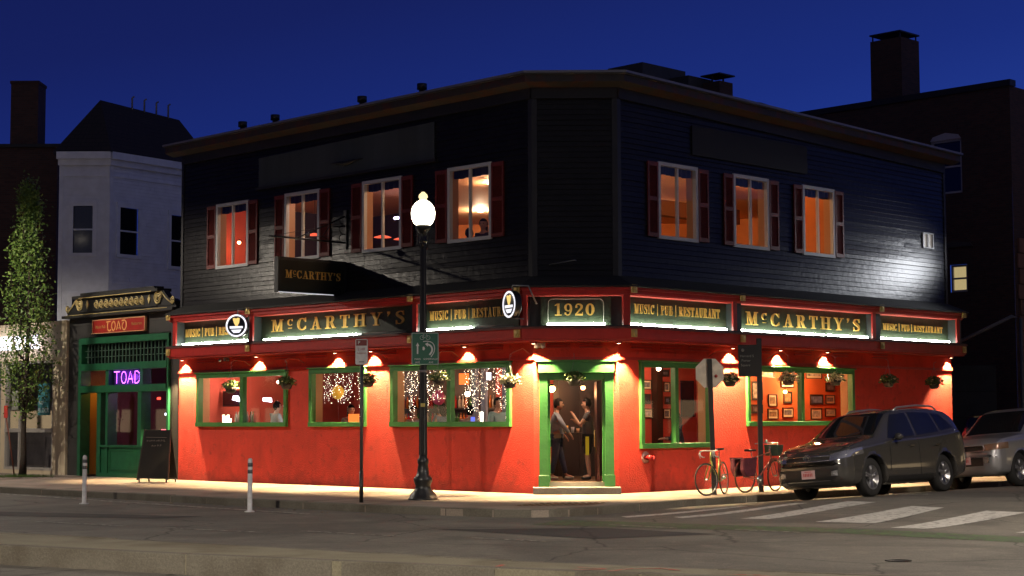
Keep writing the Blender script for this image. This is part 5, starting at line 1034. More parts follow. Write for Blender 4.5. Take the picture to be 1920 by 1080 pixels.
for i in range(10): spiral(m, 15.25 + i * .265, 4.98, .115, 1.8, math.pi / 2, 1, .018); m.tube([(15.25 + i * .265, .115, 5.095), (15.12 + i * .265, .115, 5.0), (15.1 + i * .265, .115, 4.86), (15.25 + i * .265 - .02, .115, 4.865)], .012, 4)
for sg, cx, ex, dd in ((-1, 14.42, 13.72, .115), (1, 18.55, 19.22, .115)):
    spiral(m, cx, 5.0, .2, 2.6, 0, sg, .022, dd); spiral(m, ex - sg * -.0, 4.92, .11, 1.8, math.pi * 1.2, sg, .02, .10); m.tube([(cx, dd, 5.2), (cx + sg * .15, dd, 5.17), (cx + sg * .42, .11, 4.95), (ex - sg * .0, .10, 4.80)], .02, 5)
for cx in (14.85, 18.1): m.prism([(cx - .07, 4.99), (cx, 4.86), (cx + .07, 4.99), (cx, 5.12)], .10, .125)
m.box((14.6, .222, 5.175), (18.4, .24, 5.195)); m.box((13.8, .225, 4.69), (19.1, .24, 4.705)); m.build('gilt_scrollwork', gd, tb)
# joinery
m = MB('L'); m.box((14.0, -.3, 3.84), (18.7, .02, 4.02)); m.box((18.55, -.3, 0), (18.7, .02, 3.84)); m.box((14.0, -.3, 0), (14.08, .02, 3.84)); m.box((14.08, -.3, 3.06), (18.55, .04, 3.26)); m.box((14.08, -.3, 2.42), (18.55, .05, 2.62))
for s in (17.15, 15.38): m.box((s - .07, -.3, 2.62), (s + .09, .0, 3.06))
for s, w2 in ((17.55, .10), (17.12, .06), (15.42, .09)): m.box((s - w2, -.3, .0), (s + w2, .02, 2.42))
m.box((14.08, -.28, .05), (17.5, -.02, .85)); m.box((14.08, -.3, .85), (17.5, .05, .91)); m.box((14.08, -.3, 0), (17.5, .03, .12))
for a, b in ((15.55, 17.0), (14.15, 15.3)):
    m.box((a, -.02, .2), (a + .05, .0, .8)); m.box((b - .05, -.02, .2), (b, .0, .8)); m.box((a, -.02, .75), (b, .0, .8)); m.box((a, -.02, .2), (b, .0, .25))
m.build('joinery', gj, tb)
m = MB('L')
for i in range(24): m.box((14.12 + i * .185, -.14, 3.27), (14.16 + i * .185, -.11, 3.83))
for z in (3.45, 3.63): m.box((14.1, -.13, z), (18.5, -.09, z + .018))
m.build('transom_lattice', mat('lattice_green', (.05, .10, .07), .4), tb)
m = MB('L'); m.quad((14.08, -.2, 3.26), (18.55, -.2, 3.26), (18.55, -.2, 3.84), (14.08, -.2, 3.84)); m.build('transom_glass', mat('dark_glass', (.01, .012, .012), .08, spec=.9), tb)
m = MB('L')
for a, b, c_, d_ in ((17.6, 18.55, 0, 0), (15.47, 17.08, 2.62, 3.06), (14.08, 15.31, 2.62, 3.06), (17.24, 18.55, 2.62, 3.06), (15.5, 17.06, .91, 2.42), (14.08, 15.33, .91, 2.42), (17.18, 17.45, .91, 2.42)):
    if d_: m.quad((a, -.12, c_), (b, -.12, c_), (b, -.12, d_), (a, -.12, d_))
m.build('shop_glass', pane, tb)
m = MB('L'); m.box((13.6, -3.6, 0), (19.3, -3.5, 4.6)); m.box((13.52, -3.5, 0), (13.6, -.4, 4.6)); m.box((17.52, -3.5, .1), (17.58, -.3, 2.6)); m.box((18.72, -3.5, 0), (18.8, -.4, 3.3)); m.build('interior_wall', mat('dim_bar_wall', (.10, .04, .03), .8), tb)
m = MB('L'); m.quad((13.6, -3.5, .05), (19.3, -3.5, .05), (19.3, -.1, .05), (13.6, -.1, .05)); m.build('interior_floor', mat('dim_floor', (.18, .08, .04), .6), tb, rec=False); m = MB('L'); m.quad((13.6, -3.5, 3.9), (19.3, -3.5, 3.9), (19.3, -.3, 3.9), (13.6, -.3, 3.9)); m.build('interior_ceiling', mat('dim_floor', (.18, .08, .04), .6), tb, rec=False)
m = MB('L'); m.box((17.6, -1.3, .05), (18.7, -1.25, 2.8)); m.box((18.64, -1.25, .05), (18.70, -.3, 2.6)); m.build('vestibule_wall', mat('vestibule_ochre', (.42, .22, .04), .7), tb)
m = MB('L'); m.box((17.62, -1.24, 1.0), (17.98, -1.21, 2.15)); m.build('vestibule_door_window', emat('vestibule_red_glow', (1, .12, .02), .75), tb); m = MB('L'); m.box((17.98, -1.24, .95), (18.06, -1.19, 2.2)); m.box((17.6, -1.24, 2.15), (18.0, -1.19, 2.22)); m.box((17.6, -1.24, .93), (18.0, -1.19, 1.0)); m.build('vestibule_door_frame', idark, tb)
ceiling_lamp('vestibule_lamp', P('L', 18.1, -.8, 2.75), .06, 9, (1, .5, .1), 'amber lamp just inside the open doorway of the green storefront', drop=.08, shade=1, em=6)
ceiling_lamp('bar_lamp', P('L', 14.8, -1.6, 2.9), .06, 45, (.85, .35, .9), 'red-tinted lamp inside the right pane of the green storefront', drop=.1, shade=1, em=14)
t = thing('lit_poster', P('L', 17.0, -1.2, 1.2), 'bright red panel glowing in the middle shop window of the green storefront', 'panel', world=True); MB('L').box((16.72, -1.2, 1.25), (17.25, -1.17, 2.35)).build('panel', emat('red_panel_glow', (1, .07, .04), .55), t); MB('L').box((16.75, -1.16, 1.55), (17.1, -1.15, 1.95)).build('screen', emat('pale_screen', (.5, .7, 1), .9), t)
for k, (s, z, w2, c_) in enumerate(((15.1, 2.2, .16, 'red_dot'), (14.6, 2.28, .2, 'cream_dot'), (14.5, 1.95, .3, 'amber_dot'), (14.9, 1.75, .06, 'white_dot'), (14.55, 1.2, .5, 'white_dot2'), (15.0, 1.25, .4, 'pink_dot'), (16.6, 1.6, .05, 'white_dot'), (16.5, 1.75, .09, 'red_dot'))):
    cc = {'red_dot': (1, .05, .03), 'cream_dot': (1, .7, .5), 'amber_dot': (1, .35, .1), 'white_dot': (.8, .85, 1), 'white_dot2': (.85, .7, 1), 'pink_dot': (1, .15, .2)}[c_]
    o = MB().box((-w2 / 2, -.01, 0), (w2 / 2, .01, .07 if w2 < .3 else .1)).build('lit_sign', emat('em_' + c_, cc, 4)); o.location = P('L', s + .75 + .1 * k, -.9 - .1 * k, z); o.rotation_euler = (0, 0, R_(-45)); tag(o, ('small red', 'cream', 'amber', 'tiny white', 'wide lavender-white', 'pink', 'lone white', 'lone red')[k] + ' lit bar sign in the %s window of the green storefront' % ('right-hand' if k < 6 else 'middle'), 'sign')
# red name board
nb = thing('shop_name_board', P('L', 16.5, 0, 4.15), 'red name board with gilt uncial letters over the green storefront', 'sign', world=True)
MB('L').box((15.15, -.02, 4.14), (17.86, .06, 4.50)).build('board', mat('board_red', (.38, .02, .015), .45, var=.2), nb)
m = MB('L'); m.box((15.12, .0, 4.50), (17.89, .075, 4.53)); m.box((15.12, .0, 4.12), (17.89, .10, 4.14)); m.box((17.86, 0, 4.14), (17.89, .075, 4.5)); m.box((15.12, 0, 4.14), (15.15, .075, 4.5)); m.build('frame', mat('board_frame_copper', (.6, .32, .16), .45), nb)
m = MB(lambda p: P('L', 16.98 - p[0], .062 - p[1], 4.185 + p[2]))
k = .27
def ub(pts, w0=.045): flatband(m, [(a * k * 1.55 - .16, b * k) for a, b in pts], w0, -.004)
ub([(0, .95), (.55, 1.0)], .035); ub([(.22, .95), (.16, .5), (.25, .1), (.45, 0), (.6, .12)]); ub([(.95, 1), (.74, .75), (.72, .3), (.92, 0), (1.12, .3), (1.12, .72), (.95, 1)]); ub([(1.55, 1.0), (1.42, .4), (1.28, .05)]); ub([(1.55, 1.0), (1.72, .5), (1.82, .05)]); ub([(1.35, .22), (1.72, .22)], .025); ub([(1.95, .98), (2.3, 1.0), (2.52, .75), (2.5, .3), (2.28, 0), (2.05, .25), (2.05, .6), (2.2, .8)])
m.build('lettering', mat('lettering_orange_gilt', (.75, .35, .12), .5), nb)
def Ltext(s, d, z): return Matrix.Translation(P('L', s, d, z) - Vector(nb['_o'])) @ Matrix.Rotation(R_(-45), 4, 'Z') @ Matrix.Rotation(math.pi / 2, 4, 'X')
og = mat('lettering_olive', (.42, .25, .07), .5); plain_text('Music Pub', .13, og, 'writing', nb, Ltext(17.45, .063, 4.31)); plain_text('Restaurant', .12, og, 'writing', nb, Ltext(15.55, .063, 4.34))
# violet neon word
nn = thing('neon_sign', P('L', 16.3, -.1, 2.65), 'violet neon word sign in the transom of the green storefront', 'neon sign', world=True)
MB('L').box((15.5, -.22, 2.63), (17.06, -.18, 3.05)).build('backing', mat('neon_backing', (.05, .012, .16), .5), nn)
m = MB(lambda p: P('L', 17.0 - p[0] * 1.0, -.13, 2.67 + p[2] * 1.12)); z = .30
m.tube([(0, 0, z), (.3, 0, z)], .012, 6); m.tube([(.15, 0, z), (.15, 0, 0)], .012, 6); m.tube([(.52 + .13 * math.cos(a * .5236), 0, z / 2 + z / 2 * math.sin(a * .5236)) for a in range(12)], .012, 6, close=True); m.tube([(.72, 0, 0), (.86, 0, z), (1.0, 0, 0)], .012, 6); m.tube([(.78, 0, .11), (.95, 0, .11)], .012, 6); m.tube([(1.1, 0, 0), (1.1, 0, z), (1.22, 0, z), (1.33, 0, z * .8), (1.33, 0, z * .2), (1.22, 0, 0), (1.1, 0, 0)], .012, 6)
m.build('neon_tubes', emat('neon_violet', (.55, .12, 1.0), 7), nn)
lamp('glow', 'POINT', P('L', 16.3, .15, 2.85), 3.5, (.4, .08, 1), nn, shadow_soft_size=.1)
# ------------------------------------------------------------------ cream corner shop at the far left
cs = thing('cream_shop_building', P('L', 23, 0, 0), 'one-storey cream rendered shop with big windows and a glowing white sign behind the tree', 'building', world=True)
crm = mat('cream_render', (.66, .55, .38), .75, var=.12, vscale=2, bump=.1)
CH = [(20.15, 23.05, .12, 3.42), (23.3, 28, .12, 3.42)]
m = MB('L'); wall_grid(m, 19.42, 32, 0, 4.55, CH, 0); m.box((19.40, -.2, 4.55), (32, .04, 4.60)); m.box((19.4, -.02, 3.44), (32, .03, 3.47)); m.quad((19.42, 0, 0), (19.42, -9, 0), (19.42, -9, 4.55), (19.42, 0, 4.55)); m.quad((19.42, 0, 4.56), (32, 0, 4.56), (32, -9, 4.56), (19.42, -9, 4.56)); m.build('wall', crm, cs, rec=False)
m = MB('L')
for a, b, mu in ((20.15, 23.05, (22.15,)), (23.3, 28, (25.5,))):
    m.box((a, -.15, 1.26), (b, .02, 1.38)); m.box((a, -.15, 3.36), (b, .01, 3.42)); m.box((a, -.15, .12), (b, .01, .2)); m.box((a, -.15, .2), (a + .06, .0, 3.36)); m.box((b - .06, -.15, .2), (b, .0, 3.36))
    for s in mu: m.box((s - .05, -.15, .2), (s + .05, .01, 1.26)); m.box((s - .05, -.15, 1.38), (s + .05, .0, 1.75)); 
m.build('window_frame', mat('alu_frame_pale', (.45, .42, .38), .4, metal=.3), cs)
m = MB('L'); m.quad((20.15, -.08, .12), (23.05, -.08, .12), (23.05, -.08, 3.42), (20.15, -.08, 3.42)); m.quad((23.3, -.08, .12), (28, -.08, .12), (28, -.08, 3.42), (23.3, -.08, 3.42)); m.build('shop_glass', glass('shop_glass_dark', (.75, .75, .78), refl=.18), cs)
m = MB('L'); m.box((19.5, -3.1, 0), (32, -3.0, 4.4)); m.box((20.0, -1.6, 0), (23.2, -1.5, 1.1)); m.build('interior_wall', mat('dim_shop_wall', (.25, .22, .2), .8, var=.5, vscale=2), cs); m = MB('L'); m.quad((19.5, -3, .1), (32, -3, .1), (32, 0, .1), (19.5, 0, .1)); m.build('interior_floor', mat('dim_shop_floor', (.16, .15, .14), .5), cs, rec=False); m = MB('L'); m.quad((19.5, -3, 3.6), (32, -3, 3.6), (32, 0, 3.6), (19.5, 0, 3.6)); m.build('interior_ceiling', mat('dim_shop_floor', (.16, .15, .14), .5), cs, rec=False)
t = thing('strip_light', P('L', 21.3, -1.4, 1.9), 'long dim strip light low inside the cream shop window', 'lamp', world=True); MB('L').tube([(20.4, -1.45, .62), (22.6, -1.4, .70)], .035, 6).build('tube', emat('dim_tube', (.7, .8, 1), .8), t)
ceiling_lamp('ceiling_lamp', P('L', 22.0, -1.5, 3.55), .12, 10, (.95, .95, 1), 'unseen white lamp added to brighten the cream shop interior', em=6)  # no fitting seen here; lamp put in to brighten the shop interior
t = thing('window_poster', P('L', 21.0, -.05, 1.75), 'teal poster with white words in the cream shop window', 'poster', world=True); MB('L').box((20.45, -.07, 1.78), (21.15, -.06, 2.75)).build('sheet', mat('poster_teal', (.05, .22, .24), .6, var=.2), t)
def LT2(s, d, z, o): return Matrix.Translation(P('L', s, d, z) - Vector(o['_o'])) @ Matrix.Rotation(R_(-45), 4, 'Z') @ Matrix.Rotation(math.pi / 2, 4, 'X')
plain_text('BLOCK', .2, mat('poster_white', (.5, .5, .5), .6), 'writing', t, LT2(20.8, -.058, 1.92, t)); plain_text('NO', .16, mat('poster_white', (.5, .5, .5), .6), 'writing', t, LT2(20.95, -.058, 2.15, t))
t = thing('window_poster', P('L', 22.5, -.05, 2.0), 'small pale poster at the left side of the cream shop window', 'poster', world=True); MB('L').box((22.35, -.07, 1.95), (22.75, -.06, 2.55)).build('sheet', mat('poster_pale', (.35, .36, .3), .6, var=.4), t)
t = thing('illuminated_shop_sign', P('L', 22.5, .1, 3.9), 'glaring white block letters on the cream shop wall behind the tree', 'sign', world=True)
m = MB(lambda p: P('L', 21.12 - p[0] * 1.0, .06 - p[1], 3.82 + p[2])); wl = emat('shop_letters_white', (.88, .84, 1), 5.0); x = -3.2
m = MB('L'); xx = 20.82
lettering(m, 'BACK 2 RE'.replace('K', 'H'), 24.4, 20.82, 3.80, .42, .10, True, th=.05, gap=.1); m.build('letters', wl, t)
lamp('glow', 'AREA', P('L', 22.2, .35, 3.95), 8, (.9, .88, 1), t, shape='RECTANGLE', size=2.6, size_y=.3, rot=(R_(90), 0, R_(-45)))
# ------------------------------------------------------------------ pale clapboard house behind
hb = thing('clapboard_house', (-13, 58, 0), 'tall white clapboard house with a bay front and dark hipped roof behind the storefronts', 'building', world=True)
wcl = mat('white_clapboard', (.80, .83, .92), .7, var=.15)
def fr3(name, a, b):
    a, b = Vector((*a, 0)), Vector((*b, 0)); t = (b - a).normalized(); n = Vector((t.y, -t.x, 0)); FR[name] = (a, t, n)
fr3('H0', (-16.6, 58.2), (-15.45, 57.0)); fr3('H1', (-15.28, 57.0), (-13.6, 57.0)); fr3('H2', (-13.6, 57.0), (-11.0, 60.5)); HL = 4.36; ez = 10.35
HW = {'H1': [(.47, 1.13, 7.25, 8.85), (.47, 1.13, 4.2, 5.75)], 'H2': [(.45, 1.25, 7.25, 8.85), (.45, 1.25, 4.2, 5.75), (2.75, 3.5, 7.0, 8.8)]}
for nm, L in (('H1', 1.68), ('H2', HL)):
    m = MB(nm); siding(m, 0, L, 3, ez, HW[nm], .115, .016); m.build('clapboard_wall', wcl, hb, rec=False)
    m = MB(nm); m.box((-.02, .0, 3), (.12, .035, ez)); m.box((L - .12, 0, 3), (L + .0, .034, ez)); m.build('corner_board', wcl, hb)
    m = MB(nm); m.box((-.05, -.1, ez - .12), (L + .05, .12, ez + .08)); m.box((-.08, -.1, ez + .08), (L + .08, .24, ez + .32)); m.box((-.02, 0, ez - .5), (L, .05, ez - .44)); m.build('cornice', wcl, hb)
    for a, b, c_, d_ in HW[nm]:
        m = MB(nm); m.box((a - .14, 0, c_ - .12), (b + .14, .06, c_)); m.box((a - .14, 0, d_), (b + .14, .06, d_ + .16)); m.box((a - .14, 0, c_), (a, .04, d_)); m.box((b, 0, c_), (b + .14, .04, d_)); m.box((a, -.05, (c_ + d_) / 2 - .025), (b, .01, (c_ + d_) / 2 + .025)); wn = m.build('window', wcl, hb)
        m = MB(nm); m.quad((a, -.04, c_), (b, -.04, c_), (b, -.04, d_), (a, -.04, d_)); m.build('pane', mat('house_dark_glass', (.008, .009, .012), .1, spec=.8), wn)
m = MB(); m.add([(-15.5, 56.8, ez + .3), (-13.5, 56.75, ez + .3), (-10.6, 60.7, ez + .3), (-16.1, 61.0, ez + .3), (-14.45, 59, 12.85), (-12.3, 62.2, 12.7)], [(0, 1, 4), (1, 2, 5, 4), (0, 3, 4), (3, 4, 5), (2, 3, 5)]); m.build('roof', mat('slate_roof', (.028, .022, .022), .8, kind='tiles', p=(.3, .16, .01, (.01, .01, .01), .5), c2=(.035, .026, .024)), hb, rec=False)
m = MB()
for k in range(4): x, y = -13.6 + .33 * k, 60.2 + .5 * k; m.tube([(x, y, 12.6), (x, y, 13.15), (x + .08, y, 13.2)], .035, 6)
build_each(m, 'vent_pipe', mat('vent_pipe_grey', (.25, .24, .26), .5), hb)
m = MB(); m.quad((-15.28, 57, 3), (-15.9, 60, 3), (-15.9, 60, ez), (-15.28, 57, ez)); m.build('side_wall', wcl, hb)
# ------------------------------------------------------------------ dark brick buildings
bk_m = mat('dark_brick', (.085, .036, .028), .85, kind='brick', p=(.22, .075, .010, (.05, .042, .038), .5), c2=(.05, .024, .02), bump=.3)
lb_ = thing('brick_building', (-20, 62, 0), 'dark brick building with a wide chimney at the far left behind the tree', 'building', world=True)
m = MB(); m.box((-34, 61, 0), (-16.45, 72, 11.5)); m.build('wall', bk_m, lb_); m = MB(); m.box((-34.1, 60.9, 11.5), (-16.35, 72, 11.62)); m.build('coping', blacktrim, lb_)
m = MB(); m.box((-18.2, 61.02, 11.5), (-17.2, 62.0, 13.85)); m.box((-18.23, 60.98, 13.85), (-17.17, 62.03, 13.95)); m.build('chimney', bk_m, lb_)
rb = thing('brick_building', (13, 56, 0), 'dark brick building with a capped chimney at the right, beyond the side street front', 'building', world=True)
fr3('K', (9.0, 61.3), (16.1, 54.2)); FR['K'] = (Vector((9.0, 61.3, 0)), Vector((q, -q, 0)), Vector((-q, -q, 0)))
KH = [(7.10, 8.25, 9.0, 10.8), (7.74, 8.36, 5.72, 6.62)]
m = MB('K'); wall_grid(m, -4, 10.04, 0, 12.3, KH, 0); m.t = lambda p: Vector((16.1, 54.2, 0)) + Vector((q, q, 0)) * p[0] + Vector((q, -q, 0)) * p[1] + Vector((0, 0, p[2])); m.quad((0, 0, 0), (22, 0, 0), (22, 0, 12.3), (0, 0, 12.3)); m.build('wall', bk_m, rb, rec=False)
m = MB('K'); m.box((-4, -.3, 12.3), (10.1, .08, 12.5)); m.quad((-4, 0, 12.3), (10.04, 0, 12.3), (10.04, -22, 12.3), (-4, -22, 12.3)); m.build('coping', blacktrim, rb)
m = MB('K'); m.box((4.25, -2.05, 12.3), (5.5, -.9, 14.8), 0); m.build('chimney', bk_m, rb)
m = MB('K'); m.box((4.25, -2.1, 14.98), (5.5, -.85, 15.03)); 
for a in (4.3, 5.4):
    for b in (-2.0, -.98): m.box((a, b, 14.8), (a + .04, b + .04, 14.98))
m.build('chimney_cap', blacktrim, rb)
for i, (a, b, c_, d_) in enumerate(KH):
    m = MB('K'); k = .07; m.box((a, -.15, c_), (b, -.05, c_ + k)); m.box((a, -.15, d_ - k), (b, -.05, d_)); m.box((a, -.15, c_), (a + k, -.05, d_)); m.box((b - k, -.15, c_), (b, -.05, d_)); m.box((a, -.14, (c_ + d_) / 2 - .03), (b, -.06, (c_ + d_) / 2 + .03))
    if i == 0: m.prism([(a, d_), (b, d_), (b - .1, d_ + .14), ((a + b) / 2, d_ + .24), (a + .1, d_ + .14)], -.05, .02)
    wn = m.build('window', mat('brick_house_frame', (.42, .4, .44), .6), rb); m = MB('K'); m.quad((a, -.12, c_), (b, -.12, c_), (b, -.12, d_), (a, -.12, d_)); m.build('pane', mat('house_dark_glass', (.008, .009, .012), .1) if i == 0 else mat('blind_lit', (.6, .55, .35), .8, emit=(1, .78, .36), es=.42, var=.4, vscale=3), wn)
m = MB('K'); m.prism([(7.3, 7.2), (8.6, 7.2), (8.5, 7.32), (7.95, 7.4), (7.4, 7.32)], 0, .06); m.build('lintel', mat('lintel_dark', (.06, .05, .05), .8), rb)
m = MB(lambda p: Vector((16.1, 54.2, 0)) + Vector((q, q, 0)) * p[0] + Vector((q, -q, 0)) * p[1] + Vector((0, 0, p[2])))
for k in range(14): m.box((.15 + (.1 if k % 2 else 0), .005, .4 + k * .5), (1.6, .07, .86 + k * .5))
m.build('stone_quoins', mat('quoin_pink', (.25, .12, .08), .8, var=.3), rb)
o = MB().tube([(12.6, 49.5, 3.6), (14.6, 49.5, 4.55), (14.85, 49.5, 4.5), (14.85, 49.5, 0)], .05, 8).build('handrail', mat('handrail_grey', (.12, .12, .13), .5)); tag(o, 'pale sloping handrail in the dark gap right of the pub', 'handrail')
o = MB().box((-.0, 0, 0), (2.2, 1.2, 3.2)).build('utility_shed', mat('shed_grey', (.03, .032, .036), .7, kind='slab', p=(3, .8, .02, (.015, .015, .016), 0), c2=(.03, .03, .034))); o.location = (12.6, 52, 0); tag(o, 'dim grey panelled shed in the gap right of the pub', 'shed')
# roof fittings of the pub
def roofbox(loc, sz, m_, name, label, cat, cap=False, group=None):
    t = thing(name, loc, label, cat, group, R_(45)); MB().box((-sz[0] / 2, -sz[1] / 2, 0), (sz[0] / 2, sz[1] / 2, sz[2])).build('body', m_, t)
    if cap:
        MB().box((-sz[0] / 2 - .05, -sz[1] / 2 - .05, sz[2] + .18), (sz[0] / 2 + .05, sz[1] / 2 + .05, sz[2] + .22)).build('cap', blacktrim, t)
        for a in (-1, 1): MB().box((a * sz[0] * .42 - .02, -.02, sz[2]), (a * sz[0] * .42 + .02, .02, sz[2] + .18)).build('cap_leg', blacktrim, t)
# ------------------------------------------------------------------ the far sides of the junction, reflected in glass and paint
r = random.Random(31); litw = emat('far_window_lit', (1, .72, .4), 1.6); farw = mat('far_window_dark', (.01, .01, .012), .2)
for x0, y0, L, D, H, ang, lb in ((-34, -20, 26, 10, 10, 0, 'long dark brick row across the avenue, west part'), (-5, -22, 20, 10, 13, 4, 'taller dark block across the avenue, behind the camera'), (18, -16, 26, 10, 9, 20, 'low dark row across the avenue, east part'), (-98, 78, 90, 10, 11, -45, 'dark row along the avenue far to the left'), (46, -6, 90, 12, 11, 98, 'dark row on the far side of the side street')):
    t = thing('facing_building', (x0, y0, -.2), lb, 'building', 'dark buildings around the junction, outside the picture', R_(ang)); MB().box((0, -D, 0), (L, 0, H)).build('wall', bk_m, t); MB().box((-.1, -D - .1, H), (L + .1, .15, H + .3)).build('cornice', blacktrim, t)
    n = int(L / 2.6)
    for fl_ in range(int(H / 3.2)):
        for i in range(n):
            k = r.random(); z = 1.0 + fl_ * 3.1; x = 1 + i * 2.6; MB().box((x, 0, z), (x + (1.9 if fl_ == 0 else 1.0), .02, z + 1.6)).build('window', litw if k < (.5 if fl_ == 0 else .16) else farw, t)
# ------------------------------------------------------------------ tree, its stake and grass
tr = thing('street_tree', (-14.29, 49.76, 0), 'tall narrow young tree in front of the cream shop', 'tree')
bark = mat('bark', (.05, .036, .026), .9, var=.4, vscale=20, bump=.5); r = random.Random(12)
m = MB(); m.tube([(0, 0, 0), (.02, 0, .6), (.0, .02, 1.5), (.03, .02, 2.3), (.1, 0, 4.2), (.08, .02, 6.5), (.1, 0, 8.3)], [.12, .085, .075, .07, .05, .028, .008], 9); limbs = []
for k in range(26):
    z0 = 1.7 + r.random() * 5.2; a = r.uniform(0, 6.28); L = r.uniform(.9, 1.9) * (1 - (z0 - 1.7) / 9); x, y = .06 * (z0 / 4), .01; p = [(x, y, z0)]; rad = .0
    for i in range(1, 6): rad = .62 * (1 - math.exp(-i * .5)) * min(1, (8.6 - z0 - L * i / 5) / 2.6 + .15); p.append((x + rad * math.cos(a + i * .08), y + rad * math.sin(a + i * .08), z0 + L * i / 5 * (1.15)))
    m.tube(p, [.03, .024, .018, .013, .009, .004], 5); limbs.append(p)
m.build('trunk', bark, tr)
lf = MB(); lf2 = MB()
def prof(z): return .78 * sm(1.5, 2.6, z) * (1 - .42 * sm(4.8, 5.8, z)) * (1 - .75 * sm(6.6, 8.7, z)) if z < 8.75 else 0
cl = [(r.uniform(1.9, 8.5), r.uniform(0, 6.28), r.uniform(.35, 1.0)) for _ in range(200)]
for z, a, k in cl:
    R0 = prof(z) * k; cx, cy = .07 + R0 * math.cos(a), R0 * math.sin(a); n = 46 if z > 5 else 32; sg = .10 + .07 * prof(z)
    for _ in range(n):
        p = Vector((cx + r.gauss(0, sg), cy + r.gauss(0, sg), z + r.gauss(0, sg * 1.5))); s = r.uniform(.035, .065); d1 = Vector((r.gauss(0, 1), r.gauss(0, 1), r.gauss(0, 1))).normalized() * s; d2 = d1.cross(Vector((r.gauss(0, 1), r.gauss(0, 1), r.gauss(0, 1)))).normalized() * s * .55
        (lf if r.random() < .6 else lf2).add([p - d1, p + d2, p + d1, p - d2], [(0, 1, 2, 3)])
lf.build('crown', mat('leaf_green', (.13, .24, .04), .55, var=.4, vscale=18), tr, rec=False); lf2.build('crown', mat('leaf_light_green', (.20, .30, .06), .5, var=.3, vscale=18), tr, rec=False)
o = MB().tube([(-.45, -.1, 0), (-.58, -.1, .9), (-.72, -.12, 1.75)], .022, 6).build('tree_stake', mat('stake_redbrown', (.16, .05, .03), .7)); o.location = (-14.0, 49.6, 0); tag(o, 'thin leaning reddish stake left of the young tree', 'stake'); MB().box((-.77, -.16, 1.7), (-.67, -.1, 2.05)).build('stake_flag', mat('stake_flag_red', (.5, .03, .02), .6), o)
m = MB()
for _ in range(1500): x, y = r.gauss(0, .42), r.gauss(0, .28); a = r.uniform(0, 6.28); h = r.uniform(.03, .1); m.add([(x, y, 0), (x + .012 * math.cos(a), y + .012 * math.sin(a), 0), (x + r.gauss(0, .03), y + r.gauss(0, .03), h)], [(0, 1, 2)])
o = m.build('grass', mat('grass_blade', (.06, .12, .02), .7), rec=False); o.location = (-14.3, 49.2, 0); tag(o, 'small patch of grass at the foot of the young tree', 'grass', None, 'stuff')
struct(MB().prism([(-15.2, 49.4), (-14.0, 48.6), (-13.2, 49.4), (-14.3, 50.3)], .001, .006, 'xy'), 'tree_pit_soil', mat('soil', (.07, .045, .03), .95, var=.4, bump=.5))
# chalkboard
ch = thing('chalkboard', (-9.3, 44.7, 0), 'dark A-frame chalkboard with faint chalk writing beside the end of the red wall', 'chalkboard', None, R_(-14))
for sg, nm in ((-1, 'front_panel'), (1, 'back_panel')):
    m = MB(); m.add([(-.43, sg * .30, .10), (.43, sg * .30, .10), (.36, sg * .03, 1.36), (-.36, sg * .03, 1.36), (-.43, sg * .27, .10), (.43, sg * .27, .10), (.36, sg * .0, 1.36), (-.36, sg * .0, 1.36)], [(0, 1, 2, 3), (4, 5, 6, 7), (0, 1, 5, 4), (1, 2, 6, 5), (2, 3, 7, 6), (3, 0, 4, 7)]); m.build(nm, mat('chalkboard_dark', (.006, .005, .005), .9, var=.4, vscale=5), ch)
m = MB(); 
for x0, x1 in ((-.45, -.42), (.42, .45)): m.add([(x0, -.31, .06), (x1, -.31, .06), (x1 - .07 * (1 if x0 > 0 else -1), -.03, 1.38), (x0 - .07 * (1 if x0 > 0 else -1), -.03, 1.38), (x0, -.27, .06), (x1, -.27, .06), (x1 - .07 * (1 if x0 > 0 else -1), .01, 1.38), (x0 - .07 * (1 if x0 > 0 else -1), .01, 1.38)], [(0, 1, 2, 3), (4, 5, 6, 7), (0, 1, 5, 4), (1, 2, 6, 5), (2, 3, 7, 6), (3, 0, 4, 7)])
build_each(m, 'side_rail', idark, ch); m = MB()
for x in (-.38, .38):
    for y in (-.28, .28): m.lathe([(.02, 0), (.02, .1)], (x, y, 0), 8)
m.build('feet', black, ch)
m = MB(lambda p: Vector((p[0], -.302 + (p[2] - .10) * .214, p[2]))); r = random.Random(3)
for row, (x0, x1, z) in enumerate(((-.27, .25, 1.06), (-.12, .14, .93))):
    x = x0
    while x < x1:
        w0 = r.uniform(.03, .06); m.tube([(x, 0, z), (x + w0 * .3, 0, z + r.uniform(.02, .06)), (x + w0 * .6, 0, z + r.uniform(-.01, .02)), (x + w0, 0, z + r.uniform(.0, .04))], .004, 4); x += w0 + r.uniform(.005, .04)
m.tube([(-.3, 0, 1.17), (.28, 0, 1.16)], .003, 4); m.build('chalk_marks', mat('chalk', (.3, .25, .22), .9), ch)
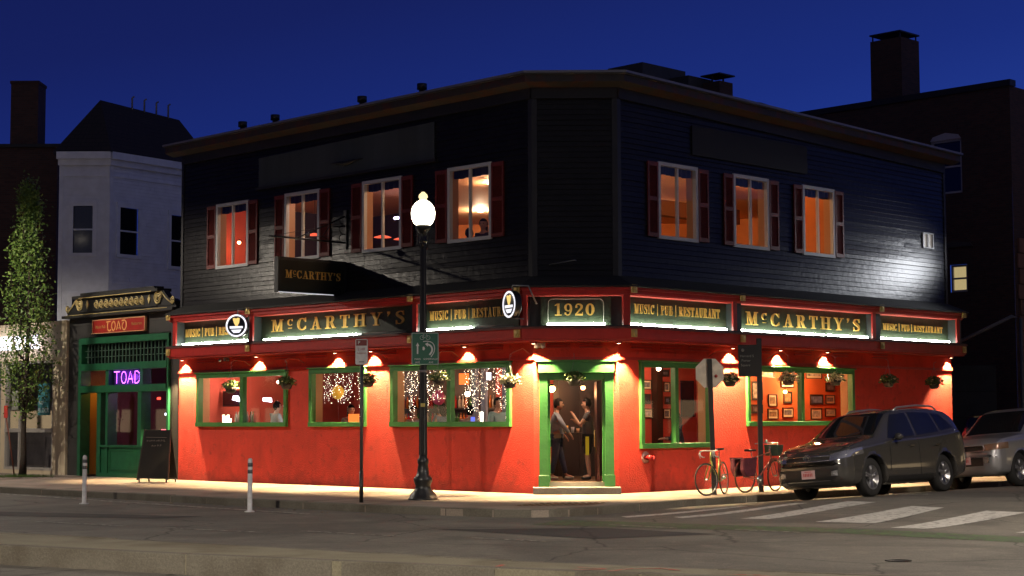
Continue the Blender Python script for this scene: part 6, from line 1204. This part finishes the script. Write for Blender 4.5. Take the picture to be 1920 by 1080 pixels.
# litter along the kerb
r = random.Random(21); m = MB()
for _ in range(60):
    k = r.random(); a, b = Vector((-9.77, 39.04)), Vector((-2.0, 31.5)); p = a.lerp(b, k) + Vector((-.12 - abs(r.gauss(0, .2)), -.12 - abs(r.gauss(0, .2)))); s = r.uniform(.01, .045); z = zr(p.x, p.y) + .003; aa = r.uniform(0, 6.28); c_, d_ = math.cos(aa) * s, math.sin(aa) * s
    m.add([(p.x - c_, p.y - d_, z), (p.x + d_ * .6, p.y - c_ * .6, z + s * .4), (p.x + c_, p.y + d_, z + .002), (p.x - d_ * .6, p.y + c_ * .6, z + s * .3)], [(0, 1, 2, 3)])
o = m.build('litter', mat('litter_leaves', (.35, .24, .12), .8, var=.6, vscale=30), rec=False); tag(o, 'dry leaves and scraps lying along the kerb', 'litter', None, 'stuff')
o = MB().lathe([(.16, 0), (.16, .008), (.13, .008), (.13, .004), (0, .004)], (0, 0, 0), 24).build('manhole_cover', mat('cast_iron_cover', (.03, .028, .026), .6, metal=.3, var=.4)); o.location = (4.7, 20.9, zr(4.7, 20.9) + .003); tag(o, 'small dark iron cover in the asphalt between the crossing and the median', 'manhole cover')
# overhead antenna
o = MB().tube([(0, 0, 0), (.25, 0, 1.0)], .012, 5).build('antenna', black); o.location = (2.55, 41.5, 9.25); tag(o, 'thin leaning antenna on the pub roof', 'antenna')
dg_ = mat('roof_unit_grey', (.05, .05, .055), .7, var=.3)
roofbox((3.9, 48.2, 9.2), (1.9, 1.3, 2.40), dg_, 'roof_unit', 'large grey flat-sided unit on the pub roof right of the antenna', 'roof unit')
roofbox((5.05, 48.2, 9.1), (1.1, 1.0, 2.2), dg_, 'roof_unit', 'grey duct box on the pub roof left of the capped brick chimney', 'roof unit'); roofbox((5.9, 47.9, 9.0), (.6, .6, 2.15), bk_m, 'roof_chimney', 'small brick chimney with a flat metal cap on the pub roof', 'chimney', True)
for k, (u0, s, lb) in enumerate(((0, 11.17, 'leftmost'), (0, 9.74, 'second from the left'), (0, 6.21, 'third from the left'), (0, 4.0, 'rightmost'))):
    o = MB().lathe([(.07, -.15), (.07, .12), (.12, .13), (.12, .27), (.0, .29)], (0, 0, 0), 10).build('roof_vent', black); o.location = P('L', s, -.35, 9.30); tag(o, 'small black mushroom vent on the long roof edge, ' + lb, 'vent', 'vents along the roof edge')
for s, lb, sz in ((6.3, 'low dome vent on the side street roof edge', .28), (8.2, 'small box vent on the side street roof edge', .12)):
    o = MB().lathe([(sz, 0), (sz, .12), (sz * .7, .2 + sz * .3), (0, .25 + sz * .4)], (0, 0, 0), 16).build('roof_vent', dg_); o.location = P('R', s, -.8, 9.1); tag(o, lb, 'vent')
# ------------------------------------------------------------------ cars
tyre = mat('tyre', (.012, .012, .012), .8, bump=.2); blk = mat('car_black_plastic', (.012, .012, .013), .5); chrome = mat('chrome', (.6, .6, .62), .12, metal=1)
cglass = mat('car_glass', (.008, .009, .012), .04, spec=.9); hl = mat('headlamp_glass', (.6, .6, .62), .06, metal=.85); pink = mat('plate_white_pink', (.62, .42, .42), .5); red_l = mat('plate_red', (.5, .08, .08), .5)
def lerp_tab(tab, x):
    if x >= tab[0][0]: return tab[0][1:]
    for a, b in zip(tab, tab[1:]):
        if b[0] <= x <= a[0]:
            t = (a[0] - x) / (a[0] - b[0]); return tuple(p + (q_ - p) * t for p, q_ in zip(a[1:], b[1:]))
    return tab[-1][1:]
def make_car(name, label, paint, tab, fa, ra, wr, sidewin, wind, rearwin, feats, loc, rz, boxy=0):
    t = thing(name, loc, label, 'car', None, rz); K = 20; xs_ = []; x = tab[0][0]; xe = tab[-1][0]
    while x > xe: xs_.append(x); x -= .035 if (x > tab[0][0] - .3 or x < xe + .25 or min(abs(x - fa), abs(x - ra)) < .5) else .06
    xs_.append(xe); m = MB(); vs = []; ring = None
    for x in xs_:
        w, zb, belt, top = lerp_tab(tab, x); k = max(0, min(1, (top - belt) / .5)); g = w * (.93 - (.22 - boxy) * k)
        cp = [(0, zb), (w * .8, zb), (w * .955, zb + .07), (w, zb + .28), (w * .997, (zb + belt) / 2 + .1), (w * .985, belt - .06), (w * .955, belt + .004), (w * .93 * (1 - k) + (w * .93) * k, belt + .03 * k + .006), (g + .012, top - .025 - .09 * k), (g - .07, top - .02 - .012 * k), (g * .55, top - .004), (0, top)]
        pts = []
        for i in range(len(cp) - 1):
            a, b, c, d = [Vector(cp[j]) for j in (max(i - 1, 0), i, i + 1, min(i + 2, len(cp) - 1))]
            n = 3
            for j in range(n):
                tt = j / n; p = .5 * ((2 * b) + (c - a) * tt + (2 * a - 5 * b + 4 * c - d) * tt * tt + (3 * b - a - 3 * c + d) * tt ** 3) if i > 1 else b.lerp(c, tt); pts.append((p.x, p.y))
        pts.append(cp[-1]); out = []
        for y, z in pts:
            for ax in (fa, ra):
                dx = abs(x - ax); R0 = wr + .065
                if dx < R0 and y > w - .32: z = max(z, wr + math.sqrt(R0 * R0 - dx * dx))
            out.append((y, z))
        full = out + [(-y, z) for y, z in out[-2:0:-1]]; ring = len(full); vs += [(x, y, z) for y, z in full]
    n = len(xs_); fs = [(i * ring + j, i * ring + (j + 1) % ring, (i + 1) * ring + (j + 1) % ring, (i + 1) * ring + j) for i in range(n - 1) for j in range(ring)] + [tuple(range(ring)), tuple(range((n - 1) * ring, n * ring))]
    m.add(vs, fs, True); body = m.build('body', paint, t)
    bv = BVHTree.FromPolygons([Vector(v) for v in m.v], m.f)
    def panel(cs, ray, off=.006, nu=12, nv=8):
        """sheet laid on the body: corners and a casting direction"""
        cs = [Vector(c) for c in cs]; ray = Vector(ray).normalized(); V_ = []
        for j in range(nv + 1):
            for i in range(nu + 1):
                u, v = i / nu, j / nv; p = (cs[0] * (1 - u) + cs[1] * u) * (1 - v) + (cs[3] * (1 - u) + cs[2] * u) * v; h = bv.ray_cast(p - ray * 1.5, ray); V_.append((h[0] if h[0] else p) - ray * off)
        return V_, [(j * (nu + 1) + i, j * (nu + 1) + i + 1, (j + 1) * (nu + 1) + i + 1, (j + 1) * (nu + 1) + i) for j in range(nv) for i in range(nu)]
    def pan(nm, css, m_, off=.006, nu=12, nv=8, both=True):
        for sg in ((1, -1) if both else (1,)):
            for cs, ray in css:
                q_ = MB(); q_.add(*panel([(c[0], c[1] * sg, c[2]) for c in cs], (ray[0], ray[1] * sg, ray[2]), off, nu, nv), smooth=True); q_.build(nm, m_, t)
    for sw in sidewin: pan('side_window', [([(x, 0, z) for x, z in sw], (0, -1, 0))], cglass, .007)
    pan('windscreen', [(wind, (-.6, 0, -.8))], cglass, .008, 20, 12, both=False); pan('rear_window', [(rearwin, (.85, 0, -.5))], cglass, .008, 12, 8, both=False)
    for nm, cs, ray, m_, off, both in feats: pan(nm, [(cs, ray)], m_, off, 12, 6, both)
    for ax, fr_ in ((fa, 1), (ra, 0)):
        for sg in (1, -1):
            wt = thing('wheel', (ax, sg * (tab[3][1] - .14), wr), None, None); wt.parent = t; del_ = [wt.pop(k_, None) for k_ in ('label', 'category')]
            if fr_: wt.rotation_euler = (0, 0, R_(feats_steer))
            MB().lathe([(wr * .64, -.10), (wr * .9, -.115), (wr, -.08), (wr, .08), (wr * .9, .115), (wr * .64, .10)], (0, 0, 0), 36, 'y', cap=False).build('tyre', tyre, wt)
            q_ = MB(); y0 = sg * .085
            q_.lathe([(wr * .66, y0 * 1.15), (wr * .6, y0 * 1.0), (wr * .58, y0 * .3), (wr * .2, y0 * .2)], (0, 0, 0), 30, 'y', cap=False); q_.lathe([(wr * .62, 0), (0, 0)], (0, 0, 0), 24, 'y', cap=False); q_.lathe([(.07, y0 * .2), (.07, y0 * .9), (.05, y0 * 1.02), (0, y0 * 1.02)], (0, 0, 0), 16, 'y')
            for k_ in range(5):
                a = k_ * 2 * math.pi / 5 + .3
                for da in (-.16, .16):
                    q_.tube([(.05 * math.cos(a + da), y0 * .9, .05 * math.sin(a + da)), (wr * .62 * math.cos(a + da * .7), y0 * .95, wr * .62 * math.sin(a + da * .7))], .017, 6)
            q_.build('rim', mat('rim_alloy', (.34, .34, .35), .3, metal=.85), wt)
            MB().box((ax - wr - .04, (tab[3][1] - .34) * sg if sg > 0 else -(tab[3][1] - .06), wr * .4), (ax + wr + .04, (tab[3][1] - .06) if sg > 0 else -(tab[3][1] - .34), wr * 1.55)).build('wheel_well', blk, t) if 0 else None
    return t, pan, panel
feats_steer = 0
SUV = [(2.285, .60, .40, .66, .70), (2.25, .72, .30, .74, .80), (2.17, .82, .24, .80, .885), (2.0, .885, .21, .875, .96), (1.7, .912, .20, .925, 1.03), (1.25, .922, .20, .975, 1.095), (1.06, .922, .20, .995, 1.13), (.99, .922, .20, 1.0, 1.17), (.40, .922, .20, 1.035, 1.56), (.1, .92, .20, 1.05, 1.62), (-.15, .92, .20, 1.06, 1.64), (-.7, .92, .20, 1.085, 1.66), (-1.4, .915, .21, 1.13, 1.645), (-1.8, .905, .23, 1.17, 1.60), (-1.98, .895, .26, 1.18, 1.50), (-2.12, .87, .29, 1.12, 1.28), (-2.2, .85, .32, 1.0, 1.10), (-2.26, .80, .36, .92, .97), (-2.28, .74, .42, .80, .84)]
dark_paint = mat('car_paint_charcoal', (.065, .062, .058), .25, metal=.4, coat=1.0)
seam = mat('car_seam', (.004, .004, .004), .9)
FE = [('headlight', [(2.25, .48, .69), (1.66, .90, .79), (1.70, .90, .92), (2.22, .50, .82)], (-.75, -.65, 0), hl, .008, True),
      ('grille', [(2.6, -.46, .70), (2.6, .46, .70), (2.6, .50, .775), (2.6, -.50, .775)], (-1, 0, 0), blk, .008, False),
      ('lower_grille', [(2.6, -.58, .34), (2.6, .58, .34), (2.6, .70, .56), (2.6, -.70, .56)], (-1, 0, 0), blk, .007, False),
      ('fog_lamp', [(2.6, .60, .42), (2.6, .74, .42), (2.6, .74, .52), (2.6, .60, .50)], (-1, -.2, 0), hl, .014, True),
      ('skid_trim', [(2.6, -.5, .325), (2.6, .5, .325), (2.6, .5, .345), (2.6, -.5, .345)], (-1, 0, 0), chrome, .02, False),
      ('door_seam', [(.78, 0, .45), (.795, 0, .45), (.72, 0, 1.02), (.705, 0, 1.02)], (0, -1, 0), seam, .004, True), ('door_seam', [(-.33, 0, .35), (-.318, 0, .35), (-.318, 0, 1.06), (-.33, 0, 1.06)], (0, -1, 0), seam, .004, True), ('door_seam', [(-1.02, 0, .72), (-1.032, 0, .72), (-1.33, 0, 1.1), (-1.318, 0, 1.1)], (0, -1, 0), seam, .004, True),
      ('sill_cladding', [(.86, 0, .24), (-.82, 0, .24), (-.82, 0, .36), (.86, 0, .36)], (0, -1, 0), blk, .008, True), ('tail_light', [(-2.6, .45, .98), (-2.6, .84, .98), (-2.6, .84, 1.10), (-2.6, .5, 1.08)], (1, 0, 0), mat('tail_lamp_red', (.3, .01, .01), .15), .008, True)]
FR['S'] = (Vector((0, 0, 0)), Vector((-1, 0, 0)), Vector((0, -1, 0)))
SW = [[(.72, 1.06), (-.27, 1.10), (-.27, 1.55), (.28, 1.51)], [(-.36, 1.105), (-1.22, 1.16), (-1.16, 1.54), (-.36, 1.56)], [(-1.30, 1.17), (-1.82, 1.24), (-1.55, 1.50), (-1.24, 1.54)]]
suv, pan, panel = make_car('parked_suv', 'dark charcoal SUV parked facing left in front of the picture-wall window', dark_paint, SUV, 1.36, -1.30, .355, SW, [(1.02, -.72, 1.16), (1.02, .72, 1.16), (.40, .60, 1.555), (.40, -.60, 1.555)], [(-2.14, -.62, 1.16), (-2.14, .62, 1.16), (-1.96, .56, 1.5), (-1.96, -.56, 1.5)], FE, (0, 0, 0), 0)
def extras(t, hw, mirror_x, mz, rails, plate, pz, px, emblem=None):
    for sg in (1, -1):
        m = MB(); m.sphere((mirror_x, sg * (hw + .09), mz), .1, 14, (.7, 1.0, .72)); m.tube([(mirror_x + .02, sg * (hw - .1), mz - .06), (mirror_x, sg * (hw + .05), mz - .03)], .025, 6); m.build('mirror', dark_paint if rails else blk, t)
        for hx in (-.12, -1.08): m = MB(); m.box((hx, sg * (hw + .0), .895), (hx + .17, sg * (hw + .03), .92)); m.build('door_handle', chrome, t)
        if rails:
            m = MB(); m.tube([(.0, sg * .57, 1.59), (-.15, sg * .57, 1.655), (-.9, sg * .56, 1.695), (-1.5, sg * .56, 1.675), (-1.65, sg * .56, 1.60)], .018, 7); m.build('roof_rail', mat('rail_silver', (.5, .5, .5), .3, metal=.8), t)
    m = MB(); m.box((px, -.155, pz), (px + .012, .155, pz + .155)); pl = m.build('number_plate', pink, t)
    m = MB(); r = random.Random(int(px * 100))
    for k in range(6): m.box((px + .013, -.11 + k * .038, pz + .045), (px + .015, -.087 + k * .038, pz + .105))
    m.box((px + .013, -.08, pz + .125), (px + .015, .08, pz + .138)); m.build('plate_marks', red_l, pl)
    if emblem:
        ex, ez_, rr_ = emblem
        for a, b in ((1, .7), (.42, .66), (.75, .26)): m = MB(); m.tube([(ex, rr_ * a * math.cos(k * .3927), ez_ + rr_ * b * math.sin(k * .3927) + (.25 * rr_ if b < .3 else 0)) for k in range(16)], rr_ * .09, 5, close=True); m.build('emblem', chrome, t)
extras(suv, .92, .55, 1.08, True, True, .385, 2.29, (2.285, .765, .085))
m = MB(); m.tube([(2.295, -.5, .70), (2.305, 0, .695), (2.295, .5, .70)], .012, 6); m.tube([(2.28, -.52, .785), (2.29, 0, .79), (2.28, .52, .785)], .010, 6); m.build('grille_trim', chrome, suv)
m = MB(); m.tube([(2.35 - .02, 0, 0), (2.33, 0, 0)], .01, 4)
def park(t, fx, fy, heading, fa, track, pitch=0, roll=0):
    """put the near (left-hand) front wheel's footprint at fx, fy"""
    h = Vector((math.cos(heading), math.sin(heading))); l = Vector((-h.y, h.x)); o = Vector((fx, fy)) - h * fa - l * track
    zf = zr(fx, fy); t.location = (o.x, o.y, (zr(*(Vector((fx, fy)) - l * 2 * track)) + zf) / 2 + .004)
    rp_ = Vector((fx, fy)) - h * 2.6; t.rotation_euler = (math.atan2(zf - zr(*(Vector((fx, fy)) - l * 2 * track)), 2 * track), -math.atan2(zf - zr(rp_.x, rp_.y), 2.6), heading); t.location.z -= math.tan(math.atan2(zf - zr(rp_.x, rp_.y), 2.6)) * fa
suv.scale = (1.04, 1.03, 1.10)
park(suv, 7.28, 34.62, R_(225), 1.41, .82)
SV = [(2.09, .60, .40, .68, .72), (2.05, .74, .30, .80, .86), (1.98, .81, .26, .90, .965), (1.8, .845, .25, .97, 1.03), (1.3, .86, .24, 1.0, 1.085), (.95, .865, .24, 1.01, 1.12), (.86, .865, .24, 1.01, 1.15), (.25, .865, .24, 1.03, 1.60), (.0, .865, .24, 1.035, 1.67), (-.8, .865, .24, 1.04, 1.69), (-1.6, .86, .25, 1.05, 1.66), (-1.85, .855, .27, 1.05, 1.58), (-1.98, .85, .3, 1.05, 1.3), (-2.06, .84, .32, 1.0, 1.08), (-2.1, .80, .36, .9, .95), (-2.12, .74, .4, .8, .84)]
silver = mat('car_paint_silver', (.42, .42, .44), .3, metal=.7, coat=.8)
FE2 = [('headlight', [(2.1, .50, .76), (1.70, .86, .80), (1.70, .86, .93), (2.08, .5, .90)], (-.8, -.6, 0), mat('headlamp_amber', (.35, .22, .15), .1, metal=.5), .008, True), ('grille', [(2.6, -.46, .77), (2.6, .46, .77), (2.6, .46, .88), (2.6, -.46, .88)], (-1, 0, 0), blk, .008, False),
       ('lower_grille', [(2.6, -.45, .46), (2.6, .45, .46), (2.6, .45, .62), (2.6, -.45, .62)], (-1, 0, 0), blk, .008, False), ('fog_lamp', [(2.6, .56, .52), (2.6, .70, .52), (2.6, .70, .64), (2.6, .56, .64)], (-1, -.2, 0), hl, .012, True),
       ('door_seam', [(.78, 0, .4), (.79, 0, .4), (.74, 0, 1.02), (.73, 0, 1.02)], (0, -1, 0), seam, .004, True), ('door_seam', [(-.3, 0, .4), (-.31, 0, .4), (-.31, 0, 1.04), (-.3, 0, 1.04)], (0, -1, 0), seam, .004, True), ('tail_light', [(-2.6, .6, .7), (-2.6, .8, .7), (-2.6, .8, 1.0), (-2.6, .6, 1.0)], (1, 0, 0), mat('tail_lamp_red', (.3, .01, .01), .15), .008, True)]
SW2 = [[(.60, 1.07), (-.25, 1.07), (-.25, 1.58), (.16, 1.56)], [(-.36, 1.07), (-1.1, 1.07), (-1.1, 1.58), (-.36, 1.60)], [(-1.2, 1.07), (-1.8, 1.08), (-1.72, 1.55), (-1.2, 1.57)]]
c2, pan2, _ = make_car('parked_suv', 'silver compact SUV with an open black grille, cut by the right edge of the photo', silver, SV, 1.22, -1.2, .345, SW2, [(.88, -.68, 1.14), (.88, .68, 1.14), (.24, .62, 1.60), (.24, -.62, 1.60)], [(-2.05, -.6, 1.1), (-2.05, .6, 1.1), (-1.88, .58, 1.55), (-1.88, -.58, 1.55)], FE2, (0, 0, 0), 0, .1)
extras(c2, .865, .55, 1.1, False, True, .50, 2.10, (2.12, .825, .06)); m = MB(); m.tube([(2.1, -.48, .765), (2.11, 0, .76), (2.1, .48, .765), (2.09, .5, .82), (2.1, .48, .885), (2.11, 0, .89), (2.1, -.48, .885), (2.09, -.5, .82)], .014, 6, close=True); m.build('grille_trim', silver, c2)
c2.scale = (1.05, 1.05, 1.08)
park(c2, 11.50, 38.75, R_(223), 1.22, .74)
c3, _, _ = make_car('parked_car', 'dark red car glimpsed in the gap between the dark SUV and the silver one', mat('car_paint_dark_red', (.10, .01, .012), .3, metal=.4, coat=.8), SV, 1.22, -1.2, .345, SW2, [(.88, -.68, 1.14), (.88, .68, 1.14), (.24, .62, 1.60), (.24, -.62, 1.60)], [(-2.05, -.6, 1.1), (-2.05, .6, 1.1), (-1.88, .58, 1.55), (-1.88, -.58, 1.55)], FE2, (0, 0, 0), 0, .1)
extras(c3, .865, .55, 1.1, False, True, .50, 2.10, None); c3.location = (13.7, 48.6, .0); c3.rotation_euler = (0, 0, R_(250))
# ------------------------------------------------------------------ bicycles (local: rear hub at the origin, front towards +x)
def bicycle(name, label, fc, loc, rz, wb=1.05, wr=.34, style=0, steer=0, lean=0):
    t = thing(name, loc, label, 'bicycle', None, 0); t.rotation_euler = (lean, 0, rz); fm = mat('bike_paint_%d' % style, fc, .3, metal=.2, coat=.6); al = mat('bike_alloy', (.5, .5, .5), .25, metal=.9); rub = mat('bike_tyre_%d' % style, (.02, .016, .012) if not style else (.05, .025, .012), .8)
    bb = (.43, 0, .28); st = (.26, 0, .78 if not style else .74); hd = (wb - .20, 0, .86); hb_ = (wb - .16, 0, .72)
    def wheel(par, x):
        w_ = thing('wheel', (x, 0, wr), None, None); [w_.pop(k_, None) for k_ in ('label', 'category')]; w_.parent = par
        q_ = MB(); q_.tube([(wr * math.cos(k * .1745) * .97, 0, wr * math.sin(k * .1745) * .97) for k in range(36)], .017 if not style else .02, 6, close=True); q_.build('tyre', rub, w_)
        q_ = MB(); q_.tube([(wr * .92 * math.cos(k * .1745), 0, wr * .92 * math.sin(k * .1745)) for k in range(36)], .009, 4, close=True); q_.tube([(0, -.045, 0), (0, .045, 0)], .02, 8); q_.build('rim', al, w_)
        q_ = MB()
        for k in range(20): a = k * math.pi / 10; q_.tube([(0, .03 * (-1) ** k, 0), (wr * .92 * math.cos(a), 0, wr * .92 * math.sin(a))], .0018, 3)
        q_.build('spokes', al, w_); return w_
    wheel(t, 0); q_ = MB()
    for a, b, r0 in ((bb, st, .016), (bb, hb_, .019), (st, hd, .015), ((0, .05, wr), (bb[0], .03, bb[2]), .009), ((0, -.05, wr), (bb[0], -.03, bb[2]), .009), ((0, .05, wr), (st[0], .02, st[2] - .04), .008), ((0, -.05, wr), (st[0], -.02, st[2] - .04), .008), (hb_, (hd[0] - .03, 0, hd[2] + .06), .021)): q_.tube([a, b], r0, 7)
    q_.build('frame', fm, t)
    fk = thing('fork', (hb_[0], 0, 0), None, None); [fk.pop(k_, None) for k_ in ('label', 'category')]; fk.parent = t; fk.rotation_euler = (0, 0, steer); dx = wb - hb_[0]; q_ = MB()
    for y in (-.055, .055): q_.tube([(0, y * .6, .70), (.03, y, .62), (dx, y, wr)], .011, 6)
    q_.build('fork_blades', fm, fk); w_ = wheel(fk, dx); q_ = MB(); q_.tube([(-.04, 0, .80), (-.07, 0, 1.0 if style else .93)], .013, 6)
    if style: q_.tube([(-.24, -.28, 1.04), (-.12, -.22, 1.07), (-.02, -.08, 1.06), (-.02, .08, 1.06), (-.12, .22, 1.07), (-.24, .28, 1.04)], .012, 6); q_.sphere((.0, .12, 1.1), .035, 8)
    else:
        for y in (-.2, .2): q_.tube([(-.04, 0, .93), (-.04, y * .9, .935), (.02, y, .935), (.09, y, .91), (.09, y, .84), (.02, y, .80), (-.03, y, .80)], .012, 6); q_.tube([(.1, y, .93), (.13, y, .86), (.1, y, .78)], .008, 5)
    q_.build('handlebar', al if style else mat('bar_tape_white', (.5, .5, .48), .6), fk)
    if style:
        q_ = MB(); q_.box((-.0, -.15, .78), (.22, .15, 1.02), -.02); q_.build('basket', mat('basket_dark_green', (.03, .06, .04), .7, var=.3), fk)
        q_ = MB(); q_.tube([(dx + (wr + .03) * math.cos(a * .2), 0, wr + (wr + .03) * math.sin(a * .2)) for a in range(2, 15)], .018, 5); q_.build('mudguard', fm, fk)
    q_ = MB(); q_.tube([st, (st[0] - .05, 0, st[2] + .14)], .012, 6); q_.build('seat_post', al, t); z = st[2] + .15; q_ = MB(); q_.prism([(-.17 + st[0] - .03, -.075), (-.17 + st[0] - .03, .075), (st[0] - .06, .06), (st[0] + .12, .015), (st[0] + .12, -.015), (st[0] - .06, -.06)], z, z + .045, 'xy'); q_.build('saddle', blk, t, bevel=.012)
    q_ = MB(); q_.lathe([(.085, -.055), (.085, -.05), (.02, -.045)], bb, 18, 'y'); q_.tube([(bb[0], -.07, bb[2]), (bb[0] + .1, -.07, bb[2] - .13)], .009, 5); q_.tube([(bb[0], .07, bb[2]), (bb[0] - .1, .07, bb[2] + .13)], .009, 5); q_.box((bb[0] + .05, -.16, bb[2] - .145), (bb[0] + .15, -.07, bb[2] - .12)); q_.box((bb[0] - .15, .07, bb[2] + .12), (bb[0] - .05, .16, bb[2] + .145)); q_.tube([(0, -.05, wr + .03), (bb[0], -.05, bb[2] + .085)], .004, 4); q_.tube([(0, -.05, wr - .03), (bb[0], -.05, bb[2] - .085)], .004, 4); q_.build('crankset', al, t)
    if style:
        q_ = MB(); q_.tube([((wr + .03) * math.cos(a * .2), 0, wr + (wr + .03) * math.sin(a * .2)) for a in range(1, 15)], .018, 5); q_.build('mudguard', fm, t)
        q_ = MB(); q_.box((-.28, -.07, .72), (.18, .07, .735)); q_.tube([(-.25, -.06, .72), (0, -.06, wr)], .006, 4); q_.tube([(.12, -.06, .72), (0, -.06, wr)], .006, 4); q_.build('luggage_rack', blk, t); q_ = MB(); q_.tube([(.36, -.03, .26), (.30, -.16, .0)], .008, 5); q_.tube([(.36, .03, .26), (.36, .12, .0)], .008, 5); q_.build('kickstand', al, t)
    else:
        q_ = MB(); q_.tube([(bb[0] + .1, 0, bb[2] + .12), (bb[0] + .2, 0, bb[2] + .25)], .035, 8); q_.build('bottle', mat('bottle_yellowgreen', (.35, .4, .08), .4), t)
    return t
bk1 = bicycle('bicycle', 'yellow-green road bicycle with white drop bars leaning on the post of the octagonal sign', (.20, .22, .04), (4.52, 36.45, 0), R_(247), style=0, steer=R_(-28), lean=R_(3))
bk2 = bicycle('bicycle', 'upright town bicycle with maroon panniers and a green front basket beside the black sign post', (.16, .03, .025), (5.03, 36.95, 0), R_(43), wb=1.08, wr=.345, style=1, steer=R_(10))
for sg, lb in ((-1, 'faded maroon pannier bag on the street side of the town bicycle'), (1, 'faded maroon pannier bag on the wall side of the town bicycle')):
    t = thing('pannier_bag', bk2.location, lb, 'bag', None, R_(43)); y0, y1 = (-.20, -.075) if sg < 0 else (.075, .20)
    MB().prism([(-.26, .74), (.16, .74), (.18, .62), (.12, .36), (-.18, .34), (-.28, .5)], y0, y1).build('bag', mat('pannier_maroon', (.12, .022, .04), .85, var=.4, vscale=9, bump=.3), t, bevel=.025)
    MB().prism([(-.27, .755), (.17, .755), (.12, .60), (-.22, .58)], y0 - .006 if sg < 0 else y1, y0 if sg < 0 else y1 + .006).build('flap', mat('pannier_maroon', (.12, .022, .04)), t)
for a in ('_o',):
    for o in bpy.data.objects:
        if a in o: del o[a]
